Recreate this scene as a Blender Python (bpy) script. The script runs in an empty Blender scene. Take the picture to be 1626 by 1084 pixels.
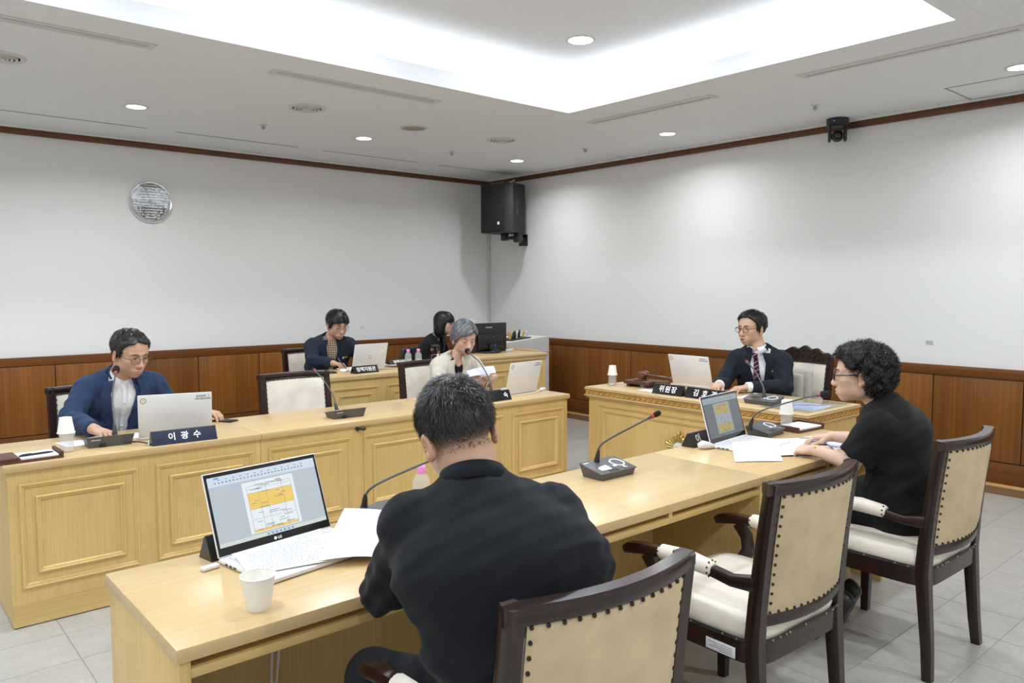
import bpy, bmesh, math, random
import numpy as np
from mathutils import Vector, Matrix

S = bpy.context.scene
COL = S.collection
R = math.radians
random.seed(7)

# ------------------------------------------------------------------ camera, world, lights, exposure
cam_d = bpy.data.cameras.new('camera')
cam_d.sensor_width = 36.0
cam_d.lens = 36.0 * 1224.74 / 1626.0
cam_d.clip_start = 0.05
cam = bpy.data.objects.new('camera', cam_d)
COL.objects.link(cam)
_yaw, _pit, _rol = R(49.057), R(-3.991), R(-0.074)
_f = Vector((math.cos(_yaw) * math.cos(_pit), math.sin(_yaw) * math.cos(_pit), math.sin(_pit)))
_r0 = Vector((math.sin(_yaw), -math.cos(_yaw), 0))
_u0 = _r0.cross(_f)
_r = _r0 * math.cos(_rol) + _u0 * math.sin(_rol)
_u = -_r0 * math.sin(_rol) + _u0 * math.cos(_rol)
_m = Matrix((_r, _u, -_f)).transposed().to_4x4()
_m.translation = Vector((-6.4404, -7.8756, 1.53))
cam.matrix_world = _m
S.camera = cam

w = bpy.data.worlds.new('world')
S.world = w
w.use_nodes = True
w.node_tree.nodes['Background'].inputs[0].default_value = (0.85, 0.9, 1.0, 1)
w.node_tree.nodes['Background'].inputs[1].default_value = 0.1

S.view_settings.view_transform = 'Standard'
S.view_settings.look = 'None'
S.view_settings.exposure = 0.0
S.view_settings.gamma = 1.0
S.view_settings.use_curve_mapping = False
S.cycles.max_bounces = 10
S.cycles.diffuse_bounces = 5
S.cycles.glossy_bounces = 4
S.cycles.transmission_bounces = 8
S.cycles.transparent_max_bounces = 12
S.cycles.use_denoising = True
S.cycles.sample_clamp_indirect = 6.0

ROOM_X0, ROOM_Y0, CEIL = -9.6, -9.75, 2.916
COVE = (-7.6, -2.0, -6.28, -3.45)          # x0,x1,y0,y1 of the opening in the ceiling
UPPER = 3.22
COOL = (0.84, 0.92, 1.0)
WARMW = (0.95, 0.975, 1.0)


def area(name, loc, sx, sy, power, color, rot=(0, 0, 0), shape='RECTANGLE', spread=None):
    d = bpy.data.lights.new(name, 'AREA')
    d.shape = shape
    d.size = sx
    d.size_y = sy
    d.energy = power
    d.color = color
    if spread:
        d.spread = spread
    o = bpy.data.objects.new(name, d)
    o.location = loc
    o.rotation_euler = rot
    COL.objects.link(o)
    return o


# LED strips lying in the trough behind the cove lip, shining on to the upper ceiling
_cx, _cy = (COVE[0] + COVE[1]) / 2, (COVE[2] + COVE[3]) / 2
_lx, _ly = COVE[1] - COVE[0], COVE[3] - COVE[2]
COVE_W = 2.7
area('cove_strip', (_cx, COVE[3] + 0.09, CEIL + 0.075), _lx + 0.2, 0.05, COVE_W * _lx, COOL, (R(180), 0, 0))
area('cove_strip', (_cx, COVE[2] - 0.09, CEIL + 0.075), _lx + 0.2, 0.05, COVE_W * _lx, COOL, (R(180), 0, 0))
area('cove_strip', (COVE[1] + 0.09, _cy, CEIL + 0.075), 0.05, _ly + 0.2, COVE_W * _ly, COOL, (R(180), 0, 0))
area('cove_strip', (COVE[0] - 0.09, _cy, CEIL + 0.075), 0.05, _ly + 0.2, COVE_W * _ly, COOL, (R(180), 0, 0))

DOWN_W = 12.0
DOWN_SEEN = [(-4.671, -1.45), (-2.71, -1.48), (-0.79, -1.45), (-0.74, -3.45), (-0.752, -6.22)]
DOWN_REST = [(-6.63, -1.45), (-8.6, -1.45), (-0.75, -8.35), (-2.7, -8.35), (-4.67, -8.35), (-6.63, -8.35), (-8.6, -8.35), (-8.6, -3.7), (-8.6, -6.1)]
DOWN_UP = [(-2.54, -4.1), (-2.54, -5.75), (-4.35, -4.1), (-4.35, -5.75), (-6.1, -4.1), (-6.1, -5.75)]
for x, y in DOWN_SEEN + DOWN_REST:
    area('downlight_lamp', (x, y, CEIL - 0.012), 0.13, 0.13, DOWN_W * (1.7 if x < -4 or y < -7 else 1.0), WARMW, shape='DISK', spread=R(155))
for x, y in DOWN_UP:
    area('downlight_lamp', (x, y, UPPER - 0.012), 0.15, 0.15, DOWN_W * (2.0 if x < -4 else 1.7), COOL, shape='DISK')

# ------------------------------------------------------------------ materials
MATS = {}


def new_mat(name):
    m = bpy.data.materials.new(name)
    m.use_nodes = True
    return m, m.node_tree, m.node_tree.nodes['Principled BSDF']


def mix_rgb(nt, fac, a, b, blend='MIX'):
    n = nt.nodes.new('ShaderNodeMix')
    n.data_type = 'RGBA'
    n.blend_type = blend
    for sock, v in ((n.inputs[0], fac), (n.inputs[6], a), (n.inputs[7], b)):
        if hasattr(v, 'is_linked') or hasattr(v, 'links'):
            nt.links.new(v, sock)
        elif isinstance(v, (int, float)):
            sock.default_value = v
        else:
            sock.default_value = (*v[:3], 1)
    return n.outputs[2]


def coords(nt, scale, rnd=0.0, which='Object'):
    tc = nt.nodes.new('ShaderNodeTexCoord')
    mp = nt.nodes.new('ShaderNodeMapping')
    mp.inputs['Scale'].default_value = scale
    nt.links.new(tc.outputs[which], mp.inputs['Vector'])
    if rnd:
        oi = nt.nodes.new('ShaderNodeObjectInfo')
        vm = nt.nodes.new('ShaderNodeVectorMath')
        vm.operation = 'MULTIPLY'
        cb = nt.nodes.new('ShaderNodeCombineXYZ')
        for i in range(3):
            nt.links.new(oi.outputs['Random'], cb.inputs[i])
        nt.links.new(cb.outputs[0], vm.inputs[0])
        vm.inputs[1].default_value = (rnd, rnd * 0.7, rnd * 1.3)
        nt.links.new(vm.outputs[0], mp.inputs['Location'])
    return mp.outputs['Vector']


def noise(nt, vec, scale, detail=3, rough=0.5):
    n = nt.nodes.new('ShaderNodeTexNoise')
    n.inputs['Scale'].default_value = scale
    n.inputs['Detail'].default_value = detail
    n.inputs['Roughness'].default_value = rough
    if vec is not None:
        nt.links.new(vec, n.inputs['Vector'])
    return n.outputs['Fac']


def ramp(nt, fac, stops):
    r = nt.nodes.new('ShaderNodeValToRGB')
    el = r.color_ramp.elements
    while len(el) < len(stops):
        el.new(0.5)
    for e, (p, c) in zip(el, stops):
        e.position = p
        e.color = (*c, 1) if len(c) == 3 else c
    nt.links.new(fac, r.inputs[0])
    return r.outputs[0]


def bump(nt, bsdf, height, strength, dist=0.002):
    b = nt.nodes.new('ShaderNodeBump')
    b.inputs['Strength'].default_value = strength
    b.inputs['Distance'].default_value = dist
    nt.links.new(height, b.inputs['Height'])
    nt.links.new(b.outputs[0], bsdf.inputs['Normal'])


def plain(name, col, rough=0.5, metal=0.0, var=0.04, spec=0.5, coat=0.0, nscale=40, bmp=0.0):
    """one colour with a faint mottling"""
    if name in MATS:
        return MATS[name]
    m, nt, b = new_mat(name)
    v = coords(nt, (1, 1, 1))
    n = noise(nt, v, nscale, 3)
    dark = tuple(c * (1 - var * 2) for c in col)
    lite = tuple(min(1, c * (1 + var * 2)) for c in col)
    nt.links.new(ramp(nt, n, [(0.3, dark), (0.7, lite)]), b.inputs['Base Color'])
    b.inputs['Roughness'].default_value = rough
    b.inputs['Metallic'].default_value = metal
    b.inputs['Specular IOR Level'].default_value = spec
    if coat:
        b.inputs['Coat Weight'].default_value = coat
        b.inputs['Coat Roughness'].default_value = 0.12
    if bmp:
        bump(nt, b, n, bmp)
    MATS[name] = m
    return m


def wood(name, light, dark, grain='z', fine=150, rough=0.4, rnd=5.0, contrast=1.0, broad=6.0, coat=0.0, tone=0.0, along=0.02, spec=0.5):
    """veneer: fine streaks that run along one axis plus a broad figure; each object gets its own piece of it"""
    m, nt, b = new_mat(name)
    def sc(f):
        s = [f, f, f]
        s['xyz'.index(grain)] = f * along
        return s
    n1 = noise(nt, coords(nt, sc(fine), rnd), 1.0, 2, 0.6)
    n2 = noise(nt, coords(nt, sc(broad), rnd), 1.0, 3, 0.5)
    c1 = ramp(nt, n1, [(0.35, dark), (0.65, light)])
    mid = tuple((a + c) / 2 for a, c in zip(light, dark))
    c2 = ramp(nt, n2, [(0.3, dark), (0.7, light)])
    c = mix_rgb(nt, 0.5, c1, c2)
    if tone:
        oi = nt.nodes.new('ShaderNodeObjectInfo')
        mr = nt.nodes.new('ShaderNodeMapRange')
        mr.inputs[3].default_value = 1 - tone
        mr.inputs[4].default_value = 1 + tone
        nt.links.new(oi.outputs['Random'], mr.inputs[0])
        cb = nt.nodes.new('ShaderNodeCombineColor')
        for i in range(3):
            nt.links.new(mr.outputs[0], cb.inputs[i])
        c = mix_rgb(nt, 1.0, c, cb.outputs[0], 'MULTIPLY')
    nt.links.new(c, b.inputs['Base Color'])
    b.inputs['Roughness'].default_value = rough
    b.inputs['Specular IOR Level'].default_value = spec
    bump(nt, b, n1, 0.06, 0.001)
    if coat:
        b.inputs['Coat Weight'].default_value = coat
        b.inputs['Coat Roughness'].default_value = 0.15
    MATS[name] = m
    return m


def emit(name, col, strength):
    m, nt, b = new_mat(name)
    b.inputs['Base Color'].default_value = (0.02, 0.02, 0.02, 1)
    b.inputs['Roughness'].default_value = 0.35
    b.inputs['Emission Color'].default_value = (*col, 1)
    b.inputs['Emission Strength'].default_value = strength
    MATS[name] = m
    return m


def glassy(name, col=(1, 1, 1), alpha=0.15, rough=0.05):
    m, nt, b = new_mat(name)
    out = nt.nodes['Material Output']
    tr = nt.nodes.new('ShaderNodeBsdfTransparent')
    tr.inputs[0].default_value = (*col, 1)
    gl = nt.nodes.new('ShaderNodeBsdfGlossy')
    gl.inputs['Roughness'].default_value = rough
    lw = nt.nodes.new('ShaderNodeLayerWeight')
    lw.inputs['Blend'].default_value = 0.5
    pw = nt.nodes.new('ShaderNodeMath'); pw.operation = 'POWER'; pw.inputs[1].default_value = 5.0
    nt.links.new(lw.outputs['Facing'], pw.inputs[0])
    ad = nt.nodes.new('ShaderNodeMath'); ad.operation = 'MULTIPLY_ADD'; ad.inputs[1].default_value = 0.5; ad.inputs[2].default_value = alpha
    nt.links.new(pw.outputs[0], ad.inputs[0])
    mx = nt.nodes.new('ShaderNodeMixShader')
    nt.links.new(ad.outputs[0], mx.inputs[0])
    nt.links.new(tr.outputs[0], mx.inputs[1])
    nt.links.new(gl.outputs[0], mx.inputs[2])
    nt.links.new(mx.outputs[0], out.inputs[0])
    MATS[name] = m
    return m


OAK_L, OAK_D = (0.74, 0.525, 0.215), (0.60, 0.40, 0.145)
wood('oak_panel', OAK_L, OAK_D, 'z', 170, 0.42)
wood('oak_top', (0.66, 0.478, 0.242), (0.565, 0.388, 0.18), 'x', 60, 0.3, broad=9)
wood('oak_top_y', (0.66, 0.478, 0.242), (0.565, 0.388, 0.18), 'y', 60, 0.3, broad=9)
wood('oak_mould', (0.70, 0.495, 0.205), (0.58, 0.385, 0.14), 'x', 60, 0.35)
wood('oak_carved', (0.62, 0.36, 0.10), (0.42, 0.22, 0.05), 'y', 40, 0.35)
wood('teak_panel', (0.25, 0.092, 0.014), (0.137, 0.047, 0.007), 'z', 45, 0.42, broad=9, tone=0.15, spec=0.28)
wood('teak_rail_x', (0.19, 0.066, 0.012), (0.115, 0.037, 0.007), 'x', 60, 0.42, spec=0.28)
wood('teak_rail_y', (0.19, 0.066, 0.012), (0.115, 0.037, 0.007), 'y', 60, 0.42, spec=0.28)
wood('ledge_wood', (0.66, 0.38, 0.14), (0.48, 0.25, 0.08), 'y', 60, 0.4)
wood('kick_wood', (0.27, 0.15, 0.07), (0.19, 0.10, 0.045), 'y', 60, 0.5)
wood('crown_wood', (0.155, 0.052, 0.016), (0.10, 0.032, 0.010), 'y', 60, 0.45)
wood('mahogany', (0.030, 0.0095, 0.0075), (0.012, 0.005, 0.0045), 'z', 40, 0.28, coat=0.15)
wood('walnut_tray', (0.115, 0.042, 0.02), (0.06, 0.023, 0.012), 'x', 60, 0.45)
wood('gavel_wood', (0.16, 0.052, 0.02), (0.085, 0.026, 0.012), 'x', 60, 0.25, coat=0.4)
plain('joint_black', (0.02, 0.012, 0.008), 0.8)
plain('ceiling_paint', (0.765, 0.775, 0.785), 0.9, var=0.01)
plain('white_plaster', (0.76, 0.77, 0.79), 0.85, var=0.01)
plain('wallpaper', (0.79, 0.79, 0.785), 0.85, var=0.02, nscale=160, bmp=0.12)
plain('floor_grout', (0.33, 0.32, 0.29), 0.8)
plain('grey_plastic', (0.09, 0.09, 0.092), 0.45)
plain('dark_plastic', (0.022, 0.022, 0.024), 0.42)
plain('black_plastic', (0.010, 0.010, 0.011), 0.35)
plain('black_foam', (0.012, 0.012, 0.013), 0.95, nscale=900, bmp=0.6)
plain('black_gloss', (0.008, 0.008, 0.009), 0.12, coat=0.4)
plain('plate_blue', (0.012, 0.02, 0.05), 0.12, coat=0.5)
plain('red_ring', (0.75, 0.03, 0.02), 0.4)
plain('white_plastic', (0.82, 0.82, 0.83), 0.35, var=0.01)
plain('white_print', (0.9, 0.9, 0.9), 0.5, var=0.0)
plain('grey_print', (0.35, 0.35, 0.36), 0.5, var=0.0)
plain('dark_print', (0.12, 0.12, 0.13), 0.6, var=0.0)
plain('gold_print', (0.55, 0.36, 0.07), 0.35, metal=0.5, var=0.02)
plain('gold_metal', (0.56, 0.42, 0.14), 0.32, metal=0.85, var=0.05)
plain('paper', (0.88, 0.88, 0.89), 0.8, var=0.01)
plain('paper_violet', (0.66, 0.64, 0.90), 0.8, var=0.01)
plain('paper_cup', (0.90, 0.885, 0.83), 0.65, var=0.01)
plain('ink_line', (0.42, 0.44, 0.52), 0.8, var=0.0)
plain('ink_blue', (0.36, 0.40, 0.66), 0.8, var=0.0)
plain('ink_yellow', (0.85, 0.74, 0.38), 0.8, var=0.0)
plain('pink_cap', (0.86, 0.30, 0.66), 0.4)
plain('chrome', (0.75, 0.75, 0.77), 0.12, metal=1.0, var=0.01)
plain('steel', (0.45, 0.45, 0.47), 0.3, metal=1.0, var=0.03)
plain('nail_bronze', (0.05, 0.042, 0.03), 0.3, metal=0.8)
plain('nail_brass', (0.40, 0.33, 0.2), 0.3, metal=0.9)
plain('lace_black', (0.03, 0.028, 0.025), 0.7)
plain('back_fabric', (0.54, 0.43, 0.265), 0.7, var=0.07, nscale=9)
plain('seat_fabric', (0.79, 0.72, 0.61), 0.55, var=0.05, nscale=8)
plain('cushion_fabric', (0.47, 0.44, 0.38), 0.9, var=0.05, nscale=30)
plain('clock_face', (0.93, 0.94, 0.95), 0.5, var=0.0)
plain('grille_black', (0.008, 0.009, 0.010), 0.6, nscale=500, bmp=0.4)
plain('cabinet_black', (0.013, 0.0135, 0.014), 0.55, nscale=300, bmp=0.3)
plain('vent_white', (0.62, 0.615, 0.60), 0.6, var=0.01)
plain('vent_dark', (0.05, 0.05, 0.048), 0.8)
plain('speaker_tan', (0.34, 0.31, 0.25), 0.8)
plain('cable_white', (0.75, 0.75, 0.74), 0.5)
plain('cable_black', (0.015, 0.015, 0.015), 0.5)
plain('cable_yellow', (0.75, 0.55, 0.03), 0.5)
plain('cable_red', (0.65, 0.03, 0.03), 0.5)
plain('blue_plug', (0.03, 0.07, 0.55), 0.4)
plain('green_cap', (0.02, 0.35, 0.12), 0.4)
plain('keyboard_grey', (0.62, 0.63, 0.66), 0.5)
plain('bottle_label', (0.55, 0.56, 0.54), 0.5, var=0.25, nscale=120)
emit('lamp_lens', (1, 1, 1), 12.0)
def milky(name, t=0.72, rough=0.1):
    m, nt, b = new_mat(name)
    out = nt.nodes['Material Output']
    tr = nt.nodes.new('ShaderNodeBsdfTransparent'); tr.inputs[0].default_value = (0.985, 0.99, 0.99, 1)
    b.inputs['Base Color'].default_value = (0.92, 0.94, 0.95, 1)
    b.inputs['Roughness'].default_value = rough
    b.inputs['Specular IOR Level'].default_value = 0.8
    mx = nt.nodes.new('ShaderNodeMixShader'); mx.inputs[0].default_value = 1 - t
    nt.links.new(tr.outputs[0], mx.inputs[1]); nt.links.new(b.outputs[0], mx.inputs[2]); nt.links.new(mx.outputs[0], out.inputs[0])
    MATS[name] = m


milky('clear_plastic', 0.74)
milky('water_fill', 0.93)
glassy('lens_glass', (0.99, 0.99, 1.0), 0.03, 0.02)
glassy('clock_glass', (0.99, 0.99, 1.0), 0.13, 0.01)
glassy('table_glass', (0.95, 0.98, 0.98), 0.05, 0.02)


def tile_mat():
    m, nt, b = new_mat('vinyl_tile')
    v = coords(nt, (1, 1, 1), 9.0)
    n1 = noise(nt, v, 9, 6, 0.65)
    n2 = noise(nt, v, 60, 3, 0.6)
    c = mix_rgb(nt, 0.35, ramp(nt, n1, [(0.3, (0.365, 0.355, 0.325)), (0.7, (0.475, 0.465, 0.435))]), ramp(nt, n2, [(0.3, (0.35, 0.34, 0.31)), (0.7, (0.495, 0.485, 0.455))]))
    nt.links.new(c, b.inputs['Base Color'])
    b.inputs['Roughness'].default_value = 0.28
    bump(nt, b, n1, 0.05, 0.002)
    MATS['vinyl_tile'] = m


tile_mat()
M = MATS

# ------------------------------------------------------------------ mesh helpers


class MB:
    """collects simple solids and links them as ONE mesh object"""

    def __init__(s):
        s.v, s.f, s.mi, s.n = [], [], [], 0
        s.cur = 0

    def add(s, verts, faces, mtx=None):
        if mtx is not None:
            verts = [mtx @ Vector(p) for p in verts]
        o = s.n
        s.v.extend([tuple(p) for p in verts])
        s.n += len(verts)
        for f in faces:
            s.f.append(tuple(i + o for i in f))
            s.mi.append(s.cur)

    def box(s, x0, x1, y0, y1, z0, z1, b=0.0, mtx=None):
        if x0 > x1: x0, x1 = x1, x0
        if y0 > y1: y0, y1 = y1, y0
        if z0 > z1: z0, z1 = z1, z0
        if b <= 0:
            v = [(x0, y0, z0), (x1, y0, z0), (x1, y1, z0), (x0, y1, z0), (x0, y0, z1), (x1, y0, z1), (x1, y1, z1), (x0, y1, z1)]
            f = [(0, 3, 2, 1), (4, 5, 6, 7), (0, 1, 5, 4), (1, 2, 6, 5), (2, 3, 7, 6), (3, 0, 4, 7)]
            s.add(v, f, mtx)
            return
        b = min(b, (x1 - x0) / 2.01, (y1 - y0) / 2.01, (z1 - z0) / 2.01)
        bm = bmesh.new()
        bmesh.ops.create_cube(bm, size=1)
        for vv in bm.verts:
            vv.co = ((x0 + x1) / 2 + vv.co.x * (x1 - x0), (y0 + y1) / 2 + vv.co.y * (y1 - y0), (z0 + z1) / 2 + vv.co.z * (z1 - z0))
        bmesh.ops.bevel(bm, geom=bm.edges[:], offset=b, segments=2, affect='EDGES', profile=0.5)
        s.bm(bm, mtx)

    def bm(s, bm, mtx=None):
        bm.verts.index_update()
        s.add([v.co.copy() for v in bm.verts], [[v.index for v in f.verts] for f in bm.faces], mtx)
        bm.free()

    def rings(s, rings, cap0=True, cap1=True, closed=True, mtx=None):
        n = len(rings[0])
        v = [p for r in rings for p in r]
        f = []
        for i in range(len(rings) - 1):
            for j in range(n if closed else n - 1):
                k = (j + 1) % n
                f.append((i * n + j, i * n + k, (i + 1) * n + k, (i + 1) * n + j))
        if cap0: f.append(tuple(range(n - 1, -1, -1)))
        if cap1: f.append(tuple(range((len(rings) - 1) * n, len(rings) * n)))
        s.add(v, f, mtx)

    def lathe(s, prof, n=20, mtx=None, cap0=True, cap1=True):
        rs = [[(r * math.cos(2 * math.pi * j / n), r * math.sin(2 * math.pi * j / n), z) for j in range(n)] for r, z in prof]
        s.rings(rs, cap0, cap1, True, mtx)

    def cyl(s, p0, p1, r0, r1=None, n=14):
        s.tube([p0, p1], [r0, r0 if r1 is None else r1], n)

    def tube(s, pts, rad, n=10, mtx=None, ez=1.0):
        pts = [Vector(p) for p in pts]
        if not isinstance(rad, (list, tuple)):
            rad = [rad] * len(pts)
        t0 = (pts[1] - pts[0]).normalized()
        a = Vector((0, 0, 1)) if abs(t0.z) < 0.9 else Vector((1, 0, 0))
        u = t0.cross(a).normalized()
        rs = []
        for i, p in enumerate(pts):
            t = (pts[min(i + 1, len(pts) - 1)] - pts[max(i - 1, 0)]).normalized()
            u = (u - t * u.dot(t)).normalized()
            v = t.cross(u)
            rs.append([p + (u * math.cos(2 * math.pi * j / n) + v * math.sin(2 * math.pi * j / n) * ez) * rad[i] for j in range(n)])
        s.rings(rs, True, True, True, mtx)

    def bar(s, pts, w, h, mtx=None, up=(0, 0, 1)):
        """rectangular section swept along points: w across, h along 'up'"""
        pts = [Vector(p) for p in pts]
        up = Vector(up)
        rs = []
        for i, p in enumerate(pts):
            t = (pts[min(i + 1, len(pts) - 1)] - pts[max(i - 1, 0)]).normalized()
            sd = t.cross(up).normalized()
            uu = sd.cross(t)
            ww = w[i] if isinstance(w, (list, tuple)) else w
            hh = h[i] if isinstance(h, (list, tuple)) else h
            c = 0.22
            prof = [(-1, -1 + c * 2), (-1 + c, -1), (1 - c, -1), (1, -1 + c * 2), (1, 1 - c * 2), (1 - c, 1), (-1 + c, 1), (-1, 1 - c * 2)]
            rs.append([p + sd * ww / 2 * a + uu * hh / 2 * b for a, b in prof])
        s.rings(rs, True, True, True, mtx)

    def prism(s, poly, d, mtx=None):
        """polygon in local XY extruded from z=0 to z=d"""
        n = len(poly)
        v = [(x, y, 0) for x, y in poly] + [(x, y, d) for x, y in poly]
        f = [tuple(range(n - 1, -1, -1)), tuple(range(n, 2 * n))]
        f += [(i, (i + 1) % n, (i + 1) % n + n, i + n) for i in range(n)]
        s.add(v, f, mtx)

    def ball(s, c, rx, ry=None, rz=None, n=12, mtx=None):
        ry = rx if ry is None else ry
        rz = rx if rz is None else rz
        m = max(4, n // 2)
        rs = []
        for i in range(1, m):
            a = math.pi * i / m
            rs.append([(c[0] + rx * math.sin(a) * math.cos(2 * math.pi * j / n), c[1] + ry * math.sin(a) * math.sin(2 * math.pi * j / n), c[2] - rz * math.cos(a)) for j in range(n)])
        v = [(c[0], c[1], c[2] - rz)] + [p for r in rs for p in r] + [(c[0], c[1], c[2] + rz)]
        f = [(0, 1 + (j + 1) % n, 1 + j) for j in range(n)]
        for i in range(m - 2):
            for j in range(n):
                k = (j + 1) % n
                f.append((1 + i * n + j, 1 + i * n + k, 1 + (i + 1) * n + k, 1 + (i + 1) * n + j))
        L = len(v) - 1
        b0 = 1 + (m - 2) * n
        f += [(L, b0 + j, b0 + (j + 1) % n) for j in range(n)]
        s.add(v, f, mtx)

    def mesh(s, name, mats, smooth=True, ang=35):
        me = bpy.data.meshes.new(name)
        me.from_pydata(s.v, [], s.f)
        if not isinstance(mats, (list, tuple)):
            mats = [mats]
        for m in mats:
            me.materials.append(MATS[m] if isinstance(m, str) else m)
        if len(mats) > 1:
            me.polygons.foreach_set('material_index', s.mi)
        if smooth:
            me.polygons.foreach_set('use_smooth', [True] * len(s.f))
            me.set_sharp_from_angle(angle=R(ang))
        me.update()
        return me

    def build(s, name, mats, parent=None, smooth=True, ang=35, **tags):
        return link(name, s.mesh(name, mats, smooth, ang), parent, **tags)


def link(name, data, parent=None, **tags):
    o = bpy.data.objects.new(name, data)
    COL.objects.link(o)
    if parent is not None:
        o.parent = parent
    for k, v in tags.items():
        if v is not None:
            o[k] = v
    return o


def thing(name, label, cat, loc=(0, 0, 0), rz=0.0, group=None):
    o = link(name, None, None, label=label, category=cat, group=group)
    o.location = loc
    o.rotation_euler = (0, 0, rz)
    o.empty_display_size = 0.1
    return o


def solid(name, label, cat, mb, mats, loc=(0, 0, 0), rz=0.0, group=None, **kw):
    o = mb.build(name, mats, None, label=label, category=cat, group=group, **kw)
    o.location = loc
    o.rotation_euler = (0, 0, rz)
    return o


def struct(name, mb, mats, parent=None, **kw):
    o = mb.build(name, mats, parent, **kw)
    if parent is None:
        o['kind'] = 'structure'
    return o


def children_of(o):
    return [c for c in COL.objects if c.parent is o]


def copy_tree(o, label=None, loc=None, rz=None, group=None, kids=None):
    kids = kids if kids is not None else [x for x in COL.objects if x.parent is not None]
    r = o.copy()
    COL.objects.link(r)
    if label: r['label'] = label
    if group: r['group'] = group
    if loc is not None: r.location = loc
    if rz is not None: r.rotation_euler = (0, 0, rz)
    for ch in [x for x in kids if x.parent is o]:
        c = ch.copy()
        COL.objects.link(c)
        c.parent = r
        for g in [x for x in kids if x.parent is ch]:
            d = g.copy()
            COL.objects.link(d)
            d.parent = c
    return r


def T(x=0, y=0, z=0, rx=0, ry=0, rz=0):
    return Matrix.Translation((x, y, z)) @ Matrix.Rotation(rz, 4, 'Z') @ Matrix.Rotation(ry, 4, 'Y') @ Matrix.Rotation(rx, 4, 'X')


def text_mesh(body, size, mat, parent, mtx, name='lettering', bold=0.0, spacing=1.0, align='CENTER', label=None):
    cu = bpy.data.curves.new('text', 'FONT')
    cu.body = body
    cu.size = size
    cu.align_x = align
    cu.align_y = 'CENTER'
    cu.extrude = 0.0002
    cu.offset = bold
    cu.resolution_u = 3
    cu.space_character = spacing
    tmp = bpy.data.objects.new('text', cu)
    COL.objects.link(tmp)
    dg = bpy.context.evaluated_depsgraph_get()
    me = bpy.data.meshes.new_from_object(tmp.evaluated_get(dg))
    bpy.data.objects.remove(tmp)
    bpy.data.curves.remove(cu)
    me.transform(mtx)
    me.materials.clear()
    me.materials.append(MATS[mat])
    return link(name, me, parent, label=label)


def bez(pts, n=24):
    """Catmull-Rom through points"""
    P = [Vector(p) for p in pts]
    P = [P[0] * 2 - P[1]] + P + [P[-1] * 2 - P[-2]]
    out = []
    seg = len(P) - 3
    for i in range(seg):
        k = max(2, n // seg)
        for j in range(k):
            t = j / k
            a, b, c, d = P[i:i + 4]
            out.append(0.5 * ((2 * b) + (c - a) * t + (2 * a - 5 * b + 4 * c - d) * t * t + (3 * b - a - 3 * c + d) * t ** 3))
    out.append(P[-2])
    return out

# ------------------------------------------------------------------ the room
mb = MB(); mb.box(ROOM_X0 - 0.1, 0.1, ROOM_Y0 - 0.1, 0.1, -0.08, -0.003)
floor = struct('floor', mb, 'floor_grout', smooth=False)
# tiles: a 305 mm grid; those the photograph shows are pieces of their own
TS = 0.305
def tile_mesh():
    b = MB(); g = 0.0009; c = 0.0012
    a0, a1 = g, TS - g
    v = [(a0, a0, -0.003), (a1, a0, -0.003), (a1, a1, -0.003), (a0, a1, -0.003), (a0 + c, a0 + c, 0), (a1 - c, a0 + c, 0), (a1 - c, a1 - c, 0), (a0 + c, a1 - c, 0)]
    b.add(v, [(4, 5, 6, 7), (0, 1, 5, 4), (1, 2, 6, 5), (2, 3, 7, 6), (3, 0, 4, 7)])
    return b
tme = tile_mesh().mesh('tile', 'vinyl_tile', smooth=False)
ix0, iy0 = -5.76, -6.5
cells = []
for i in range(-14, 20):
    for j in range(-12, 23):
        x, y = ix0 + i * TS, iy0 + j * TS
        if x < ROOM_X0 - 0.3 or x > -0.04 or y < ROOM_Y0 - 0.3 or y > -0.04:
            continue
        cx, cy = x + TS / 2, y + TS / 2
        dx, dy = cx + 6.44, cy + 7.876
        z = dx * 0.655 + dy * 0.756
        lat = dx * 0.756 - dy * 0.655
        zone = 0
        if -4.0 < cx and cy < -5.4 and z > 1.5 and abs(lat) < 0.70 * z + 0.2: zone = 1       # behind the chairs, to the right
        if cx < -5.2 and cy > -5.9 and cy < -3.6 and z > 1.2 and abs(lat) < 0.70 * z + 0.2: zone = 1
        if -2.6 < cx and -4.4 < cy < -1.8: zone = 1
        cells.append((0 if zone else 1, z, x, y))
cells.sort()
rest = MB()
for k, (zn, z, x, y) in enumerate(cells):
    if zn == 0 and k < 300:
        o = link('tile', tme, floor)
        o.location = (x, y, 0)
    else:
        rest.add([(a + x, b + y, c) for a, b, c in tile_mesh().v], tile_mesh().f)
rest.build('tile_field', 'vinyl_tile', floor, smooth=False, kind='stuff')

# walls with a wainscot of separate panels
RAIL_T, RAIL_B, BASE_T = 0.9273, 0.8513, 0.235
def wall(name, x0, x1, y0, y1):
    b = MB(); b.box(x0, x1, y0, y1, 0, UPPER + 0.15)
    return struct(name, b, 'wallpaper', smooth=False)
wn = wall('wall_north', ROOM_X0 - 0.1, 0.1, 0.0, 0.12)
we = wall('wall_east', 0.0, 0.12, ROOM_Y0 - 0.1, 0.0)
ws = wall('wall_south', ROOM_X0 - 0.1, 0.1, ROOM_Y0 - 0.12, ROOM_Y0)
ww = wall('wall_west', ROOM_X0 - 0.12, ROOM_X0, ROOM_Y0, 0.0)
G = 0.004
b = MB(); b.box(ROOM_X0, -0.011, -0.011, 0, 0, RAIL_B); b.build('panel_backing', 'joint_black', wn, smooth=False)
b = MB(); b.box(-0.011, 0, ROOM_Y0, 0, 0, RAIL_B); b.build('panel_backing', 'joint_black', we, smooth=False)
x = -0.02
PW = 0.6265
edges = [-0.012] + [-0.645 - PW * i for i in range(15)]
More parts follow.
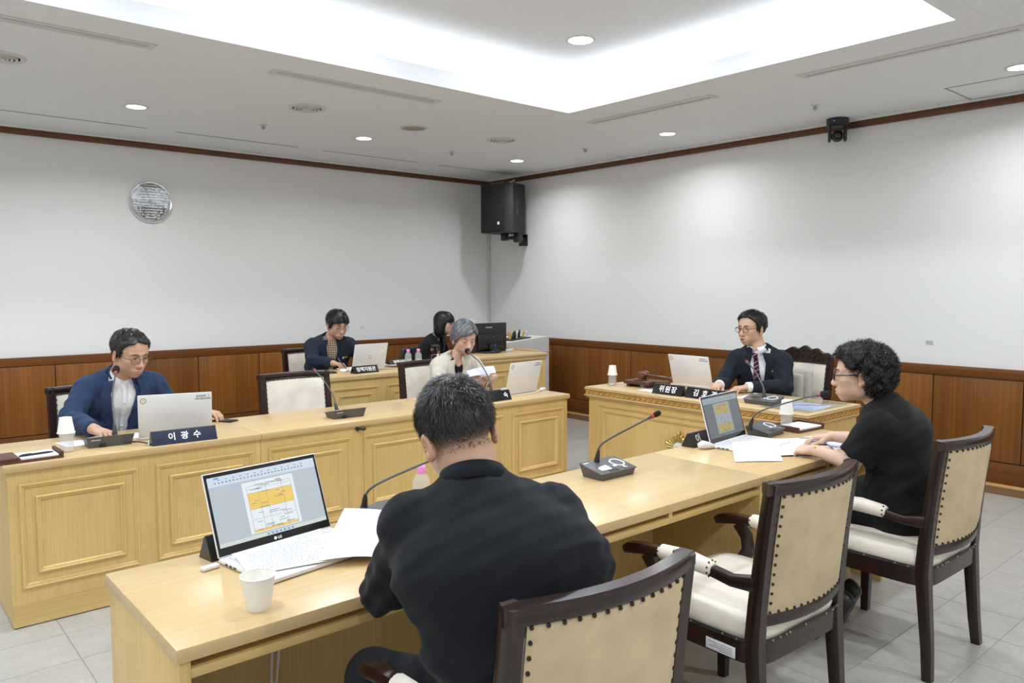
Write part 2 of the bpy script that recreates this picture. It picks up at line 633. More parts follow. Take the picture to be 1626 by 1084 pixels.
for a, c in zip(edges, edges[1:]):
    if a < ROOM_X0: break
    b = MB(); b.box(max(c + G, ROOM_X0), a - G, -0.02, -0.011, BASE_T + G, RAIL_B - G, 0.0015)
    b.build('panel', 'teak_panel', wn)
    b = MB(); b.box(max(c + G, ROOM_X0), a - G, -0.02, -0.011, 0.01, BASE_T - G, 0.0015)
    b.build('panel', 'teak_rail_x', wn)
PE = 0.6135
edges = [-0.02, -0.60] + [-1.21 - PE * i for i in range(15)]
for a, c in zip(edges, edges[1:]):
    if a < ROOM_Y0: break
    b = MB(); b.box(-0.02, -0.011, max(c + G, ROOM_Y0), a - G, BASE_T + G, RAIL_B - G, 0.0015)
    b.build('panel', 'teak_panel', we)
b = MB(); b.box(-0.02, -0.011, ROOM_Y0, -0.012, 0.06, BASE_T - G, 0.0015); b.build('base_rail', 'teak_rail_y', we)
b = MB(); b.box(ROOM_X0, -0.0, -0.026, 0, RAIL_B, RAIL_T, 0.003); struct('trim_1', b, 'teak_rail_x')
b = MB(); b.box(-0.026, 0, ROOM_Y0, -0.026, RAIL_B, RAIL_T, 0.003); struct('trim_2', b, 'teak_rail_y')
# heated ledge along the east wall: pale cap over a brown kick board
b = MB(); b.box(-0.055, -0.02, ROOM_Y0, -0.02, 0.055, 0.075, 0.003)
be = struct('baseboard_east', b, 'ledge_wood')
b = MB(); b.box(-0.05, -0.02, ROOM_Y0, -0.02, 0.0, 0.055, 0.001); b.build('kick_board', 'kick_wood', be)
b = MB(); b.box(ROOM_X0, -0.055, -0.05, -0.02, 0.0, 0.055, 0.001)
bn = struct('baseboard_north', b, 'kick_wood')
# crown strip under the ceiling with a thin pale shadow strip above it
b = MB(); b.box(ROOM_X0, 0, -0.03, 0, 2.8476, 2.8984, 0.002)
t3 = struct('trim_3', b, 'crown_wood')
b = MB(); b.box(ROOM_X0, 0, -0.04, 0, 2.9, CEIL, 0); b.build('reveal_strip', 'ceiling_paint', t3)
b = MB(); b.box(-0.03, 0, ROOM_Y0, -0.03, 2.8476, 2.8984, 0.002)
t4 = struct('trim_4', b, 'crown_wood')
b = MB(); b.box(-0.04, 0, ROOM_Y0, -0.04, 2.9, CEIL, 0); b.build('reveal_strip', 'ceiling_paint', t4)
# grey cable raceway in the corner
b = MB(); b.box(-0.03, 0, -0.03, 0, RAIL_T, 2.72, 0.004); struct('trim_5', b, 'vent_white')

# ceiling slab with the cove opening, lip, trough and upper ceiling
x0, x1, y0, y1 = COVE
b = MB()
TR = 0.17            # trough behind the lip
EL = 0.0125           # the lip's thickness stands in the opening's edge
b.box(ROOM_X0, 0, y1 + EL, 0, CEIL, CEIL + 0.03); b.box(ROOM_X0, 0, ROOM_Y0, y0 - EL, CEIL, CEIL + 0.03)
b.box(x1 + EL, 0, y0 - EL, y1 + EL, CEIL, CEIL + 0.03); b.box(ROOM_X0, x0 - EL, y0 - EL, y1 + EL, CEIL, CEIL + 0.03)
ceil = struct('ceiling', b, 'ceiling_paint', smooth=False)
b = MB(); LT = 0.012; LH = 0.115
b.box(x0, x1, y1, y1 + LT, CEIL, CEIL + LH); b.box(x0, x1, y0 - LT, y0, CEIL, CEIL + LH)
b.box(x1, x1 + LT, y0 - LT, y1 + LT, CEIL, CEIL + LH); b.box(x0 - LT, x0, y0 - LT, y1 + LT, CEIL, CEIL + LH)
b.build('cove_lip', 'white_plaster', ceil, smooth=False)
b = MB()
b.box(x0 - TR, x1 + TR, y1 + TR, y1 + TR + 0.02, CEIL + 0.029, UPPER); b.box(x0 - TR, x1 + TR, y0 - TR - 0.02, y0 - TR, CEIL + 0.029, UPPER)
b.box(x1 + TR, x1 + TR + 0.02, y0 - TR, y1 + TR, CEIL + 0.029, UPPER); b.box(x0 - TR - 0.02, x0 - TR, y0 - TR, y1 + TR, CEIL + 0.029, UPPER)
b.build('cove_trough', 'white_plaster', ceil, smooth=False)
b = MB(); b.box(x0 - TR - 0.02, x1 + TR + 0.02, y0 - TR - 0.02, y1 + TR + 0.02, UPPER, UPPER + 0.03)
b.build('upper_ceiling', 'white_plaster', ceil, smooth=False)
b = MB(); BW = 0.115
b.box(x0 - BW, x1 + BW, y1, y1 + BW, CEIL - 0.002, CEIL); b.box(x0 - BW, x1 + BW, y0 - BW, y0, CEIL - 0.002, CEIL)
b.box(x1, x1 + BW, y0, y1, CEIL - 0.002, CEIL); b.box(x0 - BW, x0, y0, y1, CEIL - 0.002, CEIL)
b.build('cove_border', 'ceiling_paint', ceil, smooth=False)
# hatch in the ceiling by the east wall
b = MB()
hx0, hx1, hy0, hy1 = -0.55, -0.05, -6.3, -5.70
for q in ((hx0, hx1, hy1 - 0.012, hy1), (hx0, hx1, hy0, hy0 + 0.012), (hx0, hx0 + 0.012, hy0, hy1), (hx1 - 0.012, hx1, hy0, hy1)):
    b.box(*q, CEIL - 0.003, CEIL)
hatch = thing('access_hatch', 'square ceiling access hatch outlined in grey beside the crown strip', 'hatch', (0, 0, 0))
b.build('hatch_frame', 'grey_print', hatch)
b = MB(); b.box(hx0 + 0.02, hx1 - 0.02, hy0 + 0.02, hy1 - 0.02, CEIL - 0.002, CEIL); b.build('hatch_panel', 'ceiling_paint', hatch)

# ------------------------------------------------------------------ fittings on the ceiling and walls
def downlight(x, y, z, r, label, group=None, big=False):
    t = thing('downlight', label, 'ceiling light', (x, y, z), 0, group)
    b = MB(); b.lathe([(r + 0.018, 0), (r + 0.018, -0.004), (r, -0.006), (r, 0)], 28, cap0=False, cap1=False); b.build('trim_ring', 'vent_white', t)
    b = MB(); b.lathe([(r, -0.002), (r * 0.97, -0.004)], 28); b.build('lens', 'lamp_lens', t)
    return t
dl = ['lit round downlight above the left part of the room, near the wall clock side', 'lit round downlight above the seated staff man with plaid shirt', 'lit round downlight in the ceiling just in front of the corner loudspeaker', 'lit round downlight above the east wall, left of the ceiling camera', 'lit round downlight at the picture edge beside the ceiling access hatch']
for (x, y), l in zip(DOWN_SEEN, dl): downlight(x, y, CEIL, 0.07, l)
downlight(-2.54, -4.1, UPPER, 0.085, 'large lit downlight in the recessed upper ceiling inside the cove')
for (x, y), l in zip(DOWN_UP[1:], ('south row at the east end', 'north row above the middle of the desks', 'south row above the middle of the desks', 'north row at the west end', 'south row at the west end')):
    downlight(x, y, UPPER, 0.085, 'lit downlight of the upper ceiling, ' + l)

def round_vent(x, y, r, label, solid_disc=False):
    t = thing('ceiling_speaker' if solid_disc else 'round_diffuser', label, 'speaker' if solid_disc else 'air vent', (x, y, CEIL))
    if solid_disc:
        b = MB(); b.lathe([(r + 0.02, 0), (r + 0.02, -0.006), (r, -0.009), (r, 0)], 28, cap0=False, cap1=False); b.build('rim', 'vent_white', t)
        b = MB(); b.lathe([(r, -0.004), (r * 0.6, -0.010), (0.01, -0.012)], 28); b.build('grille', 'speaker_tan', t)
        return
    b = MB(); b.lathe([(r + 0.025, 0), (r + 0.02, -0.006), (r, -0.012), (r - 0.012, -0.004)], 28, cap0=False, cap1=False); b.build('rim', 'vent_white', t)
    b = MB(); b.lathe([(r, -0.001), (0.01, -0.001)], 28); b.build('throat', 'vent_dark', t)
    for k in (0.82, 0.62, 0.42):
        b = MB(); b.lathe([(r * k, -0.002), (r * (k - 0.03), -0.016), (r * (k - 0.13), -0.014), (r * (k - 0.1), -0.002)], 24, cap0=False, cap1=False); b.build('cone_ring', 'vent_white', t)
    b = MB(); b.lathe([(r * 0.26, -0.002), (r * 0.24, -0.018), (0.004, -0.02)], 20); b.build('centre_cone', 'vent_white', t)
round_vent(-3.66, -2.26, 0.12, 'round white ceiling air diffuser between the clock wall and the cove, middle one')
round_vent(-5.66, -2.29, 0.12, 'round white ceiling air diffuser at the upper left picture edge')
round_vent(-1.68, -2.25, 0.12, 'round white ceiling air diffuser nearest the room corner loudspeaker')
round_vent(-2.62, -2.17, 0.10, 'round tan ceiling speaker grille between two white diffusers', True)

def slot(xa, ya, xb, yb, label, wide, group=None):
    alongx = abs(xb - xa) > abs(yb - ya)
    t = thing('slot_diffuser', label, 'air vent', ((xa + xb) / 2, (ya + yb) / 2, CEIL), 0 if alongx else R(90), group)
    L = math.hypot(xb - xa, yb - ya) / 2
    if wide:
        b = MB()
        for q in ((-L - 0.04, L + 0.04, 0.02, 0.055), (-L - 0.04, L + 0.04, -0.055, -0.02), (-L - 0.04, -L, -0.02, 0.02), (L, L + 0.04, -0.02, 0.02)): b.box(*q, -0.006, 0)
        b.build('frame', 'vent_white', t)
        b = MB(); b.box(-L, L, -0.02, 0.02, -0.001, 0); b.build('slot', 'vent_dark', t)
        b = MB(); b.box(-L, L, -0.004, 0.018, -0.005, -0.001); b.build('blade', 'vent_white', t)
    else:
        b = MB(); b.box(-L, L, -0.005, 0.005, -0.001, 0); b.build('slot', 'vent_dark', t)
        b = MB(); b.box(-L, L, 0.005, 0.012, -0.003, 0); b.build('frame', 'vent_white', t)
slot(-5.9, -3.09, -5.05, -3.09, 'framed linear ceiling vent along the cove at the upper left picture edge', True)
slot(-4.26, -3.06, -3.04, -3.06, 'framed linear ceiling vent along the cove, above the wall with clock', True)
slot(-1.6, -3.34, -1.6, -4.5, 'framed linear ceiling vent along the right side of the cove, nearer the corner', True)
slot(-1.6, -5.24, -1.6, -6.45, 'framed linear ceiling vent beside the right corner of the cove', True)
for (a, c), l in zip(((-5.44, -4.37), (-4.13, -2.96), (-2.70, -1.54), (-1.27, -0.15)), ('leftmost of the four thin ceiling slots along the clock wall', 'second thin ceiling slot from left along the clock wall', 'third thin ceiling slot from left along the clock wall', 'thin ceiling slot next to the corner loudspeaker')):
    slot(a, -0.65, c, -0.65, l, False)

def sprinkler(x, y, label):
    t = thing('sprinkler', label, 'sprinkler', (x, y, CEIL))
    b = MB(); b.lathe([(0.036, 0), (0.036, -0.003), (0.012, -0.008), (0.012, 0)], 18, cap0=False, cap1=False); b.build('escutcheon', 'vent_white', t)
    b = MB(); b.lathe([(0.012, -0.002), (0.012, -0.02), (0.02, -0.022), (0.02, -0.026), (0.008, -0.034), (0.008, -0.04)], 12); b.build('head', 'steel', t)
sprinkler(-3.66, -1.44, 'small metal sprinkler head above the staff man, left of middle')
sprinkler(-1.66, -1.43, 'small metal sprinkler head left of the corner loudspeaker')
sprinkler(-0.75, -2.44, 'small metal sprinkler head right of the corner loudspeaker')
sprinkler(-0.756, -4.86, 'small metal sprinkler head beside the ceiling camera')

# PTZ camera hung under the ceiling at the east wall
t = thing('ceiling_camera', 'dark grey pan tilt camera hung from the ceiling at the right wall', 'camera', (-0.16, -4.745, CEIL), R(120))
b = MB(); b.lathe([(0.085, 0), (0.088, -0.006), (0.086, -0.05), (0.07, -0.062), (0.04, -0.064)], 24); b.build('base', 'dark_plastic', t)
for s in (-1, 1):
    b = MB(); b.box(s * 0.048, s * 0.072, -0.04, 0.04, -0.185, -0.05, 0.008); b.build('yoke_arm', 'dark_plastic', t)
b = MB(); b.ball((0, 0.0, -0.14), 0.05, 0.052, 0.05, 16); b.build('camera_ball', 'black_plastic', t)
b = MB(); b.lathe([(0.043, 0.03), (0.045, 0.062), (0.036, 0.066), (0.034, 0.05)], 20, T(0, 0, -0.142, rx=R(-90)), cap1=False); b.build('lens_barrel', 'dark_plastic', t)
b = MB(); b.lathe([(0.034, 0.05), (0.02, 0.058), (0.003, 0.06)], 18, T(0, 0, -0.142, rx=R(-90))); b.build('lens', 'black_gloss', t)
b = MB(); b.box(0.03, 0.036, 0.078, 0.083, -0.03, -0.024); b.build('status_light', emit('led_blue', (0.3, 0.3, 1.0), 1.5), t)
b = MB(); b.tube(bez([(-0.06, -0.03, -0.055), (-0.10, -0.05, -0.07), (-0.16, -0.06, -0.06), (-0.19, -0.06, -0.015)], 16), 0.006, 8); b.build('cable', 'cable_black', t)

# loudspeaker in the corner on its bracket
t = thing('loudspeaker', 'black loudspeaker hung in the room corner on a swivel bracket', 'speaker', (-0.318, -0.70, 2.185), R(-72))
# plan outline: wide front baffle toward -y, chamfered flanks
pl = [(-0.21, -0.22), (0.13, -0.22), (0.21, -0.17), (0.21, 0.11), (0.13, 0.19), (-0.13, 0.19), (-0.21, 0.11)]
b = MB(); b.prism(pl, 0.58); b.build('cabinet', 'cabinet_black', t)
b = MB(); b.box(-0.205, 0.125, -0.232, -0.22, 0.02, 0.56, 0.004); b.build('grille', 'grille_black', t)
b = MB(); b.box(0.03, 0.058, -0.2345, -0.232, 0.09, 0.125, 0.0005); b.build('badge', 'white_print', t)
b = MB()
b.box(0.208, 0.2115, -0.12, -0.05, 0.20, 0.42, 0.001)
b.build('handle_plate', 'dark_plastic', t)
for z in (0.225, 0.33):
    b = MB(); b.box(0.2085, 0.2135, -0.107, -0.063, z, z + 0.075, 0.002); b.build('handle_recess', 'black_gloss', t)
b = MB(); b.box(-0.05, 0.02, -0.03, 0.04, -0.085, 0.0, 0.004); b.box(-0.04, 0.16, -0.02, 0.03, -0.075, -0.035, 0.004); b.box(0.13, 0.20, -0.03, 0.05, -0.11, 0.0, 0.004); b.box(0.13, 0.19, 0.04, 0.09, -0.09, -0.02, 0.004); b.box(0.06, 0.13, 0.05, 0.278, -0.08, -0.04, 0.004); b.box(0.03, 0.15, 0.268, 0.28, -0.14, 0.0, 0.002)
b.build('bracket', 'black_plastic', t)
b = MB(); b.tube(bez([(-0.15, -0.08, 0.59), (-0.02, -0.10, 0.595), (0.05, -0.05, 0.592), (0.10, 0.05, 0.64)], 14), 0.006, 8); b.tube(bez([(-0.12, -0.15, 0.588), (0.0, -0.12, 0.592), (0.06, -0.14, 0.59)], 10), 0.006, 8)
b.build('cable', 'cable_white', t)

# wall clock
t = thing('wall_clock', 'round chrome rimmed wall clock with black numerals on the white wall', 'clock', (-4.178, -0.002, 2.347))
CR = 0.192
F = T(rx=R(90))
b = MB(); b.lathe([(CR, 0.0), (CR + 0.004, 0.02), (CR - 0.004, 0.038), (CR - 0.016, 0.036), (CR - 0.02, 0.02)], 48, F, cap1=False, cap0=True); b.build('rim', 'chrome', t)
b = MB(); b.lathe([(CR - 0.016, 0.014), (0.005, 0.014)], 48, F); b.build('face', 'clock_face', t)
for h in range(1, 13):
    a = R(90 - 30 * h)
    text_mesh(str(h), 0.042, 'dark_print', t, T(0.125 * math.cos(a), -0.0155, 0.125 * math.sin(a), rx=R(90)), 'numeral')
b = MB()
for k in range(60):
    a = R(6 * k); L = 0.008 if k % 5 == 0 else 0.005
    b.box(-0.0012 if k % 5 else -0.0022, 0.0012 if k % 5 else 0.0022, -0.0158, -0.0148, 0.158, 0.158 + L, mtx=Matrix.Rotation(a, 4, 'Y'))
b.build('minute_mark', 'dark_print', t, kind='stuff')
def hand(name, ang, L, tail, w0, y):
    b = MB(); b.box(-w0, w0, y - 0.0015, y, -tail, L, mtx=Matrix.Rotation(R(ang), 4, 'Y')); b.build(name, 'dark_print', t)
hand('hour_hand', 118.5, 0.085, 0.02, 0.0042, -0.017)
hand('minute_hand', 342, 0.125, 0.03, 0.003, -0.019)
hand('second_hand', 104, 0.12, 0.06, 0.0012, -0.021)
b = MB(); b.lathe([(0.009, 0.014), (0.009, 0.024), (0.004, 0.025)], 14, F); b.build('hub', 'dark_print', t)
b = MB(); b.lathe([(CR - 0.017, 0.028), (0.004, 0.028)], 48, F, cap0=False); b.build('glass', 'clock_glass', t)

b = MB(); b.box(-0.04, 0.04, -0.01, 0, -0.06, 0.06, 0.003)
t = thing('wall_plate', 'small white blank plate high on the clock wall', 'wall plate', (-1.954, 0, 2.525))
b.build('plate', 'wallpaper', t)
b = MB(); b.box(-0.031, 0.031, -0.0112, -0.01, -0.05, 0.05); b.build('cover', 'ceiling_paint', t)
b = MB(); b.box(-0.022, 0.022, -0.003, 0, -0.014, 0.014)
solid('wall_tag', 'tiny pale grey tag on the clock wall behind the staff laptop', 'tag', b, 'vent_white', (-1.905, 0, 1.071))
t = thing('wall_socket', 'tiny pale wall jack on the right wall above the wainscot', 'wall plate', (0, -5.459, 1.099))
b = MB(); b.box(-0.003, 0, -0.028, 0.028, -0.02, 0.02, 0.001); b.build('plate', 'vent_white', t)
b = MB(); [b.box(-0.0036, -0.003, y - 0.004, y + 0.004, -0.008, 0.008) for y in (-0.015, 0, 0.015)]; b.build('contacts', 'grey_print', t)

# ------------------------------------------------------------------ furniture
def frame_rings(b, x0, x1, z0, z1, w, h, mtx):
    """mitred moulding on the local XZ plane, proud toward -Y"""
    prof = [(0, 0), (0, h * 0.55), (w * 0.16, h), (w * 0.38, h * 0.95), (w * 0.5, h * 0.6), (w * 0.72, h * 0.62), (w * 0.9, h * 0.35), (w, 0)]
    rs = [[(x0 + d, -y, z0 + d), (x1 - d, -y, z0 + d), (x1 - d, -y, z1 - d), (x0 + d, -y, z1 - d)] for d, y in prof]
    b.rings(rs, False, False, True, mtx)


def moulding(parent, x0, x1, z0, z1, w=0.024, h=0.014, mtx=None):
    b = MB()
    frame_rings(b, x0, x1, z0, z1, w, h, mtx or Matrix())
    return b.build('moulding', 'oak_panel', parent, ang=20)


DH = 0.7483
def council_desk(label, cx, yf, width, depth, H=DH, panels=2, endcap=(0, 0), name='council_desk', cat='desk', pz=(0.176, 0.657), inner=0.062):
    """front face at local y=0 looking toward -Y, origin at floor level, centre of the front"""
    t = thing(name, label, cat, (cx, yf, 0))
    hw = width / 2
    b = MB(); b.box(-hw, hw, -0.0, depth, H - 0.034, H, 0.004); b.build('worktop', 'oak_top', t)
    b = MB(); b.box(-hw + endcap[0] + 0.001, hw - endcap[1] - 0.001, 0.018, 0.036, 0.103, H - 0.034); b.build('front_panel', 'oak_panel', t, smooth=False)
    b = MB(); b.box(-hw + endcap[0] + 0.0015, hw - endcap[1] - 0.0015, 0.0145, 0.036, 0.006, 0.1025); b.build('kick_base', 'oak_mould', t, smooth=False)
    for s in (-1, 1):
        xo = s * (hw - (endcap[0] if s < 0 else endcap[1]) - 0.001)
        b = MB(); b.box(xo, xo - s * 0.022, 0.036, depth - 0.03, 0.006, H - 0.034); b.build('side_panel', 'oak_panel', t, smooth=False)
        for yy in (0.03, depth - 0.09):
            b = MB(); b.box(xo - s * 0.002, xo - s * 0.06, yy, yy + 0.04, 0, 0.006); b.build('foot', 'kick_wood', t, smooth=False)
    n = panels
    pitch = (width - endcap[0] - endcap[1]) / n
    for k in range(n):
        x0 = -hw + endcap[0] + pitch * k + 0.042
        x1 = x0 + pitch - 0.084
        M0 = T(0, 0.018, 0)
        moulding(t, x0, x1, pz[0], pz[1], mtx=M0)
        moulding(t, x0 + inner, x1 - inner, pz[0] + inner, pz[1] - inner, mtx=M0)
    return t


UW = (5.9424 - 2.4122) / 3
cd = []
for k, (l, e) in enumerate((('oak council desk unit at the left end of the row, with tray and laptop', (0.016, 0)), ('oak council desk unit in the middle of the row, before the empty chair', (0, 0)), ('oak council desk unit at the right end, before the grey-haired woman', (0, 0.012)))):
    cd.append(council_desk(l, -5.9424 + UW * (k + 0.5), -3.8865, UW, 0.60, endcap=e))
b = MB(); b.lathe([(0.012, 0), (0.012, 0.012), (0.006, 0.014)], 14, T(0.0, 0.018, 0.70, rx=R(90))); b.build('cable_grommet', 'black_plastic', cd[1])
b = MB(); b.tube([(0.0, 0.01, 0.70), (0.012, 0.0, 0.70), (0.03, -0.006, 0.70), (0.042, -0.006, 0.70)], [0.005, 0.006, 0.012, 0.009], 10); b.build('plug', 'black_plastic', cd[1])

council_desk('low oak desk with laptop of the staff man, near the clock wall', -2.72, -2.2, 1.56, 0.60, H=0.80, panels=3, endcap=(0.012, 0), name='staff_desk', pz=(0.2, 0.70), inner=0.06)
# the operator console is taller and has a double edge and raised rims
t = council_desk('tall oak operator console with monitor on top in the room corner', -1.49, -2.2, 0.90, 0.62, H=0.845, panels=2, endcap=(0, 0.012), name='operator_console', cat='console', pz=(0.2, 0.735), inner=0.055)
b = MB(); b.box(-0.452, 0.462, -0.012, 0.62, 0.846, 0.872, 0.005); b.build('top_board', 'oak_top', t)
b = MB(); b.box(0.43, 0.46, 0.12, 0.62, 0.872, 0.888, 0.003); b.box(-0.02, 0.46, 0.60, 0.63, 0.872, 0.905, 0.003); b.build('raised_rim', 'oak_top', t)

# front desk, open to the viewer's side
FX0, FX1, FY0, FY1 = -5.930, -2.390, -6.1792, -5.5791
FW = (FX1 - FX0) / 3
for k, l in enumerate(('oak witness desk unit nearest the camera, with open shelf under its top', 'oak witness desk unit in the middle, with the lone microphone', 'oak witness desk unit at the far right, with papers before the curly-haired woman')):
    t = thing('witness_desk', l, 'desk', (FX0 + FW * (k + 0.5), FY0, 0))
    hw = FW / 2
    b = MB(); b.box(-hw, hw, 0, FY1 - FY0, DH - 0.034, DH, 0.004); b.build('worktop', 'oak_top', t)
    b = MB(); b.box(-hw + 0.02, hw - 0.02, 0.012, 0.55, DH - 0.078, DH - 0.056, 0.001); b.build('shelf', 'oak_mould', t)
    for s in (-1, 1):
        b = MB(); b.box(s * (hw - 0.008 if (s < 0 and k == 0) or (s > 0 and k == 2) else hw - 0.001), s * (hw - 0.032), 0.008, 0.592, 0.0, DH - 0.034, 0.001); b.build('side_panel', 'oak_panel', t)
    b = MB(); b.box(-hw + 0.032, hw - 0.032, 0.565, 0.585, 0.05, DH - 0.034); b.build('modesty_panel', 'oak_panel', t, smooth=False)
    b = MB(); b.box(-hw + 0.55, hw - 0.61 + 0.0, 0.014, 0.5, DH - 0.056, DH - 0.034); b.build('shelf_divider', 'oak_panel', t, smooth=False)
    if k == 0:
        b = MB()
        for x, dx in ((-0.17, 0.03), (-0.15, 0.05)):
            b.tube(bez([(x, 0.45, 0.60), (x - 0.02, 0.44, 0.42), (x - dx, 0.43, 0.2), (x - 0.04, 0.42, 0.01)], 12), 0.004, 6)
        b.build('hanging_cable', 'cable_white', t)

# the chairman's desk: carved band under the top, one wide framed panel, gold emblem
CHX, CY0, CY1, CH = -2.31, -5.688, -3.936, 0.80
t = thing('chairman_desk', 'oak chairman desk with carved band and gold emblem, right of centre', 'desk', (CHX, (CY0 + CY1) / 2, 0), R(-90))
# local x runs toward -Y of the room ... front face looks toward -X of the room
hw = (CY1 - CY0) / 2
D = 0.66
b = MB(); b.box(-hw, hw, 0.0, D, CH - 0.012, CH, 0.004); b.build('worktop', 'oak_top', t)
b = MB()
for z0, z1, o in ((CH - 0.019, CH - 0.012, -0.004), (CH - 0.066, CH - 0.058, -0.004), (CH - 0.078, CH - 0.066, 0.006)):
    b.box(-hw + o, hw - o, o, D - o, z0, z1, 0.003)
b.build('edge_moulding', 'oak_top', t)
b = MB(); b.box(-hw + 0.006, hw - 0.006, 0.006, D - 0.006, CH - 0.058, CH - 0.019); b.build('carved_band', 'oak_carved', t, smooth=False)
b = MB()
def scroll(L, fx):
    n = int(L / 0.048)
    for i in range(n):
        u = -L / 2 + (i + 0.5) * L / n
        pts = [(u - 0.024, -0.010), (u - 0.012, -0.012), (u + 0.006, -0.004), (u + 0.012, 0.008), (u + 0.024, 0.011)]
        b.tube([fx(a, c) for a, c in pts], [0.003, 0.005, 0.006, 0.005, 0.002], 6)
        b.tube([fx(u - 0.016, 0.006), fx(u - 0.006, 0.010), fx(u + 0.0, 0.012)], [0.002, 0.004, 0.002], 6)
scroll(2 * hw - 0.02, lambda a, c: (a, 0.004, CH - 0.0385 + c))
scroll(D - 0.02, lambda a, c: (hw - 0.004, D / 2 + a, CH - 0.0385 + c))
b.build('carving', 'oak_carved', t, kind='stuff')
b = MB(); b.box(-hw + 0.018, hw - 0.018, 0.03, 0.05, 0.1, CH - 0.078); b.build('front_panel', 'oak_panel', t, smooth=False)
b = MB(); b.box(-hw + 0.016, hw - 0.016, 0.026, 0.05, 0.0, 0.1); b.build('kick_base', 'oak_mould', t, smooth=False)
for s in (-1, 1):
    b = MB(); b.box(s * (hw - 0.018), s * (hw - 0.04), 0.05, D - 0.02, 0, CH - 0.078); b.build('side_panel', 'oak_panel', t, smooth=False)
M0 = T(0, 0.03, 0)
moulding(t, -hw + 0.11, hw - 0.11, 0.16, 0.683, mtx=M0)
moulding(t, -hw + 0.162, hw - 0.162, 0.215, 0.642, mtx=M0)
# emblem: five ridged gold petals round a white disc
e = MB()
def petal_r(a):
    k = (a / (2 * math.pi) * 5) % 1.0
    d = abs(k - 0.5) * 2            # 1 at petal tip
    return 0.083 + 0.034 * d ** 1.3
ecx, ecz = -0.03, 0.462
nr = 25
for i in range(nr):
    a = 2 * math.pi * i / nr + R(90)
    r = petal_r(a - R(90) + math.pi * 0 )
    ri = 0.045
    big = (i % 5 == 0)
    wd = 0.0145 if big else 0.0108
    p0 = (ecx + ri * math.cos(a), 0.018, ecz + ri * math.sin(a)); p1 = (ecx + (ri + r) / 2 * math.cos(a), 0.012, ecz + (ri + r) / 2 * math.sin(a)); p2 = (ecx + r * math.cos(a), 0.019, ecz + r * math.sin(a))
    e.tube([p0, p1, ((p1[0] + p2[0]) / 2 * 1.0, 0.012, (p1[2] + p2[2]) / 2), p2], [wd * 0.45, wd * 0.85, wd, wd * 0.45], 8)
emb = e.build('emblem', 'gold_metal', t)
b = MB(); b.lathe([(0.05, 0), (0.05, 0.014), (0.043, 0.018)], 30, T(ecx, 0.03, ecz, rx=R(90))); b.build('emblem_rim', 'gold_metal', emb)
b = MB(); b.lathe([(0.042, 0.012), (0.041, 0.020), (0.004, 0.020)], 30, T(ecx, 0.03, ecz, rx=R(90))); b.build('emblem_disc', 'white_plastic', emb)
text_mesh('의회', 0.032, 'gold_print', emb, T(ecx, 0.0095, ecz, rx=R(90)), bold=0.0008)

# ------------------------------------------------------------------ armchairs
def sup(nx, ny, a, bb, p=4.0, n=36, cy=0.0, wf=0.0):
    out = []
    for i in range(n):
        th = 2 * math.pi * i / n
        c, s = math.cos(th), math.sin(th)
        x = a * abs(c) ** (2 / p) * (1 if c >= 0 else -1)
        y = bb * abs(s) ** (2 / p) * (1 if s >= 0 else -1)
        out.append((x * (1 + wf * y / bb), y + cy))
    return out


def post_y(z):
    if z < 0.42:
        return -0.255 + 0.035 * (z / 0.42)
    return -0.220 - 0.052 * ((z - 0.42) / 0.53) ** 1.4


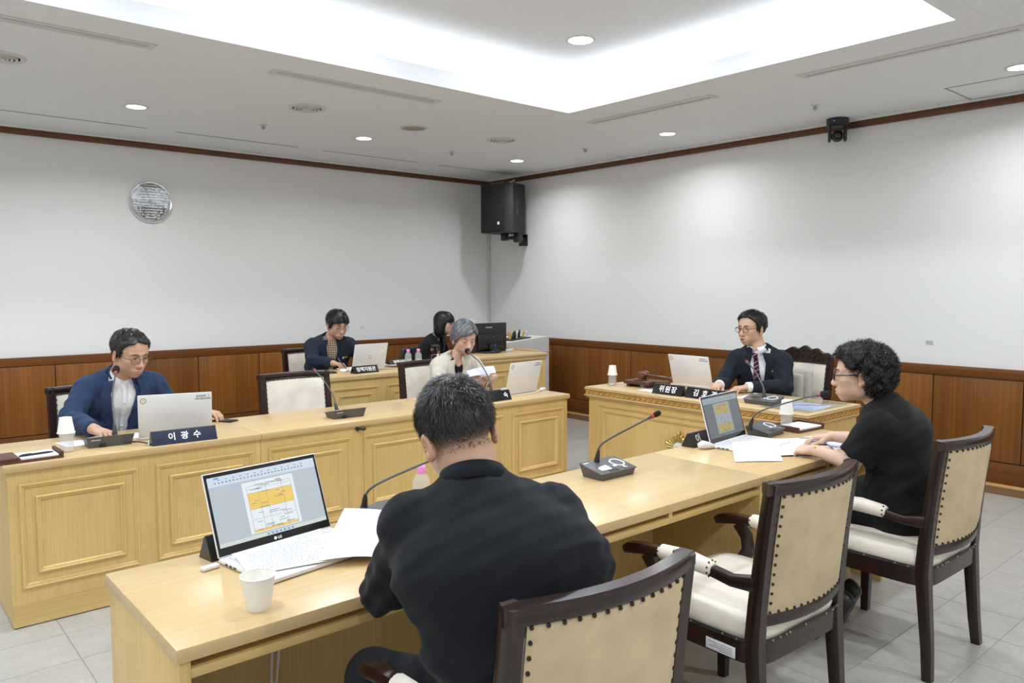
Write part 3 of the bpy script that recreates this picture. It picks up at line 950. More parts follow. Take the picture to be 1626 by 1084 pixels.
def armchair(name, label, group, HT=0.945, crest=False, loc=(0, 0, 0), rz=0):
    t = thing(name, label, 'chair', loc, rz, group)
    PX = 0.238
    BOW = 0.045
    ztop = HT if not crest else 1.0
    for s in (-1, 1):
        b = MB()
        zs = [0, 0.12, 0.28, 0.42, 0.55, 0.7, 0.83, ztop]
        b.bar([(s * (PX + (0.012 if z < 0.05 else 0.0)), post_y(z), z) for z in zs], [0.038, 0.042, 0.046, 0.050, 0.046, 0.042, 0.041, 0.040], [0.036, 0.040, 0.046, 0.052, 0.048, 0.044, 0.042, 0.040], up=(0, 1, 0))
        b.build('rear_leg', 'mahogany', t)
        b = MB(); b.bar([(s * 0.236, 0.222, 0.0), (s * 0.236, 0.220, 0.2), (s * 0.234, 0.218, 0.42)], [0.034, 0.042, 0.05], [0.034, 0.042, 0.05], up=(0, 1, 0)); b.build('front_leg', 'mahogany', t)
    # apron ring
    b = MB()
    oo = sup(0, 0, 0.262, 0.25, 7, cy=0.0)
    ii = sup(0, 0, 0.236, 0.224, 7, cy=0.0)
    b.rings([[(x, y, 0.365) for x, y in ii], [(x, y, 0.365) for x, y in oo], [(x, y, 0.437) for x, y in oo], [(x, y, 0.437) for x, y in ii]], False, False)
    b.build('seat_rail', 'mahogany', t)
    b = MB()
    prof = [(0.437, 0.985), (0.452, 1.0), (0.478, 0.99), (0.497, 0.955), (0.508, 0.88), (0.515, 0.7), (0.519, 0.4), (0.52, 0.05)]
    base = sup(0, 0, 0.258, 0.246, 6, n=40)
    b.rings([[(x * k, y * k, z + (0.0 if k > 0.9 else 0.0)) for x, y in base] for z, k in prof], True, True)
    b.build('seat_cushion', 'seat_fabric', t, ang=60)
    b = MB()
    o2 = sup(0, 0, 0.2655, 0.2535, 7)
    b.rings([[(x, y, 0.432) for x, y in o2], [(x, y, 0.445) for x, y in o2]], False, False)
    b.build('lace_band', 'lace_black', t)
    nails = MB()
    ln = sup(0, 0, 0.2665, 0.2545, 7, n=240)
    acc = 0
    for p, q in zip(ln, ln[1:] + ln[:1]):
        acc += math.hypot(q[0] - p[0], q[1] - p[1])
        if acc > 0.04:
            acc = 0
            nails.ball((p[0], p[1], 0.4385), 0.0042, n=6)
    nails.build('seat_nails', 'nail_brass', t, kind='stuff')
    # back: bowed rails and panel
    def by(x, z):
        return post_y(z) - BOW * (1 - (x / PX) ** 2)
    zr = HT - 0.018
    b = MB()
    b.bar([(x, by(x, zr) + 0.0, zr) for x in np.linspace(-PX - 0.02, PX + 0.02, 13)], 0.042, 0.038); 
    if not crest:
        b.build('top_rail', 'mahogany', t)
    else:
        b = MB()
        xs = np.linspace(-PX - 0.02, PX + 0.02, 41)
        def top(x):
            u = abs(x) / (PX + 0.02)
            return 1.075 - 0.055 * u ** 1.5 + 0.010 * math.cos(u * 15) * (1 - u * 0.4)
        fr = []
        for x in xs:
            y = by(x, 0.98)
            fr.append([(x, y - 0.02, 0.955), (x, y + 0.022, 0.955), (x, y + 0.022, top(x) - 0.006), (x, y + 0.01, top(x)), (x, y - 0.012, top(x)), (x, y - 0.02, top(x) - 0.006)])
        b.rings(fr, True, True)
        b.build('crest_rail', 'mahogany', t)
        b = MB()
        rnd = random.Random(3)
        for k in range(70):
            x = rnd.uniform(-0.24, 0.24); z = rnd.uniform(0.97, top(x) - 0.012)
            y = by(x, 0.98) + 0.022
            a = rnd.uniform(0, 3.1)
            L = 0.014
            b.tube([(x - L * math.cos(a), y, z - L * 0.6 * math.sin(a)), (x, y + 0.006, z + 0.004), (x + L * math.cos(a), y, z + L * 0.6 * math.sin(a))], [0.002, 0.0055, 0.002], 6)
        b.build('carving', 'mahogany', t, kind='stuff')
    zb0, zb1 = 0.505, (HT - 0.036 if not crest else 0.962)
    b = MB(); b.bar([(x, by(x, 0.505), 0.508) for x in np.linspace(-PX, PX, 11)], 0.036, 0.04); b.build('lower_rail', 'mahogany', t)
    zb0 = 0.527
    nx, nz = 13, 9
    xs = np.linspace(-PX + 0.021, PX - 0.021, nx)
    zs = np.linspace(zb0, zb1, nz)
    for nm, mat, off, th, sgn in (('back_panel', 'back_fabric', -0.014, 0.008, -1), ('front_pad', 'seat_fabric', 0.012, 0.018, 1)):
        b = MB()
        g0 = []; g1 = []
        for z in zs:
            r0 = []; r1 = []
            for x in xs:
                e = min(1, (1 - abs(x) / (PX - 0.02)) * 9) * min(1, min(z - zb0, zb1 - z) * 26 + 0.001)
                r0.append((x, by(x, z) + off, z)); r1.append((x, by(x, z) + off + sgn * th * math.sqrt(max(0.02, e)), z))
            g0.append(r0); g1.append(r1)
        v = [p for r in g1 for p in r] + [p for r in g0 for p in r]
        N = nx * nz
        f = []
        for i in range(nz - 1):
            for j in range(nx - 1):
                q = (i * nx + j, i * nx + j + 1, (i + 1) * nx + j + 1, (i + 1) * nx + j)
                f.append(q if sgn < 0 else q[::-1])
                q2 = tuple(N + k for k in q)
                f.append(q2[::-1] if sgn < 0 else q2)
        bd = [j for j in range(nx)] + [i * nx + nx - 1 for i in range(1, nz)] + [(nz - 1) * nx + j for j in range(nx - 2, -1, -1)] + [i * nx for i in range(nz - 2, 0, -1)]
        for a, c in zip(bd, bd[1:] + bd[:1]):
            f.append((a, N + a, N + c, c) if sgn < 0 else (c, N + c, N + a, a))
        b.add(v, f)
        b.build(nm, mat, t, ang=60)
        per = []
        x0, x1, za, zc = xs[0] + 0.006, xs[-1] - 0.006, zb0 + 0.006, zb1 - 0.006
        for x in np.linspace(x0, x1, 14): per += [(x, za), (x, zc)]
        for z in np.linspace(za, zc, 13)[1:-1]: per += [(x0, z), (x1, z)]
        nb = MB()
        for x, z in per:
            nb.ball((x, by(x, z) + off + sgn * th * 0.5, z), 0.0052, n=6)
        nb.build('back_nails' if sgn < 0 else 'front_nails', 'nail_bronze', t, kind='stuff')
        if sgn > 0:
            lb = MB()
            for z in (za - 0.002, zc + 0.002):
                lb.tube([(x, by(x, z) + off + 0.008, z) for x in np.linspace(x0 - 0.006, x1 + 0.006, 11)], 0.0045, 6)
            for x in (x0 - 0.004, x1 + 0.004):
                lb.tube([(x, by(x, z) + off + 0.008, z) for z in np.linspace(za, zc, 7)], 0.0045, 6)
            lb.build('lace_trim', 'lace_black', t)
    # arms
    for s in (-1, 1):
        b = MB()
        b.bar([(s * (PX + 0.004), -0.222, 0.622), (s * (PX + 0.022), -0.15, 0.618), (s * (PX + 0.03), -0.075, 0.632)], [0.042, 0.036, 0.034], [0.046, 0.034, 0.032])
        b.build('rear_armrest', 'mahogany', t)
        b = MB()
        b.bar([(s * (PX + 0.03), 0.12, 0.636), (s * (PX + 0.03), 0.2, 0.63), (s * (PX + 0.03), 0.262, 0.618), (s * (PX + 0.03), 0.285, 0.606)], [0.034, 0.042, 0.046, 0.034], [0.032, 0.036, 0.036, 0.026])
        b.build('front_armrest', 'mahogany', t)
        b = MB()
        b.tube([(s * (PX + 0.03), -0.085, 0.635), (s * (PX + 0.03), -0.075, 0.636), (s * (PX + 0.03), 0.02, 0.643), (s * (PX + 0.03), 0.12, 0.638), (s * (PX + 0.03), 0.13, 0.637)], [0.019, 0.026, 0.030, 0.026, 0.019], 12)
        b.build('arm_pad', 'seat_fabric', t)
        b = MB()
        for y in (-0.077, 0.122):
            for k in range(9):
                a = k * 2 * math.pi / 9
                b.ball((s * (PX + 0.03) + 0.026 * math.cos(a), y, 0.636 + 0.026 * math.sin(a)), 0.0035, n=6)
        b.build('arm_nails', 'nail_bronze', t, kind='stuff')
        b = MB()
        b.bar([(s * (PX + 0.03), 0.185, 0.615), (s * (PX + 0.032), 0.15, 0.57), (s * (PX + 0.03), 0.14, 0.52), (s * (PX + 0.024), 0.165, 0.465), (s * (PX + 0.015), 0.21, 0.415), (s * (PX + 0.012), 0.24, 0.38)], [0.03] * 6, [0.044, 0.042, 0.044, 0.05, 0.05, 0.03], up=(0, 1, 0.3))
        b.build('arm_support', 'mahogany', t)
    return t


c0 = armchair('armchair', 'beige backed dark wood armchair of the man in dark suit, nearest the camera', 'armchairs at the witness desk', loc=(-5.275, -6.575, 0), rz=R(-4))
_kids = [x for x in COL.objects if x.parent is c0]
c1 = copy_tree(c0, 'empty beige backed dark wood armchair in the middle of the front row', (-4.115, -6.405, 0), R(-1.5), kids=_kids)
copy_tree(c0, 'beige backed dark wood armchair under the curly-haired woman in black', (-3.06, -6.49, 0), R(-1.0), kids=_kids)
b = MB(); b.box(-0.2675, -0.2645, -0.17, -0.06, 0.372, 0.408, 0.001); tag_ = b.build('sticker', 'white_plastic', c1, label='white printed sticker')
b = MB(); [b.box(-0.2680, -0.2674, -0.16, -0.16 + L, z, z + 0.0025) for z, L in ((0.398, 0.09), (0.391, 0.07), (0.384, 0.085), (0.378, 0.05))]; b.build('print', 'grey_print', tag_)
copy_tree(c0, 'dark wood armchair behind the man in the blue jacket at left', (-5.30, -2.95, 0), R(180), 'armchairs of the council side', kids=_kids)
copy_tree(c0, 'empty cream armchair behind the council desk at its middle', (-4.095, -3.13, 0), R(179), 'armchairs of the council side', kids=_kids)
copy_tree(c0, 'cream armchair behind the grey-haired woman in the cream jacket', (-2.90, -3.0, 0), R(181), 'armchairs of the council side', kids=_kids)
copy_tree(c0, 'dark wood armchair of the staff man beside the clock wall', (-3.02, -1.16, 0), R(184), 'armchairs of the council side', kids=_kids)
armchair('chairman_chair', 'tall dark wood chair with carved crest behind the chairman', None, crest=True, loc=(-1.17, -4.86, 0), rz=R(86))
t = thing('back_cushion', 'grey padded back cushion leaning in the chairman chair', 'cushion', (-1.055, -4.86, 0.525), R(86))
b = MB()
b.box(-0.205, 0.205, 0.012, 0.075, 0.0, 0.40, 0.03, mtx=T(0, 0, 0, rx=R(6))); b.build('pad', 'cushion_fabric', t, ang=60)
b = MB(); b.box(-0.17, 0.17, 0.07, 0.13, 0.01, 0.36, 0.028, mtx=T(0, 0, 0, rx=R(6))); b.build('front_pad', 'cushion_fabric', t, ang=60)

# black office chair of the operator
t = thing('office_chair', 'black swivel office chair of the dark-haired woman by the monitor', 'chair', (-1.68, -1.03, 0), R(-160))
b = MB(); b.box(-0.22, 0.22, -0.025, 0.025, 0, 0.39, 0.024, mtx=T(0, -0.24, 0.50, rx=R(-6))); b.build('backrest', 'dark_plastic', t, ang=60)
b = MB(); b.box(-0.24, 0.24, -0.22, 0.24, 0.43, 0.50, 0.03); b.build('seat', 'dark_plastic', t, ang=60)
b = MB(); b.cyl((0, 0, 0.08), (0, 0, 0.43), 0.028); b.build('column', 'dark_plastic', t)
b = MB(); b.bar([(0, -0.2, 0.44), (0, -0.285, 0.5), (0, -0.27, 0.62)], 0.06, 0.02, up=(0, 1, 0.2)); b.build('back_support', 'dark_plastic', t)
for k in range(5):
    a = k * 2 * math.pi / 5
    b = MB(); b.bar([(0.02 * math.cos(a), 0.02 * math.sin(a), 0.10), (0.28 * math.cos(a), 0.28 * math.sin(a), 0.075)], 0.04, 0.03); b.build('base_arm', 'dark_plastic', t)
    b = MB(); b.lathe([(0.026, -0.02), (0.028, 0), (0.026, 0.02)], 14, T(0.28 * math.cos(a), 0.28 * math.sin(a), 0.028, rx=R(90), rz=a)); b.build('caster', 'black_plastic', t)

# ------------------------------------------------------------------ things on the desks
def laptop(label, loc, rz, W=0.352, D=0.235, H=0.232, tilt=18, lid='council', screen=False, mat='white_plastic', group=None):
    """hinge along local X through the origin, keyboard toward -Y, lid leaning back toward +Y"""
    t = thing('laptop', label, 'laptop', loc, rz, group)
    b = MB(); b.box(-W / 2, W / 2, -D, 0.004, 0.001, 0.015, 0.006); b.build('base', mat, t)
    b = MB(); b.box(-W / 2 + 0.022, W / 2 - 0.022, -0.125, -0.018, 0.0148, 0.0156); kb = b.build('keyboard', 'keyboard_grey', t)
    b = MB()
    for r in range(5):
        for c in range(15):
            x = -W / 2 + 0.026 + c * (W - 0.052) / 15
            b.box(x, x + (W - 0.052) / 15 - 0.003, -0.122 + r * 0.0205, -0.122 + r * 0.0205 + 0.017, 0.0155, 0.0168)
    b.build('keycaps', 'white_plastic', kb, kind='stuff')
    b = MB(); b.box(-0.05, 0.05, -D + 0.012, -D + 0.085, 0.0149, 0.0154); b.build('touchpad', 'keyboard_grey', t)
    b = MB(); [b.box(-W / 2 - 0.0004, -W / 2 + 0.002, -0.05 - k * 0.022, -0.036 - k * 0.022, 0.005, 0.010) for k in range(3)]; b.build('port', 'black_plastic', t)
    L = T(0, 0.002, 0.014, rx=R(-tilt))
    b = MB(); b.box(-W / 2, W / 2, -0.003, 0.003, 0.0, H, 0.0028); ld = b.build('lid', mat, t)
    ld.matrix_local = L
    b = MB(); b.box(-W / 2 + 0.003, W / 2 - 0.003, -0.0038, -0.0028, 0.003, H - 0.003, 0.0); b.build('bezel', 'black_gloss', ld, smooth=False)
    b = MB(); b.cyl((-W / 2 + 0.04, 0.0, 0.013), (W / 2 - 0.04, 0.0, 0.013), 0.006); b.build('hinge', mat, t)
    bk = Matrix.Rotation(R(180), 4, 'Z')
    if lid == 'council':
        b = MB(); pent(b, W / 2 - 0.026, H - 0.03, 0.016, 0.0034); b.build('emblem', 'gold_print', ld)
        text_mesh('의회', 0.009, 'gold_print', ld, T(W / 2 - 0.026, 0.0034, H - 0.03) @ bk @ T(rx=R(90)))
        text_mesh('운영위원회   3', 0.0105, 'dark_print', ld, T(-W / 2 + 0.045, 0.0034, H - 0.02) @ bk @ T(rx=R(90)), bold=0.0002)
        text_mesh('(예산 결산위원회)', 0.0105, 'dark_print', ld, T(-W / 2 + 0.043, 0.0034, H - 0.034) @ bk @ T(rx=R(90)), bold=0.0002)
    elif lid == 'staff':
        b = MB(); pent(b, 0.0, H * 0.47, 0.018, 0.0034); b.build('emblem', 'gold_print', ld)
        b = MB(); b.box(-W / 2 + 0.02, -W / 2 + 0.085, 0.003, 0.0036, H - 0.09, H - 0.015); st = b.build('sticker', 'paper_cup', ld, smooth=False, label='square cream sticker')
        b = MB(); pent(b, -W / 2 + 0.052, H - 0.045, 0.008, 0.004); b.build('sticker_mark', 'gold_print', ld)
    if screen:
        screen_doc(ld, W - 0.022, H - 0.04, 0.026, screen)
    return t


def pent(b, cx, cz, r, y):
    """five-sided outline ring on a lid's outer face"""
    n = 40
    o, i = [], []
    for k in range(n):
        a = 2 * math.pi * k / n + R(90)
        m = math.cos(math.pi / 5) / math.cos(((a - R(90)) + math.pi / 5) % (2 * math.pi / 5) - math.pi / 5)
        q = r * (0.35 + 0.65 * m) * 1.06
        o.append((cx - q * math.cos(a), y, cz + q * math.sin(a)))
        i.append((cx - q * 0.74 * math.cos(a), y, cz + q * 0.74 * math.sin(a)))
    b.rings([o, i], False, False)


emit('scr_grey', (0.50, 0.57, 0.63), 0.9)
emit('scr_bar', (0.62, 0.72, 0.84), 0.95)
emit('scr_white', (0.80, 0.86, 0.90), 0.95)
emit('scr_yellow', (0.84, 0.58, 0.12), 0.98)
emit('scr_ink', (0.16, 0.18, 0.22), 0.9)
emit('scr_blue', (0.10, 0.32, 0.80), 0.9)
emit('scr_task', (0.66, 0.70, 0.66), 0.95)
emit('scr_dark', (0.13, 0.15, 0.165), 0.9)
emit('scr_dim', (0.33, 0.385, 0.42), 0.9)
emit('scr_mud', (0.47, 0.36, 0.10), 0.9)


def screen_doc(ld, w, h, z0, kind):
    bright = kind == 1
    gm, wm, ym, bm_ = ('scr_grey', 'scr_white', 'scr_yellow', 'scr_bar') if bright else ('scr_dark', 'scr_dim', 'scr_mud', 'scr_dim')
    Q = lambda b, x0, x1, a0, a1, y=-0.0042: b.box(x0, x1, y, y + 0.0003, a0, a1)
    b = MB(); b.box(-w / 2, w / 2, -0.0042, -0.0036, z0, z0 + h)
    sc = b.build('screen', gm, ld, smooth=False)
    y = -0.0046
    b = MB(); Q(b, -w / 2, w / 2, z0 + h * 0.86, z0 + h, y); b.build('toolbar', bm_, sc, smooth=False)
    b = MB(); Q(b, -w / 2, w / 2, z0, z0 + h * 0.055, y); b.build('taskbar', 'scr_task' if bright else 'scr_dark', sc, smooth=False)
    px0, px1 = (-w * 0.22, w * 0.26) if bright else (-w * 0.24, w * 0.22)
    b = MB(); Q(b, px0, px1, z0 + h * 0.075, z0 + h * 0.83, y); b.build('page', wm, sc, smooth=False)
    b = MB()
    y -= 0.0004
    if bright:
        Q(b, px0 + 0.012, px1 - 0.012, z0 + h * 0.42, z0 + h * 0.66, y); Q(b, px0 + 0.012, px1 - 0.012, z0 + h * 0.085, z0 + h * 0.12, y)
    else:
        Q(b, px0 + 0.01, px1 - 0.01, z0 + h * 0.56, z0 + h * 0.80, y); Q(b, px0 + 0.01, px1 - 0.01, z0 + h * 0.09, z0 + h * 0.30, y)
    b.build('table_cell', ym, sc, smooth=False)
    y -= 0.0004
    b = MB()
    rn = random.Random(5)
    for k in range(34):
        z = z0 + h * (0.10 + 0.70 * rn.random())
        x = px0 + 0.02 + rn.random() * (px1 - px0 - 0.07)
        L = 0.012 + 0.03 * rn.random()
        n = int(L / 0.004)
        for i in range(n):
            Q(b, x + i * 0.004, x + i * 0.004 + 0.0026, z, z + 0.0022, y)
    for k in range(26):
        x = -w / 2 + 0.02 + k * (w - 0.06) / 26
        Q(b, x, x + 0.005, z0 + h * 0.90, z0 + h * 0.918, y)
        if k % 2: Q(b, x, x + 0.007, z0 + h * 0.945, z0 + h * 0.955, y)
    for xx in (px0 + 0.012, px0 + 0.05, px0 + 0.075, px1 - 0.045, px1 - 0.012):
        Q(b, xx, xx + 0.0006, z0 + h * 0.09, z0 + h * 0.76, y)
    for zz in (0.12, 0.27, 0.42, 0.66, 0.72, 0.76):
        Q(b, px0 + 0.012, px1 - 0.012, z0 + h * zz, z0 + h * zz + 0.0006, y)
    b.build('screen_text', 'scr_ink', sc, smooth=False, kind='stuff')
    b = MB()
    Q(b, -w / 2 + 0.02, -w / 2 + 0.035, z0 + h * 0.965, z0 + h * 0.985, y)
    for k in range(7):
        Q(b, -0.03 + k * 0.014, -0.023 + k * 0.014, z0 + h * 0.015, z0 + h * 0.04, y)
    b.build('screen_icons', 'scr_blue', sc, smooth=False)


LP1 = laptop('open white laptop with bright document screen, before the man in dark suit', (-5.476, -5.682, DH), R(9), W=0.388, D=0.255, H=0.243, tilt=20, lid=None, screen=1)
# brand mark under the screen, in the bezel
_ld = [c for c in COL.objects if c.parent is LP1 and c.name.startswith('lid')][0]
text_mesh('LG', 0.011, 'white_print', _ld, T(0.008, -0.0042, 0.0135, rx=R(90)), bold=0.0003)
b = MB(); b.lathe([(0.0048, 0), (0.0048, 0.0006), (0.001, 0.0006)], 16, T(-0.007, -0.0038, 0.0137, rx=R(90))); b.build('round_mark', 'white_print', _ld)
LP2 = laptop('open white laptop with dim document screen, before the curly-haired woman', (-3.09, -5.685, DH), R(6), W=0.372, D=0.24, H=0.238, tilt=16, lid=None, screen=2)
laptop('open white laptop with gold emblem before the man in the blue jacket', (-5.150, -3.70, DH), R(164.5), tilt=14)
laptop('open white laptop with gold emblem at the right end of the council desk', (-2.665, -3.625, DH), R(187), tilt=14)
laptop('open white laptop with gold emblem on the chairman desk', (-1.745, -4.49, CH), R(90), tilt=16)
laptop('open white laptop with square sticker on the staff man desk', (-2.935, -1.885, CH), R(185), tilt=14, lid='staff')

# USB plugs and dongles
t = thing('usb_dongle', 'small white plug at the left edge of the bright laptop', 'plug', (-5.69, -5.735, DH), R(10))
b = MB(); b.box(-0.036, 0.014, -0.011, 0.011, 0.001, 0.012, 0.004); b.build('shell', 'white_plastic', t)
t = thing('laptop_charger_plug', 'white cable bundle beside the dim laptop of the curly-haired woman', 'plug', (-3.305, -5.70, DH), R(20))
b = MB(); b.tube([(-0.03, 0.03, 0.02), (-0.015, 0.015, 0.022), (0.0, -0.005, 0.018), (0.03, -0.03, 0.012)], [0.012, 0.021, 0.018, 0.008], 12); b.build('bundle', 'white_plastic', t)
b = MB(); b.tube(bez([(0.02, -0.02, 0.01), (0.05, -0.045, 0.006), (0.085, -0.03, 0.008)], 8), 0.005, 8); b.build('cable', 'cable_white', t)


def nameplate(label, loc, rz, L, text, mat='black_gloss', size=0.042, h=0.068, both=False, spacing=1.5, tx=0.0, italic=False):
    t = thing('nameplate', label, 'nameplate', loc, rz)
    d = 0.036
    b = MB()
    prof = [(-d, 0), (d, 0), (0.004, h), (-0.004, h)]
    b.rings([[(x, y, z) for y, z in prof] for x in (-L / 2, L / 2)], True, True)
    b.build('plate', mat, t, ang=20)
    a = math.atan2(h, d - 0.004)
    ny = -(d + 0.004) / 2 - 0.0009
    text_mesh(text, size, 'white_print', t, T(tx, ny, h / 2 + 0.0003, rx=a), bold=0.0009, spacing=spacing)
    if both:
        text_mesh(text, size, 'white_print', t, T(-tx, -ny, h / 2 + 0.0003, rx=a) if 0 else Matrix.Rotation(math.pi, 4, 'Z') @ T(tx, ny, h / 2 + 0.0003, rx=a), bold=0.0009, spacing=spacing)
    return t


nameplate('glossy navy nameplate before the man in the blue jacket, three white characters', (-5.155, -3.835, DH), R(-3), 0.315, '이 광 수', 'plate_blue', spacing=1.25)
nameplate('black nameplate with one white character showing beside the grey-haired woman', (-3.075, -3.79, DH), R(2), 0.30, '숙', tx=0.105)
nameplate('black nameplate on the chairman desk, left of the two, giving the office', (-2.195, -4.625, CH), R(-90), 0.25, '위원장', size=0.05, spacing=1.2)
nameplate('black nameplate on the chairman desk, right of the two, giving a name', (-2.195, -4.925, CH), R(-92), 0.31, '김 호 경', size=0.05, spacing=1.2)
nameplate('black slanted nameplate of the staff desk with five white characters', (-3.06, -2.04, CH), R(4), 0.25, '정책지원관', size=0.044, h=0.062, spacing=0.95)
nameplate('plain black nameplate behind the bright laptop at the near desk', (-5.52, -5.625, DH), R(9), 0.33, '이', tx=0.11)
nameplate('black nameplate peeking out left of the dim laptop', (-3.19, -5.605, DH), R(4), 0.30, '이', tx=-0.085, size=0.05)
nameplate('dark nameplate lying on papers right of the staff laptop', (-2.52, -1.75, CH + 0.022), R(0), 0.25, '정책지원관', 'dark_plastic', size=0.036, h=0.04, spacing=0.95)


def mic_unit(label, loc, rz, pts, back=False, foam=False):
    """conference microphone: wedge base low toward -Y (the speaker), neck given in room coordinates"""
    t = thing('microphone', label, 'microphone', loc, rz)
    W, D = 0.215, 0.125
    b = MB()
    q = [(-D / 2 + 0.006, 0.0), (D / 2 - 0.012, 0.0), (D / 2, 0.052), (-D / 2, 0.026)]
    inner = 0.012
    b.rings([[(-W / 2 + inner * (1 - z / 0.052) , y, z) for y, z in q], [(W / 2 - inner * (1 - z / 0.052), y, z) for y, z in q]], True, True)
    b.build('base', 'grey_plastic', t, ang=20)
    sl = math.atan2(0.026, D)
    TP = T(0, 0, 0.0395, rx=sl)
    b = MB(); b.box(-W / 2 - 0.002, W / 2 + 0.002, -D / 2 - 0.003, D / 2 + 0.003, -0.001, 0.003, 0.0014, mtx=TP); b.build('top_plate', 'grey_plastic', t)
    b = MB(); b.box(-0.075, -0.015, -0.035, 0.0, 0.0028, 0.0036, mtx=TP); b.build('display', 'black_gloss', t)
    for k in range(6):
        b = MB(); x = -0.045 + (k % 3) * 0.02; y = -0.045 - (k // 3) * 0.011
        b.box(x, x + 0.014, y - 0.004, y + 0.004, 0.0028, 0.0048, 0.001, mtx=TP); b.build('button', 'dark_plastic', t)
    b = MB(); b.lathe([(0.028, 0.003), (0.029, 0.0055), (0.034, 0.0055), (0.035, 0.003)], 32, TP @ T(0.06, 0.005, 0), cap0=False, cap1=False); b.build('speaker_ring', 'white_plastic', t)
    b = MB(); b.lathe([(0.028, 0.003), (0.02, 0.0042), (0.002, 0.0046)], 28, TP @ T(0.06, 0.005, 0)); b.build('speaker_grille', 'grey_plastic', t)
    b = MB(); b.box(0.012, 0.030, -0.026, -0.011, 0.003, 0.005, 0.002, mtx=TP); b.build('talk_button', 'white_plastic', t)
    b = MB(); b.lathe([(0.012, 0.003), (0.012, 0.006), (0.003, 0.0065)], 18, TP @ T(0.055, -0.045, 0)); b.build('knob', 'steel', t)
    b = MB(); b.box(0.045, 0.085, D / 2 - 0.0036, D / 2 - 0.0028 + 0.0004, 0.037, 0.0395); b.box(-0.098, -0.068, 0.046, 0.051, 0.0028, 0.0034, mtx=TP); b.build('maker_mark', 'white_print', t, kind='stuff')
    b = MB(); b.box(0.02, 0.05, D / 2 - 0.012, D / 2 - 0.002, 0.002, 0.018, 0.002); b.build('cable_notch', 'black_plastic', t)
    inv = (Matrix.Translation(loc) @ Matrix.Rotation(rz, 4, 'Z')).inverted()
    P = [inv @ Vector(p) for p in pts]
    nb = MB()
    p0 = P[0]
    d0 = (P[1] - P[0]).normalized()
    nb.tube([p0 - d0 * 0.01, p0 + d0 * 0.012, p0 + d0 * 0.013, p0 + d0 * 0.04, p0 + d0 * 0.055], [0.013, 0.0125, 0.011, 0.0085, 0.005], 14)
    nb.build('neck_socket', 'dark_plastic', t)
    cv = bez([p0] + P[1:], 30)
    nb = MB(); nb.tube(cv, [0.0042] * len(cv), 10); nk = nb.build('gooseneck', 'grey_plastic', t)
    e = cv[-1]; dd = (cv[-1] - cv[-3]).normalized()
    nb = MB(); nb.tube([e - dd * 0.012, e, e + dd * 0.012], [0.005, 0.008, 0.0098], 12); nb.build('capsule', 'grey_plastic', t)
    nb = MB(); nb.tube([e + dd * 0.011, e + dd * 0.018], [0.0104, 0.0108], 14); nb.build('light_ring', 'red_ring', t)
    nb = MB()
    r = 0.019 if foam else 0.0115
    L = 0.046 if foam else 0.030
    nb.tube([e + dd * (0.017 + L * q) for q in (0, 0.12, 0.35, 0.65, 0.88, 1.0)], [r * 0.7, r * 0.92, r, r * 0.97, r * 0.72, r * 0.2], 16)
    nb.build('windscreen', 'black_foam', t)
    return t


mic_unit('conference microphone in the middle of the near desk with white ring', (-4.053, -5.735, DH), R(0), [(-4.075, -5.69, 0.797), (-4.07, -5.70, 0.86), (-4.045, -5.745, 0.905), (-3.98, -5.90, 1.005)])
mic_unit('conference microphone half hidden by papers and the man in dark suit', (-5.12, -5.70, DH), R(8), [(-5.165, -5.655, 0.797), (-5.165, -5.665, 0.845), (-5.13, -5.69, 0.885), (-4.99, -5.77, 0.95), (-4.90, -5.82, 0.985)])
mic_unit('conference microphone with foam windscreen before the curly-haired woman', (-2.76, -5.69, DH), R(6), [(-2.87, -5.665, 0.795), (-2.865, -5.68, 0.85), (-2.845, -5.73, 0.895), (-2.77, -5.90, 0.965), (-2.745, -5.965, 0.985)], foam=True)
mic_unit('conference microphone before the man in the blue jacket, neck upright', (-5.465, -3.665, DH), R(177), [(-5.425, -3.625, 0.79), (-5.42, -3.60, 0.86), (-5.40, -3.50, 0.97), (-5.35, -3.37, 1.07)], foam=True)
mic_unit('conference microphone on the council desk before the empty chair', (-4.16, -3.70, DH), R(178), [(-4.215, -3.70, 0.79), (-4.215, -3.66, 0.87), (-4.20, -3.52, 0.95), (-4.185, -3.37, 1.0)])
mic_unit('conference microphone at the mouth of the grey-haired woman', (-3.00, -3.60, DH), R(180), [(-2.93, -3.60, 0.79), (-2.92, -3.57, 0.86), (-2.885, -3.42, 0.97), (-2.862, -3.26, 1.035)], foam=True)
mic_unit('conference microphone bent toward the chairman with dark tie', (-2.10, -5.28, CH), R(-90), [(-2.10, -5.285, 0.845), (-2.085, -5.27, 0.90), (-2.02, -5.17, 0.99), (-1.955, -5.075, 1.035)])


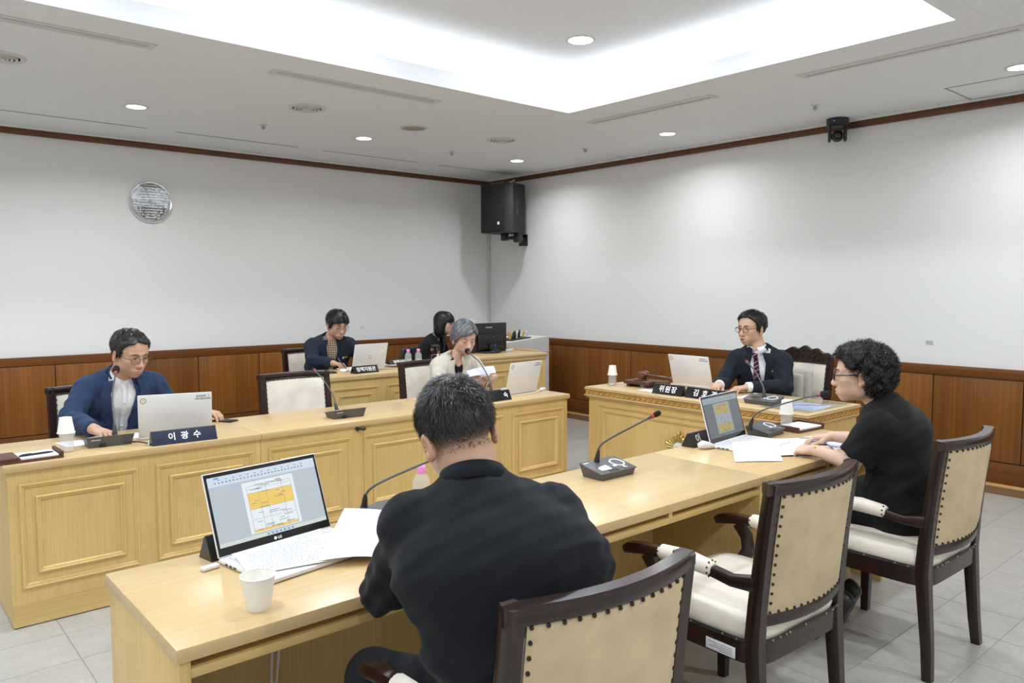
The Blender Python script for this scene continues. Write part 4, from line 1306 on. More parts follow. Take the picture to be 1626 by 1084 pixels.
def bottle(label, loc, cap='pink', fill=True, label_band=False, group=None, s=1.0):
    t = thing('water_bottle', label, 'bottle', loc, random.random(), group)
    pr = [(0.001, 0.0), (0.027, 0.0), (0.031, 0.006)]
    z = 0.006
    for k in range(5):
        pr += [(0.0295, z + 0.006), (0.0315, z + 0.013)]
        z += 0.015
    pr += [(0.0315, 0.10), (0.029, 0.112), (0.02, 0.127), (0.0135, 0.134), (0.0135, 0.142)]
    pr = [(r * s, zz * s) for r, zz in pr]
    b = MB(); b.lathe(pr, 24, cap0=True, cap1=False); b.build('body', 'clear_plastic', t, ang=60)
    if fill:
        b = MB(); b.lathe([(0.001, 0.002), (0.026 * s, 0.002), (0.0285 * s, 0.008), (0.0285 * s, 0.082), (0.001, 0.082)], 20); b.build('water', 'water_fill', t, ang=60)
    if label_band:
        b = MB(); b.lathe([(0.0322 * s, 0.035), (0.0322 * s, 0.072)], 24, cap0=False, cap1=False); b.build('paper_label', 'bottle_label', t)
    if cap == 'pink':
        b = MB(); b.lathe([(0.0155 * s, 0.136 * s), (0.016 * s, 0.140 * s), (0.016 * s, 0.158 * s), (0.014 * s, 0.161 * s)], 20); b.build('cap', 'pink_cap', t)
    return t


def cup(label, loc, inverted=False, s=1.0):
    t = thing('paper_cup', label, 'cup', loc)
    h = 0.074 * s
    r0, r1 = 0.0265 * s, 0.0375 * s
    if not inverted:
        b = MB(); b.lathe([(r0, 0.0), (r1, h), (r1 - 0.0015, h), (r0 - 0.001, 0.004), (0.001, 0.004)], 32, cap0=True, cap1=True); b.build('wall', 'paper_cup', t, ang=50)
        b = MB(); b.lathe([(r1 - 0.0005, h - 0.0025), (r1 + 0.002, h - 0.002), (r1 + 0.002, h + 0.001), (r1 - 0.001, h + 0.001)], 32, cap0=False, cap1=False); b.build('rolled_rim', 'paper_cup', t)
    else:
        b = MB(); b.lathe([(r1, 0.0), (r0, h), (r0 - 0.001, h - 0.003), (0.001, h - 0.003)], 32, cap0=False, cap1=True); b.build('wall', 'paper_cup', t, ang=50)
        b = MB(); b.lathe([(r1 - 0.0005, 0.0025), (r1 + 0.002, 0.002), (r1 + 0.002, -0.001), (r1 - 0.001, -0.001)], 32, cap0=False, cap1=False); b.build('rolled_rim', 'paper_cup', t)
    return t


bottle('clear ridged water bottle under a paper cup beside the wooden tray at left', (-5.66, -3.72, DH), None)
cup('white paper cup upside down on the bottle at left of blue jacket man', (-5.66, -3.72, DH + 0.093), True)
bottle('clear ridged water bottle under a paper cup beside the gavel', (-2.12, -4.04, CH), None)
cup('white paper cup upside down on the bottle by the gavel', (-2.12, -4.04, CH + 0.080), True, 0.95)
bottle('clear ridged water bottle under a paper cup before the curly-haired woman', (-2.565, -5.70, DH), None)
cup('white paper cup upside down on the bottle before the curly-haired woman', (-2.565, -5.70, DH + 0.093), True)
bottle('pink capped clear bottle just left of the man in dark suit', (-4.80, -5.42, 0), label_band=True, s=1.0).location = (-4.935, -5.655, DH)
bottle('pink capped water bottle on the staff desk, left of the two', (-2.49, -1.85, CH), label_band=True)
bottle('pink capped water bottle on the staff desk, right of the two', (-2.39, -1.87, CH), label_band=True)
cup('cream paper cup standing at the front edge of the near desk', (-5.703, -6.075, DH), s=1.1)

# patterned tumbler
t = thing('tumbler', 'black tumbler with pink flower pattern before the dark-haired woman', 'tumbler', (-2.19, -1.86, CH + 0.0))
b = MB(); b.lathe([(0.030, 0.0), (0.034, 0.004), (0.041, 0.165), (0.041, 0.17)], 28); b.build('body', 'black_gloss', t)
b = MB(); b.lathe([(0.042, 0.168), (0.0425, 0.182), (0.038, 0.186)], 28); b.build('lid', 'dark_plastic', t)
plain('flower_pink', (0.72, 0.30, 0.42), 0.5)
b = MB(); rn = random.Random(2)
for k in range(46):
    a = rn.uniform(0, 6.28); z = rn.uniform(0.015, 0.155); r = 0.0335 + 0.007 * z / 0.165 + 0.0008
    b.ball((r * math.cos(a), r * math.sin(a), z), 0.0045, 0.0045, 0.004, 6)
b.build('flower_print', 'flower_pink', t, kind='stuff')
b = MB(); b.box(-0.012, 0.012, -0.0415, -0.0385, 0.08, 0.105, 0.001); b.build('tag', 'white_print', t)


def tray(label, loc, rz, full):
    t = thing('note_tray', label, 'tray', loc, rz)
    W, D = 0.25, 0.165
    b = MB(); b.box(-W / 2, W / 2, -D / 2, D / 2, 0, 0.012, 0.002); b.build('board', 'walnut_tray', t)
    b = MB(); b.box(W / 2 - 0.014, W / 2, -D / 2, D / 2, 0.012, 0.032, 0.002); b.build('right_rim', 'walnut_tray', t)
    b = MB()
    if full:
        b.box(-W / 2, W / 2 - 0.014, D / 2 - 0.014, D / 2, 0.012, 0.032, 0.002)
        b.box(-W / 2, -W / 2 + 0.014, -D / 2, D / 2 - 0.014, 0.012, 0.03, 0.002)
    else:
        b.box(-W / 2, -W / 2 + 0.075, -D / 2, D / 2, 0.012, 0.026, 0.002)
    b.build('left_block', 'walnut_tray', t)
    tt = thing('notepad', 'white note paper lying in the ' + ('tray before the curly-haired woman' if full else 'wooden tray at the left desk end'), 'paper', (0, 0, 0))
    tt.location = Matrix.Translation(loc) @ Matrix.Rotation(rz, 4, 'Z') @ Vector((0.015, 0.002, 0.0125)); tt.rotation_euler = (0, 0, rz)
    x0 = -W / 2 + 0.018 - 0.015 if full else -W / 2 + 0.08 - 0.015
    b = MB(); b.box(x0, W / 2 - 0.034, -D / 2 + 0.004, D / 2 - 0.02, 0, 0.008, 0.0005); b.build('pad', 'paper', tt)
    b = MB(); b.box(x0 + 0.001, W / 2 - 0.035, -D / 2 + 0.005, D / 2 - 0.021, 0.008, 0.0085); b.build('top_sheet', 'paper', tt)
    return t


tray('dark wooden note tray with pen at the left end of the council desk', (-5.825, -3.775, DH), R(2), False)
t = thing('pen', 'black ballpoint pen lying in the wooden tray at left', 'pen', (-5.80, -3.81, DH + 0.0255), R(8))
b = MB(); b.tube([(-0.07, 0, 0.0), (-0.06, 0, 0.0), (0.05, 0, 0.0), (0.066, 0, 0.0), (0.074, 0, 0.0)], [0.004, 0.0052, 0.0052, 0.003, 0.0008], 10); b.build('barrel', 'black_plastic', t)
b = MB(); b.box(-0.06, -0.02, -0.0015, 0.0015, 0.005, 0.007); b.build('clip', 'black_plastic', t)
tray('dark wooden note tray without pen before the curly-haired woman', (-2.475, -5.72, DH), R(-4), True)

# gavel on its sounding block and stand
t = thing('gavel_stand', 'dark wooden sounding block on a stand for the gavel', 'gavel block', (-1.99, -4.24, CH), R(-84))
b = MB(); b.box(-0.13, 0.09, -0.085, 0.085, 0.022, 0.046, 0.003); b.build('board', 'walnut_tray', t)
for x in (-0.10, 0.05): 
    b = MB(); b.box(x - 0.012, x + 0.012, -0.07, 0.07, 0.0, 0.022); b.build('foot', 'walnut_tray', t)
b = MB(); b.lathe([(0.05, 0.046), (0.05, 0.054), (0.044, 0.057)], 28, T(-0.03, -0.01, 0)); b.build('striking_disc', 'gavel_wood', t)
b = MB(); b.box(0.09, 0.20, -0.04, 0.04, 0.03, 0.052, 0.003); b.build('handle_rest', 'walnut_tray', t)
b = MB(); b.box(0.15, 0.17, -0.03, 0.03, 0.0, 0.03); b.build('rest_foot', 'walnut_tray', t)
t = thing('gavel', 'turned wooden gavel lying on the sounding block', 'gavel', (-1.985, -4.22, CH + 0.085), R(-76))
b = MB(); b.lathe([(0.012, -0.055), (0.027, -0.053), (0.029, -0.045), (0.029, -0.036), (0.024, -0.033), (0.026, -0.027), (0.022, -0.022), (0.024, 0.0), (0.022, 0.022), (0.026, 0.027), (0.024, 0.033), (0.029, 0.036), (0.029, 0.045), (0.027, 0.053), (0.012, 0.055)], 24, T(rx=R(90))); b.build('head', 'gavel_wood', t)
b = MB(); b.tube([(0.0, 0, 0), (0.03, 0, 0), (0.06, 0, -0.001), (0.14, 0, -0.006), (0.18, 0, -0.01), (0.195, 0, -0.012), (0.205, 0, -0.013), (0.222, 0, -0.015), (0.232, 0, -0.016)], [0.011, 0.010, 0.0075, 0.010, 0.009, 0.0065, 0.0125, 0.0135, 0.004], 14); b.build('handle', 'gavel_wood', t)


def sheet(label, corners, mat='paper', sag=0.0, lift=None, lines=None, name='paper_sheet', rows=10, seed=1, group=None):
    """a sheet of paper: four corners in room coordinates, optional belly"""
    c = [Vector(p) for p in corners]
    o = sum(c, Vector()) / 4
    t = thing(name, label, 'paper', o, 0, group)
    n = 8
    rn = random.Random(seed)
    def pt(u, v, off=0.0):
        p = c[0] * (1 - u) * (1 - v) + c[1] * u * (1 - v) + c[2] * u * v + c[3] * (1 - u) * v
        z = sag * math.sin(math.pi * u) * (0.6 + 0.4 * math.cos(v * 4 + seed)) + (lift(u, v) if lift else 0)
        return p - o + Vector((0, 0, z + off))
    v = [pt(i / n, j / n, 0.0006) for j in range(n + 1) for i in range(n + 1)] + [pt(i / n, j / n, 0) for j in range(n + 1) for i in range(n + 1)]
    N = (n + 1) ** 2
    f = []
    for j in range(n):
        for i in range(n):
            q = (j * (n + 1) + i, j * (n + 1) + i + 1, (j + 1) * (n + 1) + i + 1, (j + 1) * (n + 1) + i)
            f += [q, tuple(N + k for k in q[::-1])]
    bd = [i for i in range(n)] + [i * (n + 1) + n for i in range(n)] + [n * (n + 1) + n - i for i in range(n)] + [(n - i) * (n + 1) for i in range(n)]
    for a, e in zip(bd, bd[1:] + bd[:1]):
        f.append((a, N + a, N + e, e))
    b = MB(); b.add(v, f); b.build('sheet', mat, t, ang=60)
    if lines:
        by_mat = {}
        for (u0, u1, v0, v1, m) in lines:
            b = by_mat.setdefault(m, MB())
            q = [pt(u0, v0, 0.0012), pt(u1, v0, 0.0012), pt(u1, v1, 0.0012), pt(u0, v1, 0.0012)]
            b.add(q, [(0, 1, 2, 3)])
        for m, b in by_mat.items():
            b.build('print', m, t, smooth=False, kind='stuff')
    return t


def textlines(u0, u1, v0, v1, n, seed, m='ink_line'):
    rn = random.Random(seed)
    out = []
    for k in range(n):
        v = v0 + (v1 - v0) * (k + 0.5) / n
        u = u0 + rn.uniform(0, 0.05)
        end = u0 + (u1 - u0) * rn.uniform(0.6, 1.0)
        while u < end:
            w_ = rn.uniform(0.012, 0.035)
            out.append((u, min(end, u + w_), v, v + (v1 - v0) / n * 0.34, m))
            u += w_ + 0.012
    return out


Z = DH + 0.001
sheet('white sheet on the bright laptop keyboard, left one of the loose stack', [(-5.655, -5.90, Z + 0.017), (-5.34, -5.965, Z + 0.018), (-5.30, -5.72, Z + 0.020), (-5.63, -5.74, Z + 0.019)], lines=textlines(0.06, 0.94, 0.1, 0.95, 10, 4), seed=2, sag=0.002)
sheet('white sheet slanting from the laptop toward the microphone, topmost of the stack', [(-5.47, -5.93, Z + 0.020), (-5.30, -6.03, Z + 0.016), (-5.13, -5.795, Z + 0.065), (-5.245, -5.67, Z + 0.07)], sag=0.012, seed=5)
sheet('white sheet sticking out under the stack beside the dark sleeve', [(-5.35, -5.92, Z + 0.018), (-5.25, -6.00, Z + 0.006), (-5.11, -5.86, Z + 0.03), (-5.22, -5.74, Z + 0.052)], sag=0.006, seed=8)
sheet('tiny corner of white paper at the desk edge right of the dark suit', [(-4.78, -6.15, Z), (-4.72, -6.17, Z), (-4.70, -6.10, Z), (-4.76, -6.08, Z)])
sheet('blank white sheet between the dim laptop and the printed papers', [(-3.455, -5.955, Z + 0.002), (-3.28, -6.09, Z + 0.002), (-2.99, -5.885, Z + 0.016), (-3.16, -5.745, Z + 0.019)], sag=0.006, seed=3)
sheet('printed sheet with yellow table at the hand of the curly-haired woman', [(-3.24, -6.00, Z + 0.004), (-3.04, -6.145, Z + 0.002), (-2.73, -5.92, Z + 0.008), (-2.93, -5.76, Z + 0.006)], sag=0.004, seed=6, lines=textlines(0.1, 0.9, 0.52, 0.96, 7, 2, 'ink_blue') + [(0.1, 0.85, 0.22, 0.44, 'ink_yellow')] + textlines(0.1, 0.9, 0.05, 0.2, 3, 5, 'ink_blue'))
sheet('printed white sheet with blue heading under the woman bracelet arm', [(-3.15, -6.10, Z), (-2.92, -6.172, Z), (-2.62, -5.91, Z), (-2.83, -5.80, Z)], seed=7, lines=textlines(0.1, 0.9, 0.1, 0.5, 6, 9, 'ink_blue') + [(0.08, 0.92, 0.62, 0.68, 'ink_blue')] + textlines(0.1, 0.9, 0.75, 0.95, 3, 12, 'ink_blue'))
sheet('printed white sheet with blue bars, farthest right on the near desk', [(-2.90, -6.12, Z), (-2.62, -6.16, Z), (-2.45, -5.90, Z), (-2.72, -5.86, Z)], seed=9, lines=textlines(0.1, 0.9, 0.1, 0.55, 6, 19, 'ink_blue') + [(0.08, 0.92, 0.66, 0.74, 'ink_blue')])
sheet('printed white sheet behind the bottle under the sleeve of blue jacket man', [(-5.64, -3.60, Z), (-5.37, -3.63, Z), (-5.37, -3.46, Z), (-5.66, -3.44, Z)], seed=4, lines=textlines(0.1, 0.9, 0.1, 0.9, 7, 21, 'ink_blue'))
sheet('white sheet between the shirt and laptop of the blue jacket man', [(-5.33, -3.58, Z), (-5.10, -3.62, Z), (-5.08, -3.45, Z), (-5.30, -3.42, Z)], seed=4)
sheet('white sheet under the writing hand of the staff man', [(-3.16, -1.86, CH + 0.001), (-2.97, -1.80, CH + 0.03), (-2.93, -1.70, CH + 0.02), (-3.14, -1.72, CH + 0.001)], seed=4, sag=0.006)
sheet('white stack of paper under the dark nameplate beside the staff laptop', [(-2.66, -1.84, CH + 0.001), (-2.38, -1.80, CH + 0.001), (-2.38, -1.64, CH + 0.001), (-2.66, -1.66, CH + 0.001)], seed=4, lift=lambda u, v: 0.018, lines=None)
ZC = CH + 0.001
sheet('white paper strip on the chairman desk behind his microphone', [(-2.00, -5.0, ZC), (-2.00, -5.38, ZC), (-1.80, -5.38, ZC), (-1.80, -5.0, ZC)], seed=4)
sheet('printed papers under glass at the right end of the chairman desk', [(-2.16, -5.40, ZC), (-2.16, -5.64, ZC), (-1.86, -5.62, ZC), (-1.86, -5.40, ZC)], 'paper_violet', seed=4, lines=textlines(0.1, 0.9, 0.1, 0.9, 9, 31, 'ink_blue'))
b = MB(); b.box(-2.25, -1.72, -5.66, -5.34, CH + 0.003, CH + 0.008, 0.001)
solid('glass_sheet', 'clear glass sheet over papers on the right of the chairman desk', 'glass', b, 'table_glass')
sheet('white paper and pencil tray slip beside the gavel block', [(-2.19, -4.34, ZC), (-2.20, -4.47, ZC), (-2.10, -4.47, ZC), (-2.10, -4.34, ZC)], seed=4)
for c_, x, y, l in (('green_cap', -2.10, -3.985, 'small green cap by the bottle on the chairman desk'), ('red_ring', -2.06, -4.01, 'small red cap by the bottle on the chairman desk')):
    b = MB(); b.lathe([(0.009, 0), (0.009, 0.012), (0.007, 0.014)], 14); solid('bottle_cap', l, 'cap', b, c_, (x, y, CH))

# phone beside the blue jacket man's hand
t = thing('phone', 'black phone lying face down beside the hand of blue jacket man', 'phone', (-4.775, -3.36, DH), R(30))
b = MB(); b.box(-0.036, 0.036, -0.078, 0.078, 0, 0.009, 0.004); b.build('case', 'black_plastic', t)
b = MB(); b.box(-0.032, -0.008, -0.07, -0.03, 0.009, 0.0105, 0.0005); b.build('camera_bump', 'black_gloss', t)
b = MB(); [b.lathe([(0.005, 0.0104), (0.005, 0.0112), (0.002, 0.0112)], 12, T(-0.02, -0.062 + k * 0.012, 0)) for k in range(3)]; b.build('lens', 'dark_plastic', t)
# black tablet pad at the staff man's elbow
b = MB(); b.box(-0.11, 0.11, -0.06, 0.06, 0, 0.012, 0.003)
t = thing('document_folder', 'flat black folder lying left on the staff desk', 'folder', (-3.36, -1.85, CH), R(-12)); b.build('cover', 'dark_plastic', t)
b = MB(); b.box(-0.105, 0.112, -0.055, 0.055, 0.003, 0.009); b.build('pages', 'paper', t)

# monitor seen from behind, with stand and cables
t = thing('monitor', 'black monitor seen from behind on the operator console', 'monitor', (-1.49, -1.80, 0.872), 0)
W, H = 0.46, 0.30
mz = 0.0
b = MB(); b.box(-W / 2, W / 2, -0.018, 0.010, 0.005 + mz, H + mz, 0.006); b.build('shell', 'black_plastic', t)
b = MB(); b.box(-W / 2 + 0.012, W / 2 - 0.012, 0.010, 0.0115, 0.02 + mz, H - 0.012); b.build('screen', 'black_gloss', t, smooth=False)
b = MB(); b.box(-0.16, 0.16, -0.038, -0.016, 0.03 + mz, 0.19 + mz, 0.008); b.build('rear_housing', 'black_plastic', t)
b = MB(); b.box(-0.05, 0.04, -0.0185, -0.0179, 0.250, 0.262); b.build('maker_mark', 'grey_print', t)
b = MB(); b.box(-0.03, 0.03, -0.075, -0.03, 0.0, 0.09, 0.006); b.build('stand', 'black_plastic', t)
b = MB(); b.lathe([(0.11, 0.0), (0.11, 0.008), (0.05, 0.014)], 28, T(0, -0.03, 0)); b.build('foot', 'black_plastic', t)
b = MB(); [b.ball((x, -0.0385, z + mz), 0.004, n=8) for x in (-0.05, 0.05) for z in (0.06, 0.16)]; b.build('screw', 'grey_print', t)
b = MB(); b.box(0.02, 0.05, -0.07, -0.036, 0.055, 0.085, 0.006); b.build('video_plug', 'blue_plug', t)
b = MB()
rn = random.Random(11)
for k in range(5):
    x = -0.02 + k * 0.03
    b.tube(bez([(0.03 - 0.02 * k, -0.05, 0.05), (x, -0.09, 0.02), (x - 0.10, -0.10 - 0.01 * k, 0.012), (x - 0.16, -0.06, 0.012)], 14), 0.005, 8)
b.build('cable', 'cable_black', t)
t = thing('power_adapter', 'small white adapter block beside the monitor cables', 'adapter', (-1.27, -1.88, 0.872), R(15))
b = MB(); b.box(-0.05, 0.05, -0.02, 0.02, 0, 0.03, 0.006); b.build('block', 'vent_white', t)
b = MB(); b.box(0.05, 0.056, -0.008, 0.008, 0.008, 0.02, 0.001); b.build('socket', 'black_plastic', t)
b = MB(); b.box(-0.05, 0.05, -0.04, 0.04, 0, 0.06)
t = thing('tissue_slip', 'small white paper note standing behind the monitor top', 'paper', (-1.62, -1.70, 0.872))
b = MB(); b.box(-0.03, 0.03, -0.003, 0.003, 0.0, 0.345, 0.001); b.build('holder', 'vent_white', t)
b = MB(); b.box(-0.034, 0.034, -0.005, -0.003, 0.29, 0.345); b.build('slip', 'paper', t)

# white equipment cabinet in the corner with a sloping top and loose leads
t = thing('equipment_cabinet', 'white equipment cabinet with sloping top in the room corner', 'cabinet', (-0.61, -1.22, 0), R(0))
b = MB()
b.rings([[(-0.40, -0.28, z0), (0.26, -0.28, z1), (0.26, 0.28, z1), (-0.40, 0.28, z0)] for z0, z1 in ((0.0, 0.0), (0.925, 0.975))], True, True); b.build('body', 'vent_white', t, ang=20)
b = MB(); b.box(-0.41, 0.27, -0.29, 0.29, 0.80, 0.806); b.build('shadow_gap', 'grey_print', t)
t2 = thing('patch_panel', 'dark patch panel on the white cabinet under the leads', 'panel', (-0.70, -1.32, 0.9505), 0)
b = MB(); b.box(-0.15, 0.15, -0.10, 0.10, 0, 0.012, 0.002, mtx=T(ry=R(-4.3))); b.build('plate', 'dark_plastic', t2)
rn = random.Random(4)
for k in range(12):
    m = ('cable_yellow', 'cable_black', 'cable_red', 'cable_black', 'cable_yellow', 'cable_white')[k % 6]
    x = -0.12 + k * 0.022; y = rn.uniform(-0.07, 0.05)
    zz = 0.012 + x * 0.075
    b = MB(); b.tube(bez([(x, y, zz), (x + rn.uniform(-.01, .02), y, zz + 0.06), (x + rn.uniform(0.02, .05), y + 0.03, zz + rn.uniform(0.05, 0.085)), (x + 0.06, y + 0.05, zz + 0.008)], 12), 0.006, 8); b.build('patch_lead', m, t2)
    b = MB(); b.cyl((x, y, zz - 0.01), (x, y, zz + 0.03), 0.009, 0.008, 10); b.build('lead_plug', m, t2)

# loose cables behind the laptops on the council desk
for l, m, pts in (('black cable running from the left microphone base', 'cable_black', [(-5.41, -3.735, DH + 0.012), (-5.37, -3.78, DH + 0.02), (-5.33, -3.80, DH + 0.012), (-5.31, -3.835, DH + 0.005)]),
                  ('white cable beside the navy nameplate', 'cable_white', [(-5.30, -3.74, DH + 0.006), (-5.31, -3.79, DH + 0.018), (-5.325, -3.84, DH + 0.005)]),
                  ('white cable in front of the right end laptop', 'cable_white', [(-2.84, -3.70, DH + 0.005), (-2.70, -3.70, DH + 0.005), (-2.55, -3.67, DH + 0.006), (-2.46, -3.63, DH + 0.012)])):
    b = MB(); b.tube(bez(pts, 16), 0.0035, 8)
    solid('cable', l, 'cable', b, m)
t = thing('charger_plug', 'white charger plug at the right end laptop', 'plug', (-2.44, -3.62, DH), R(20))
b = MB(); b.box(-0.03, 0.03, -0.016, 0.016, 0.0, 0.022, 0.007); b.build('shell', 'white_plastic', t)
b = MB(); b.cyl((-0.045, 0, 0.011), (-0.028, 0, 0.011), 0.006, 0.009, 10); b.build('strain_relief', 'white_plastic', t)

# ------------------------------------------------------------------ people: signed-distance modelling, meshed with surface nets
f32 = np.float32


class Field:
    def __init__(s, lo, hi, h, far=0.06):
        s.lo = np.array(lo, f32); s.h = f32(h)
        s.n = tuple(int(math.ceil((b - a) / h)) + 1 for a, b in zip(lo, hi))
        s.a = np.full(s.n, far, f32)

    def window(s, lo, hi):
        i0 = [max(0, int((l - o) / s.h) - 1) for l, o in zip(lo, s.lo)]
        i1 = [min(n, int((q - o) / s.h) + 3) for q, o, n in zip(hi, s.lo, s.n)]
        if any(a >= b for a, b in zip(i0, i1)):
            return None
        sl = tuple(slice(a, b) for a, b in zip(i0, i1))
        ax = [s.lo[k] + s.h * np.arange(i0[k], i1[k], dtype=f32) for k in range(3)]
        return sl, ax[0][:, None, None], ax[1][None, :, None], ax[2][None, None, :]

    def put(s, prim, k=0.01, op='add'):
        fn, lo, hi = prim
        m = k + 0.012
        w = s.window([a - m for a in lo], [b + m for b in hi])
        if w is None:
            return
        sl, X, Y, Z = w
        d = fn(X, Y, Z)
        a = s.a[sl]
        if op == 'cut':
            b = -d
            t = np.clip(0.5 - 0.5 * (b - a) / k, 0, 1)
            s.a[sl] = b * (1 - t) + a * t + k * t * (1 - t)
        elif op == 'and':
            t = np.clip(0.5 - 0.5 * (d - a) / k, 0, 1)
            s.a[sl] = d * (1 - t) + a * t + k * t * (1 - t)
        else:
            t = np.clip(0.5 + 0.5 * (d - a) / k, 0, 1)
            s.a[sl] = d * (1 - t) + a * t - k * t * (1 - t)

    def whole(s, fn):
        w = s.window(s.lo, s.lo + s.h * np.array(s.n))
        sl, X, Y, Z = w
        s.a[sl] = fn(s.a[sl], X, Y, Z)

    def sample(s, P):
        q = (np.asarray(P, f32) - s.lo) / s.h
        q = np.clip(q, 0, np.array(s.n) - 1.001)
        i = q.astype(int); f = q - i
        r = 0
        for dx in (0, 1):
            for dy in (0, 1):
                for dz in (0, 1):
                    wgt = (f[:, 0] if dx else 1 - f[:, 0]) * (f[:, 1] if dy else 1 - f[:, 1]) * (f[:, 2] if dz else 1 - f[:, 2])
                    r = r + wgt * s.a[i[:, 0] + dx, i[:, 1] + dy, i[:, 2] + dz]
        return r

    def grad(s, P):
        e = float(s.h)
        g = np.stack([s.sample(P + np.eye(3, dtype=f32)[k] * e) - s.sample(P - np.eye(3, dtype=f32)[k] * e) for k in range(3)], 1)
        return g / (np.linalg.norm(g, axis=1, keepdims=True) + 1e-9)

    def net(s):
        """surface nets: vertices and quads of the zero level"""
        a = s.a
        a[0] = a[-1] = 0.05; a[:, 0] = a[:, -1] = 0.05; a[:, :, 0] = a[:, :, -1] = 0.05
        S_ = (a < 0)
        c = np.zeros(tuple(n - 1 for n in a.shape), np.uint8)
        for dx in (0, 1):
            for dy in (0, 1):
                for dz in (0, 1):
                    c += S_[dx:c.shape[0] + dx, dy:c.shape[1] + dy, dz:c.shape[2] + dz]
        act = (c > 0) & (c < 8)
        idx = np.argwhere(act)
        flat = np.flatnonzero(act)
        acc = np.zeros((len(idx), 3), f32); cnt = np.zeros(len(idx), f32)
        corner = {}
        for dx in (0, 1):
            for dy in (0, 1):
                for dz in (0, 1):
                    corner[dx, dy, dz] = a[idx[:, 0] + dx, idx[:, 1] + dy, idx[:, 2] + dz]
        for ax in range(3):
            o = [k for k in range(3) if k != ax]
            for u in (0, 1):
                for v in (0, 1):
                    p = [0, 0, 0]; p[o[0]] = u; p[o[1]] = v
                    q = list(p); q[ax] = 1
                    A, B = corner[tuple(p)], corner[tuple(q)]
                    m = (A < 0) != (B < 0)
                    t = np.where(m, A / np.where(np.abs(A - B) < 1e-12, 1, A - B), 0)
                    pt = np.tile(np.array(p, f32), (len(idx), 1)); pt[:, ax] = t
                    acc += pt * m[:, None]; cnt += m
        V = s.lo + s.h * (idx + acc / cnt[:, None])
        F = []
        sh = c.shape
        for ax in range(3):
            sl0 = [slice(None)] * 3; sl1 = [slice(None)] * 3
            sl0[ax] = slice(0, -1); sl1[ax] = slice(1, None)
            A = S_[tuple(sl0)]; B = S_[tuple(sl1)]
            e = np.argwhere(A != B)
            ins = A[tuple(e.T)]
            o = [(ax + 1) % 3, (ax + 2) % 3]
            def cell(du, dv):
                k = e.copy(); k[:, o[0]] -= du; k[:, o[1]] -= dv
                return np.searchsorted(flat, (k[:, 0] * sh[1] + k[:, 1]) * sh[2] + k[:, 2])
            q = np.stack([cell(1, 1), cell(0, 1), cell(0, 0), cell(1, 0)], 1)
            q[~ins] = q[~ins][:, ::-1]
            F.append(q)
        return V, np.concatenate(F)


def v3(p):
    return np.array(p, f32)


def bbox(pts, r):
    p = np.array(pts)
    return p.min(0) - r, p.max(0) + r


def capsule(a, b, r0, r1, end=None):
    """tapered limb; end=True gives it a flat end at b"""
    a = v3(a); b = v3(b); d = b - a; L2 = float(d @ d)
    L = math.sqrt(L2)
    def fn(X, Y, Z):
        x = X - a[0]; y = Y - a[1]; z = Z - a[2]
        t0 = (x * d[0] + y * d[1] + z * d[2]) / L2
        t = np.clip(t0, 0, 1)
        q = np.sqrt((x - t * d[0]) ** 2 + (y - t * d[1]) ** 2 + (z - t * d[2]) ** 2) - (r0 + (r1 - r0) * t)
        if end:
            q = np.maximum(q, (t0 - 1) * L)
        return q
    lo, hi = bbox([a, b], max(r0, r1))
    return fn, lo, hi


def ellip(c, r, M=None):
    c = v3(c); r = v3(r)
    M = np.eye(3, dtype=f32) if M is None else np.array(M, f32)
    def fn(X, Y, Z):
        x = X - c[0]; y = Y - c[1]; z = Z - c[2]
        q = [x * M[0, k] + y * M[1, k] + z * M[2, k] for k in range(3)]
        k0 = np.sqrt((q[0] / r[0]) ** 2 + (q[1] / r[1]) ** 2 + (q[2] / r[2]) ** 2)
        k1 = np.sqrt((q[0] / r[0] ** 2) ** 2 + (q[1] / r[1] ** 2) ** 2 + (q[2] / r[2] ** 2) ** 2) + 1e-6
        return k0 * (k0 - 1) / k1
    e = np.abs(M) @ r
    return fn, c - e, c + e


def squash_chain(pts, radii, right, ratio, cut_low=None):
    """torso: tapered segments whose section is ratio times wider along 'right'"""
    P = [v3(p) for p in pts]
    right = v3(right)
    s = f32(1.0 / ratio - 1.0)
    def tr(p):
        return p + right * (p @ right) * s
    Q = [tr(p) for p in P]
    def fn(X, Y, Z):
        dt = X * right[0] + Y * right[1] + Z * right[2]
        x = X + right[0] * dt * s; y = Y + right[1] * dt * s; z = Z + right[2] * dt * s
        best = None
        for a, b, r0, r1 in zip(Q, Q[1:], radii, radii[1:]):
            d = b - a; L2 = float(d @ d)
            t = np.clip(((x - a[0]) * d[0] + (y - a[1]) * d[1] + (z - a[2]) * d[2]) / L2, 0, 1)
            q = np.sqrt((x - a[0] - t * d[0]) ** 2 + (y - a[1] - t * d[1]) ** 2 + (z - a[2] - t * d[2]) ** 2) - (r0 + (r1 - r0) * t)
            if best is None:
                best = q
            else:
                k = 0.03
                h = np.clip(0.5 + 0.5 * (q - best) / k, 0, 1)
                best = q * (1 - h) + best * h - k * h * (1 - h)
        return best
    R_ = max(radii)
    lo, hi = bbox(P, R_)
    ext = np.abs(right) * R_ * (ratio - 1)
    return fn, lo - ext, hi + ext


def moved(prim_list, M, c):
    """head- or hand-local primitives placed by rotation M (columns are the local axes) and origin c"""
    M = np.array(M, f32); c = v3(c)
    out = []
    for kind, args, k, op in prim_list:
        if kind == 'e':
            ctr, r = args[0], args[1]
            L = np.array(args[2], f32) if len(args) > 2 else np.eye(3, dtype=f32)
            pr = ellip(c + M @ v3(ctr), r, M @ L)
        else:
            a, b, r0, r1 = args
            pr = capsule(c + M @ v3(a), c + M @ v3(b), r0, r1)
        out.append((pr, k, op))
    return out


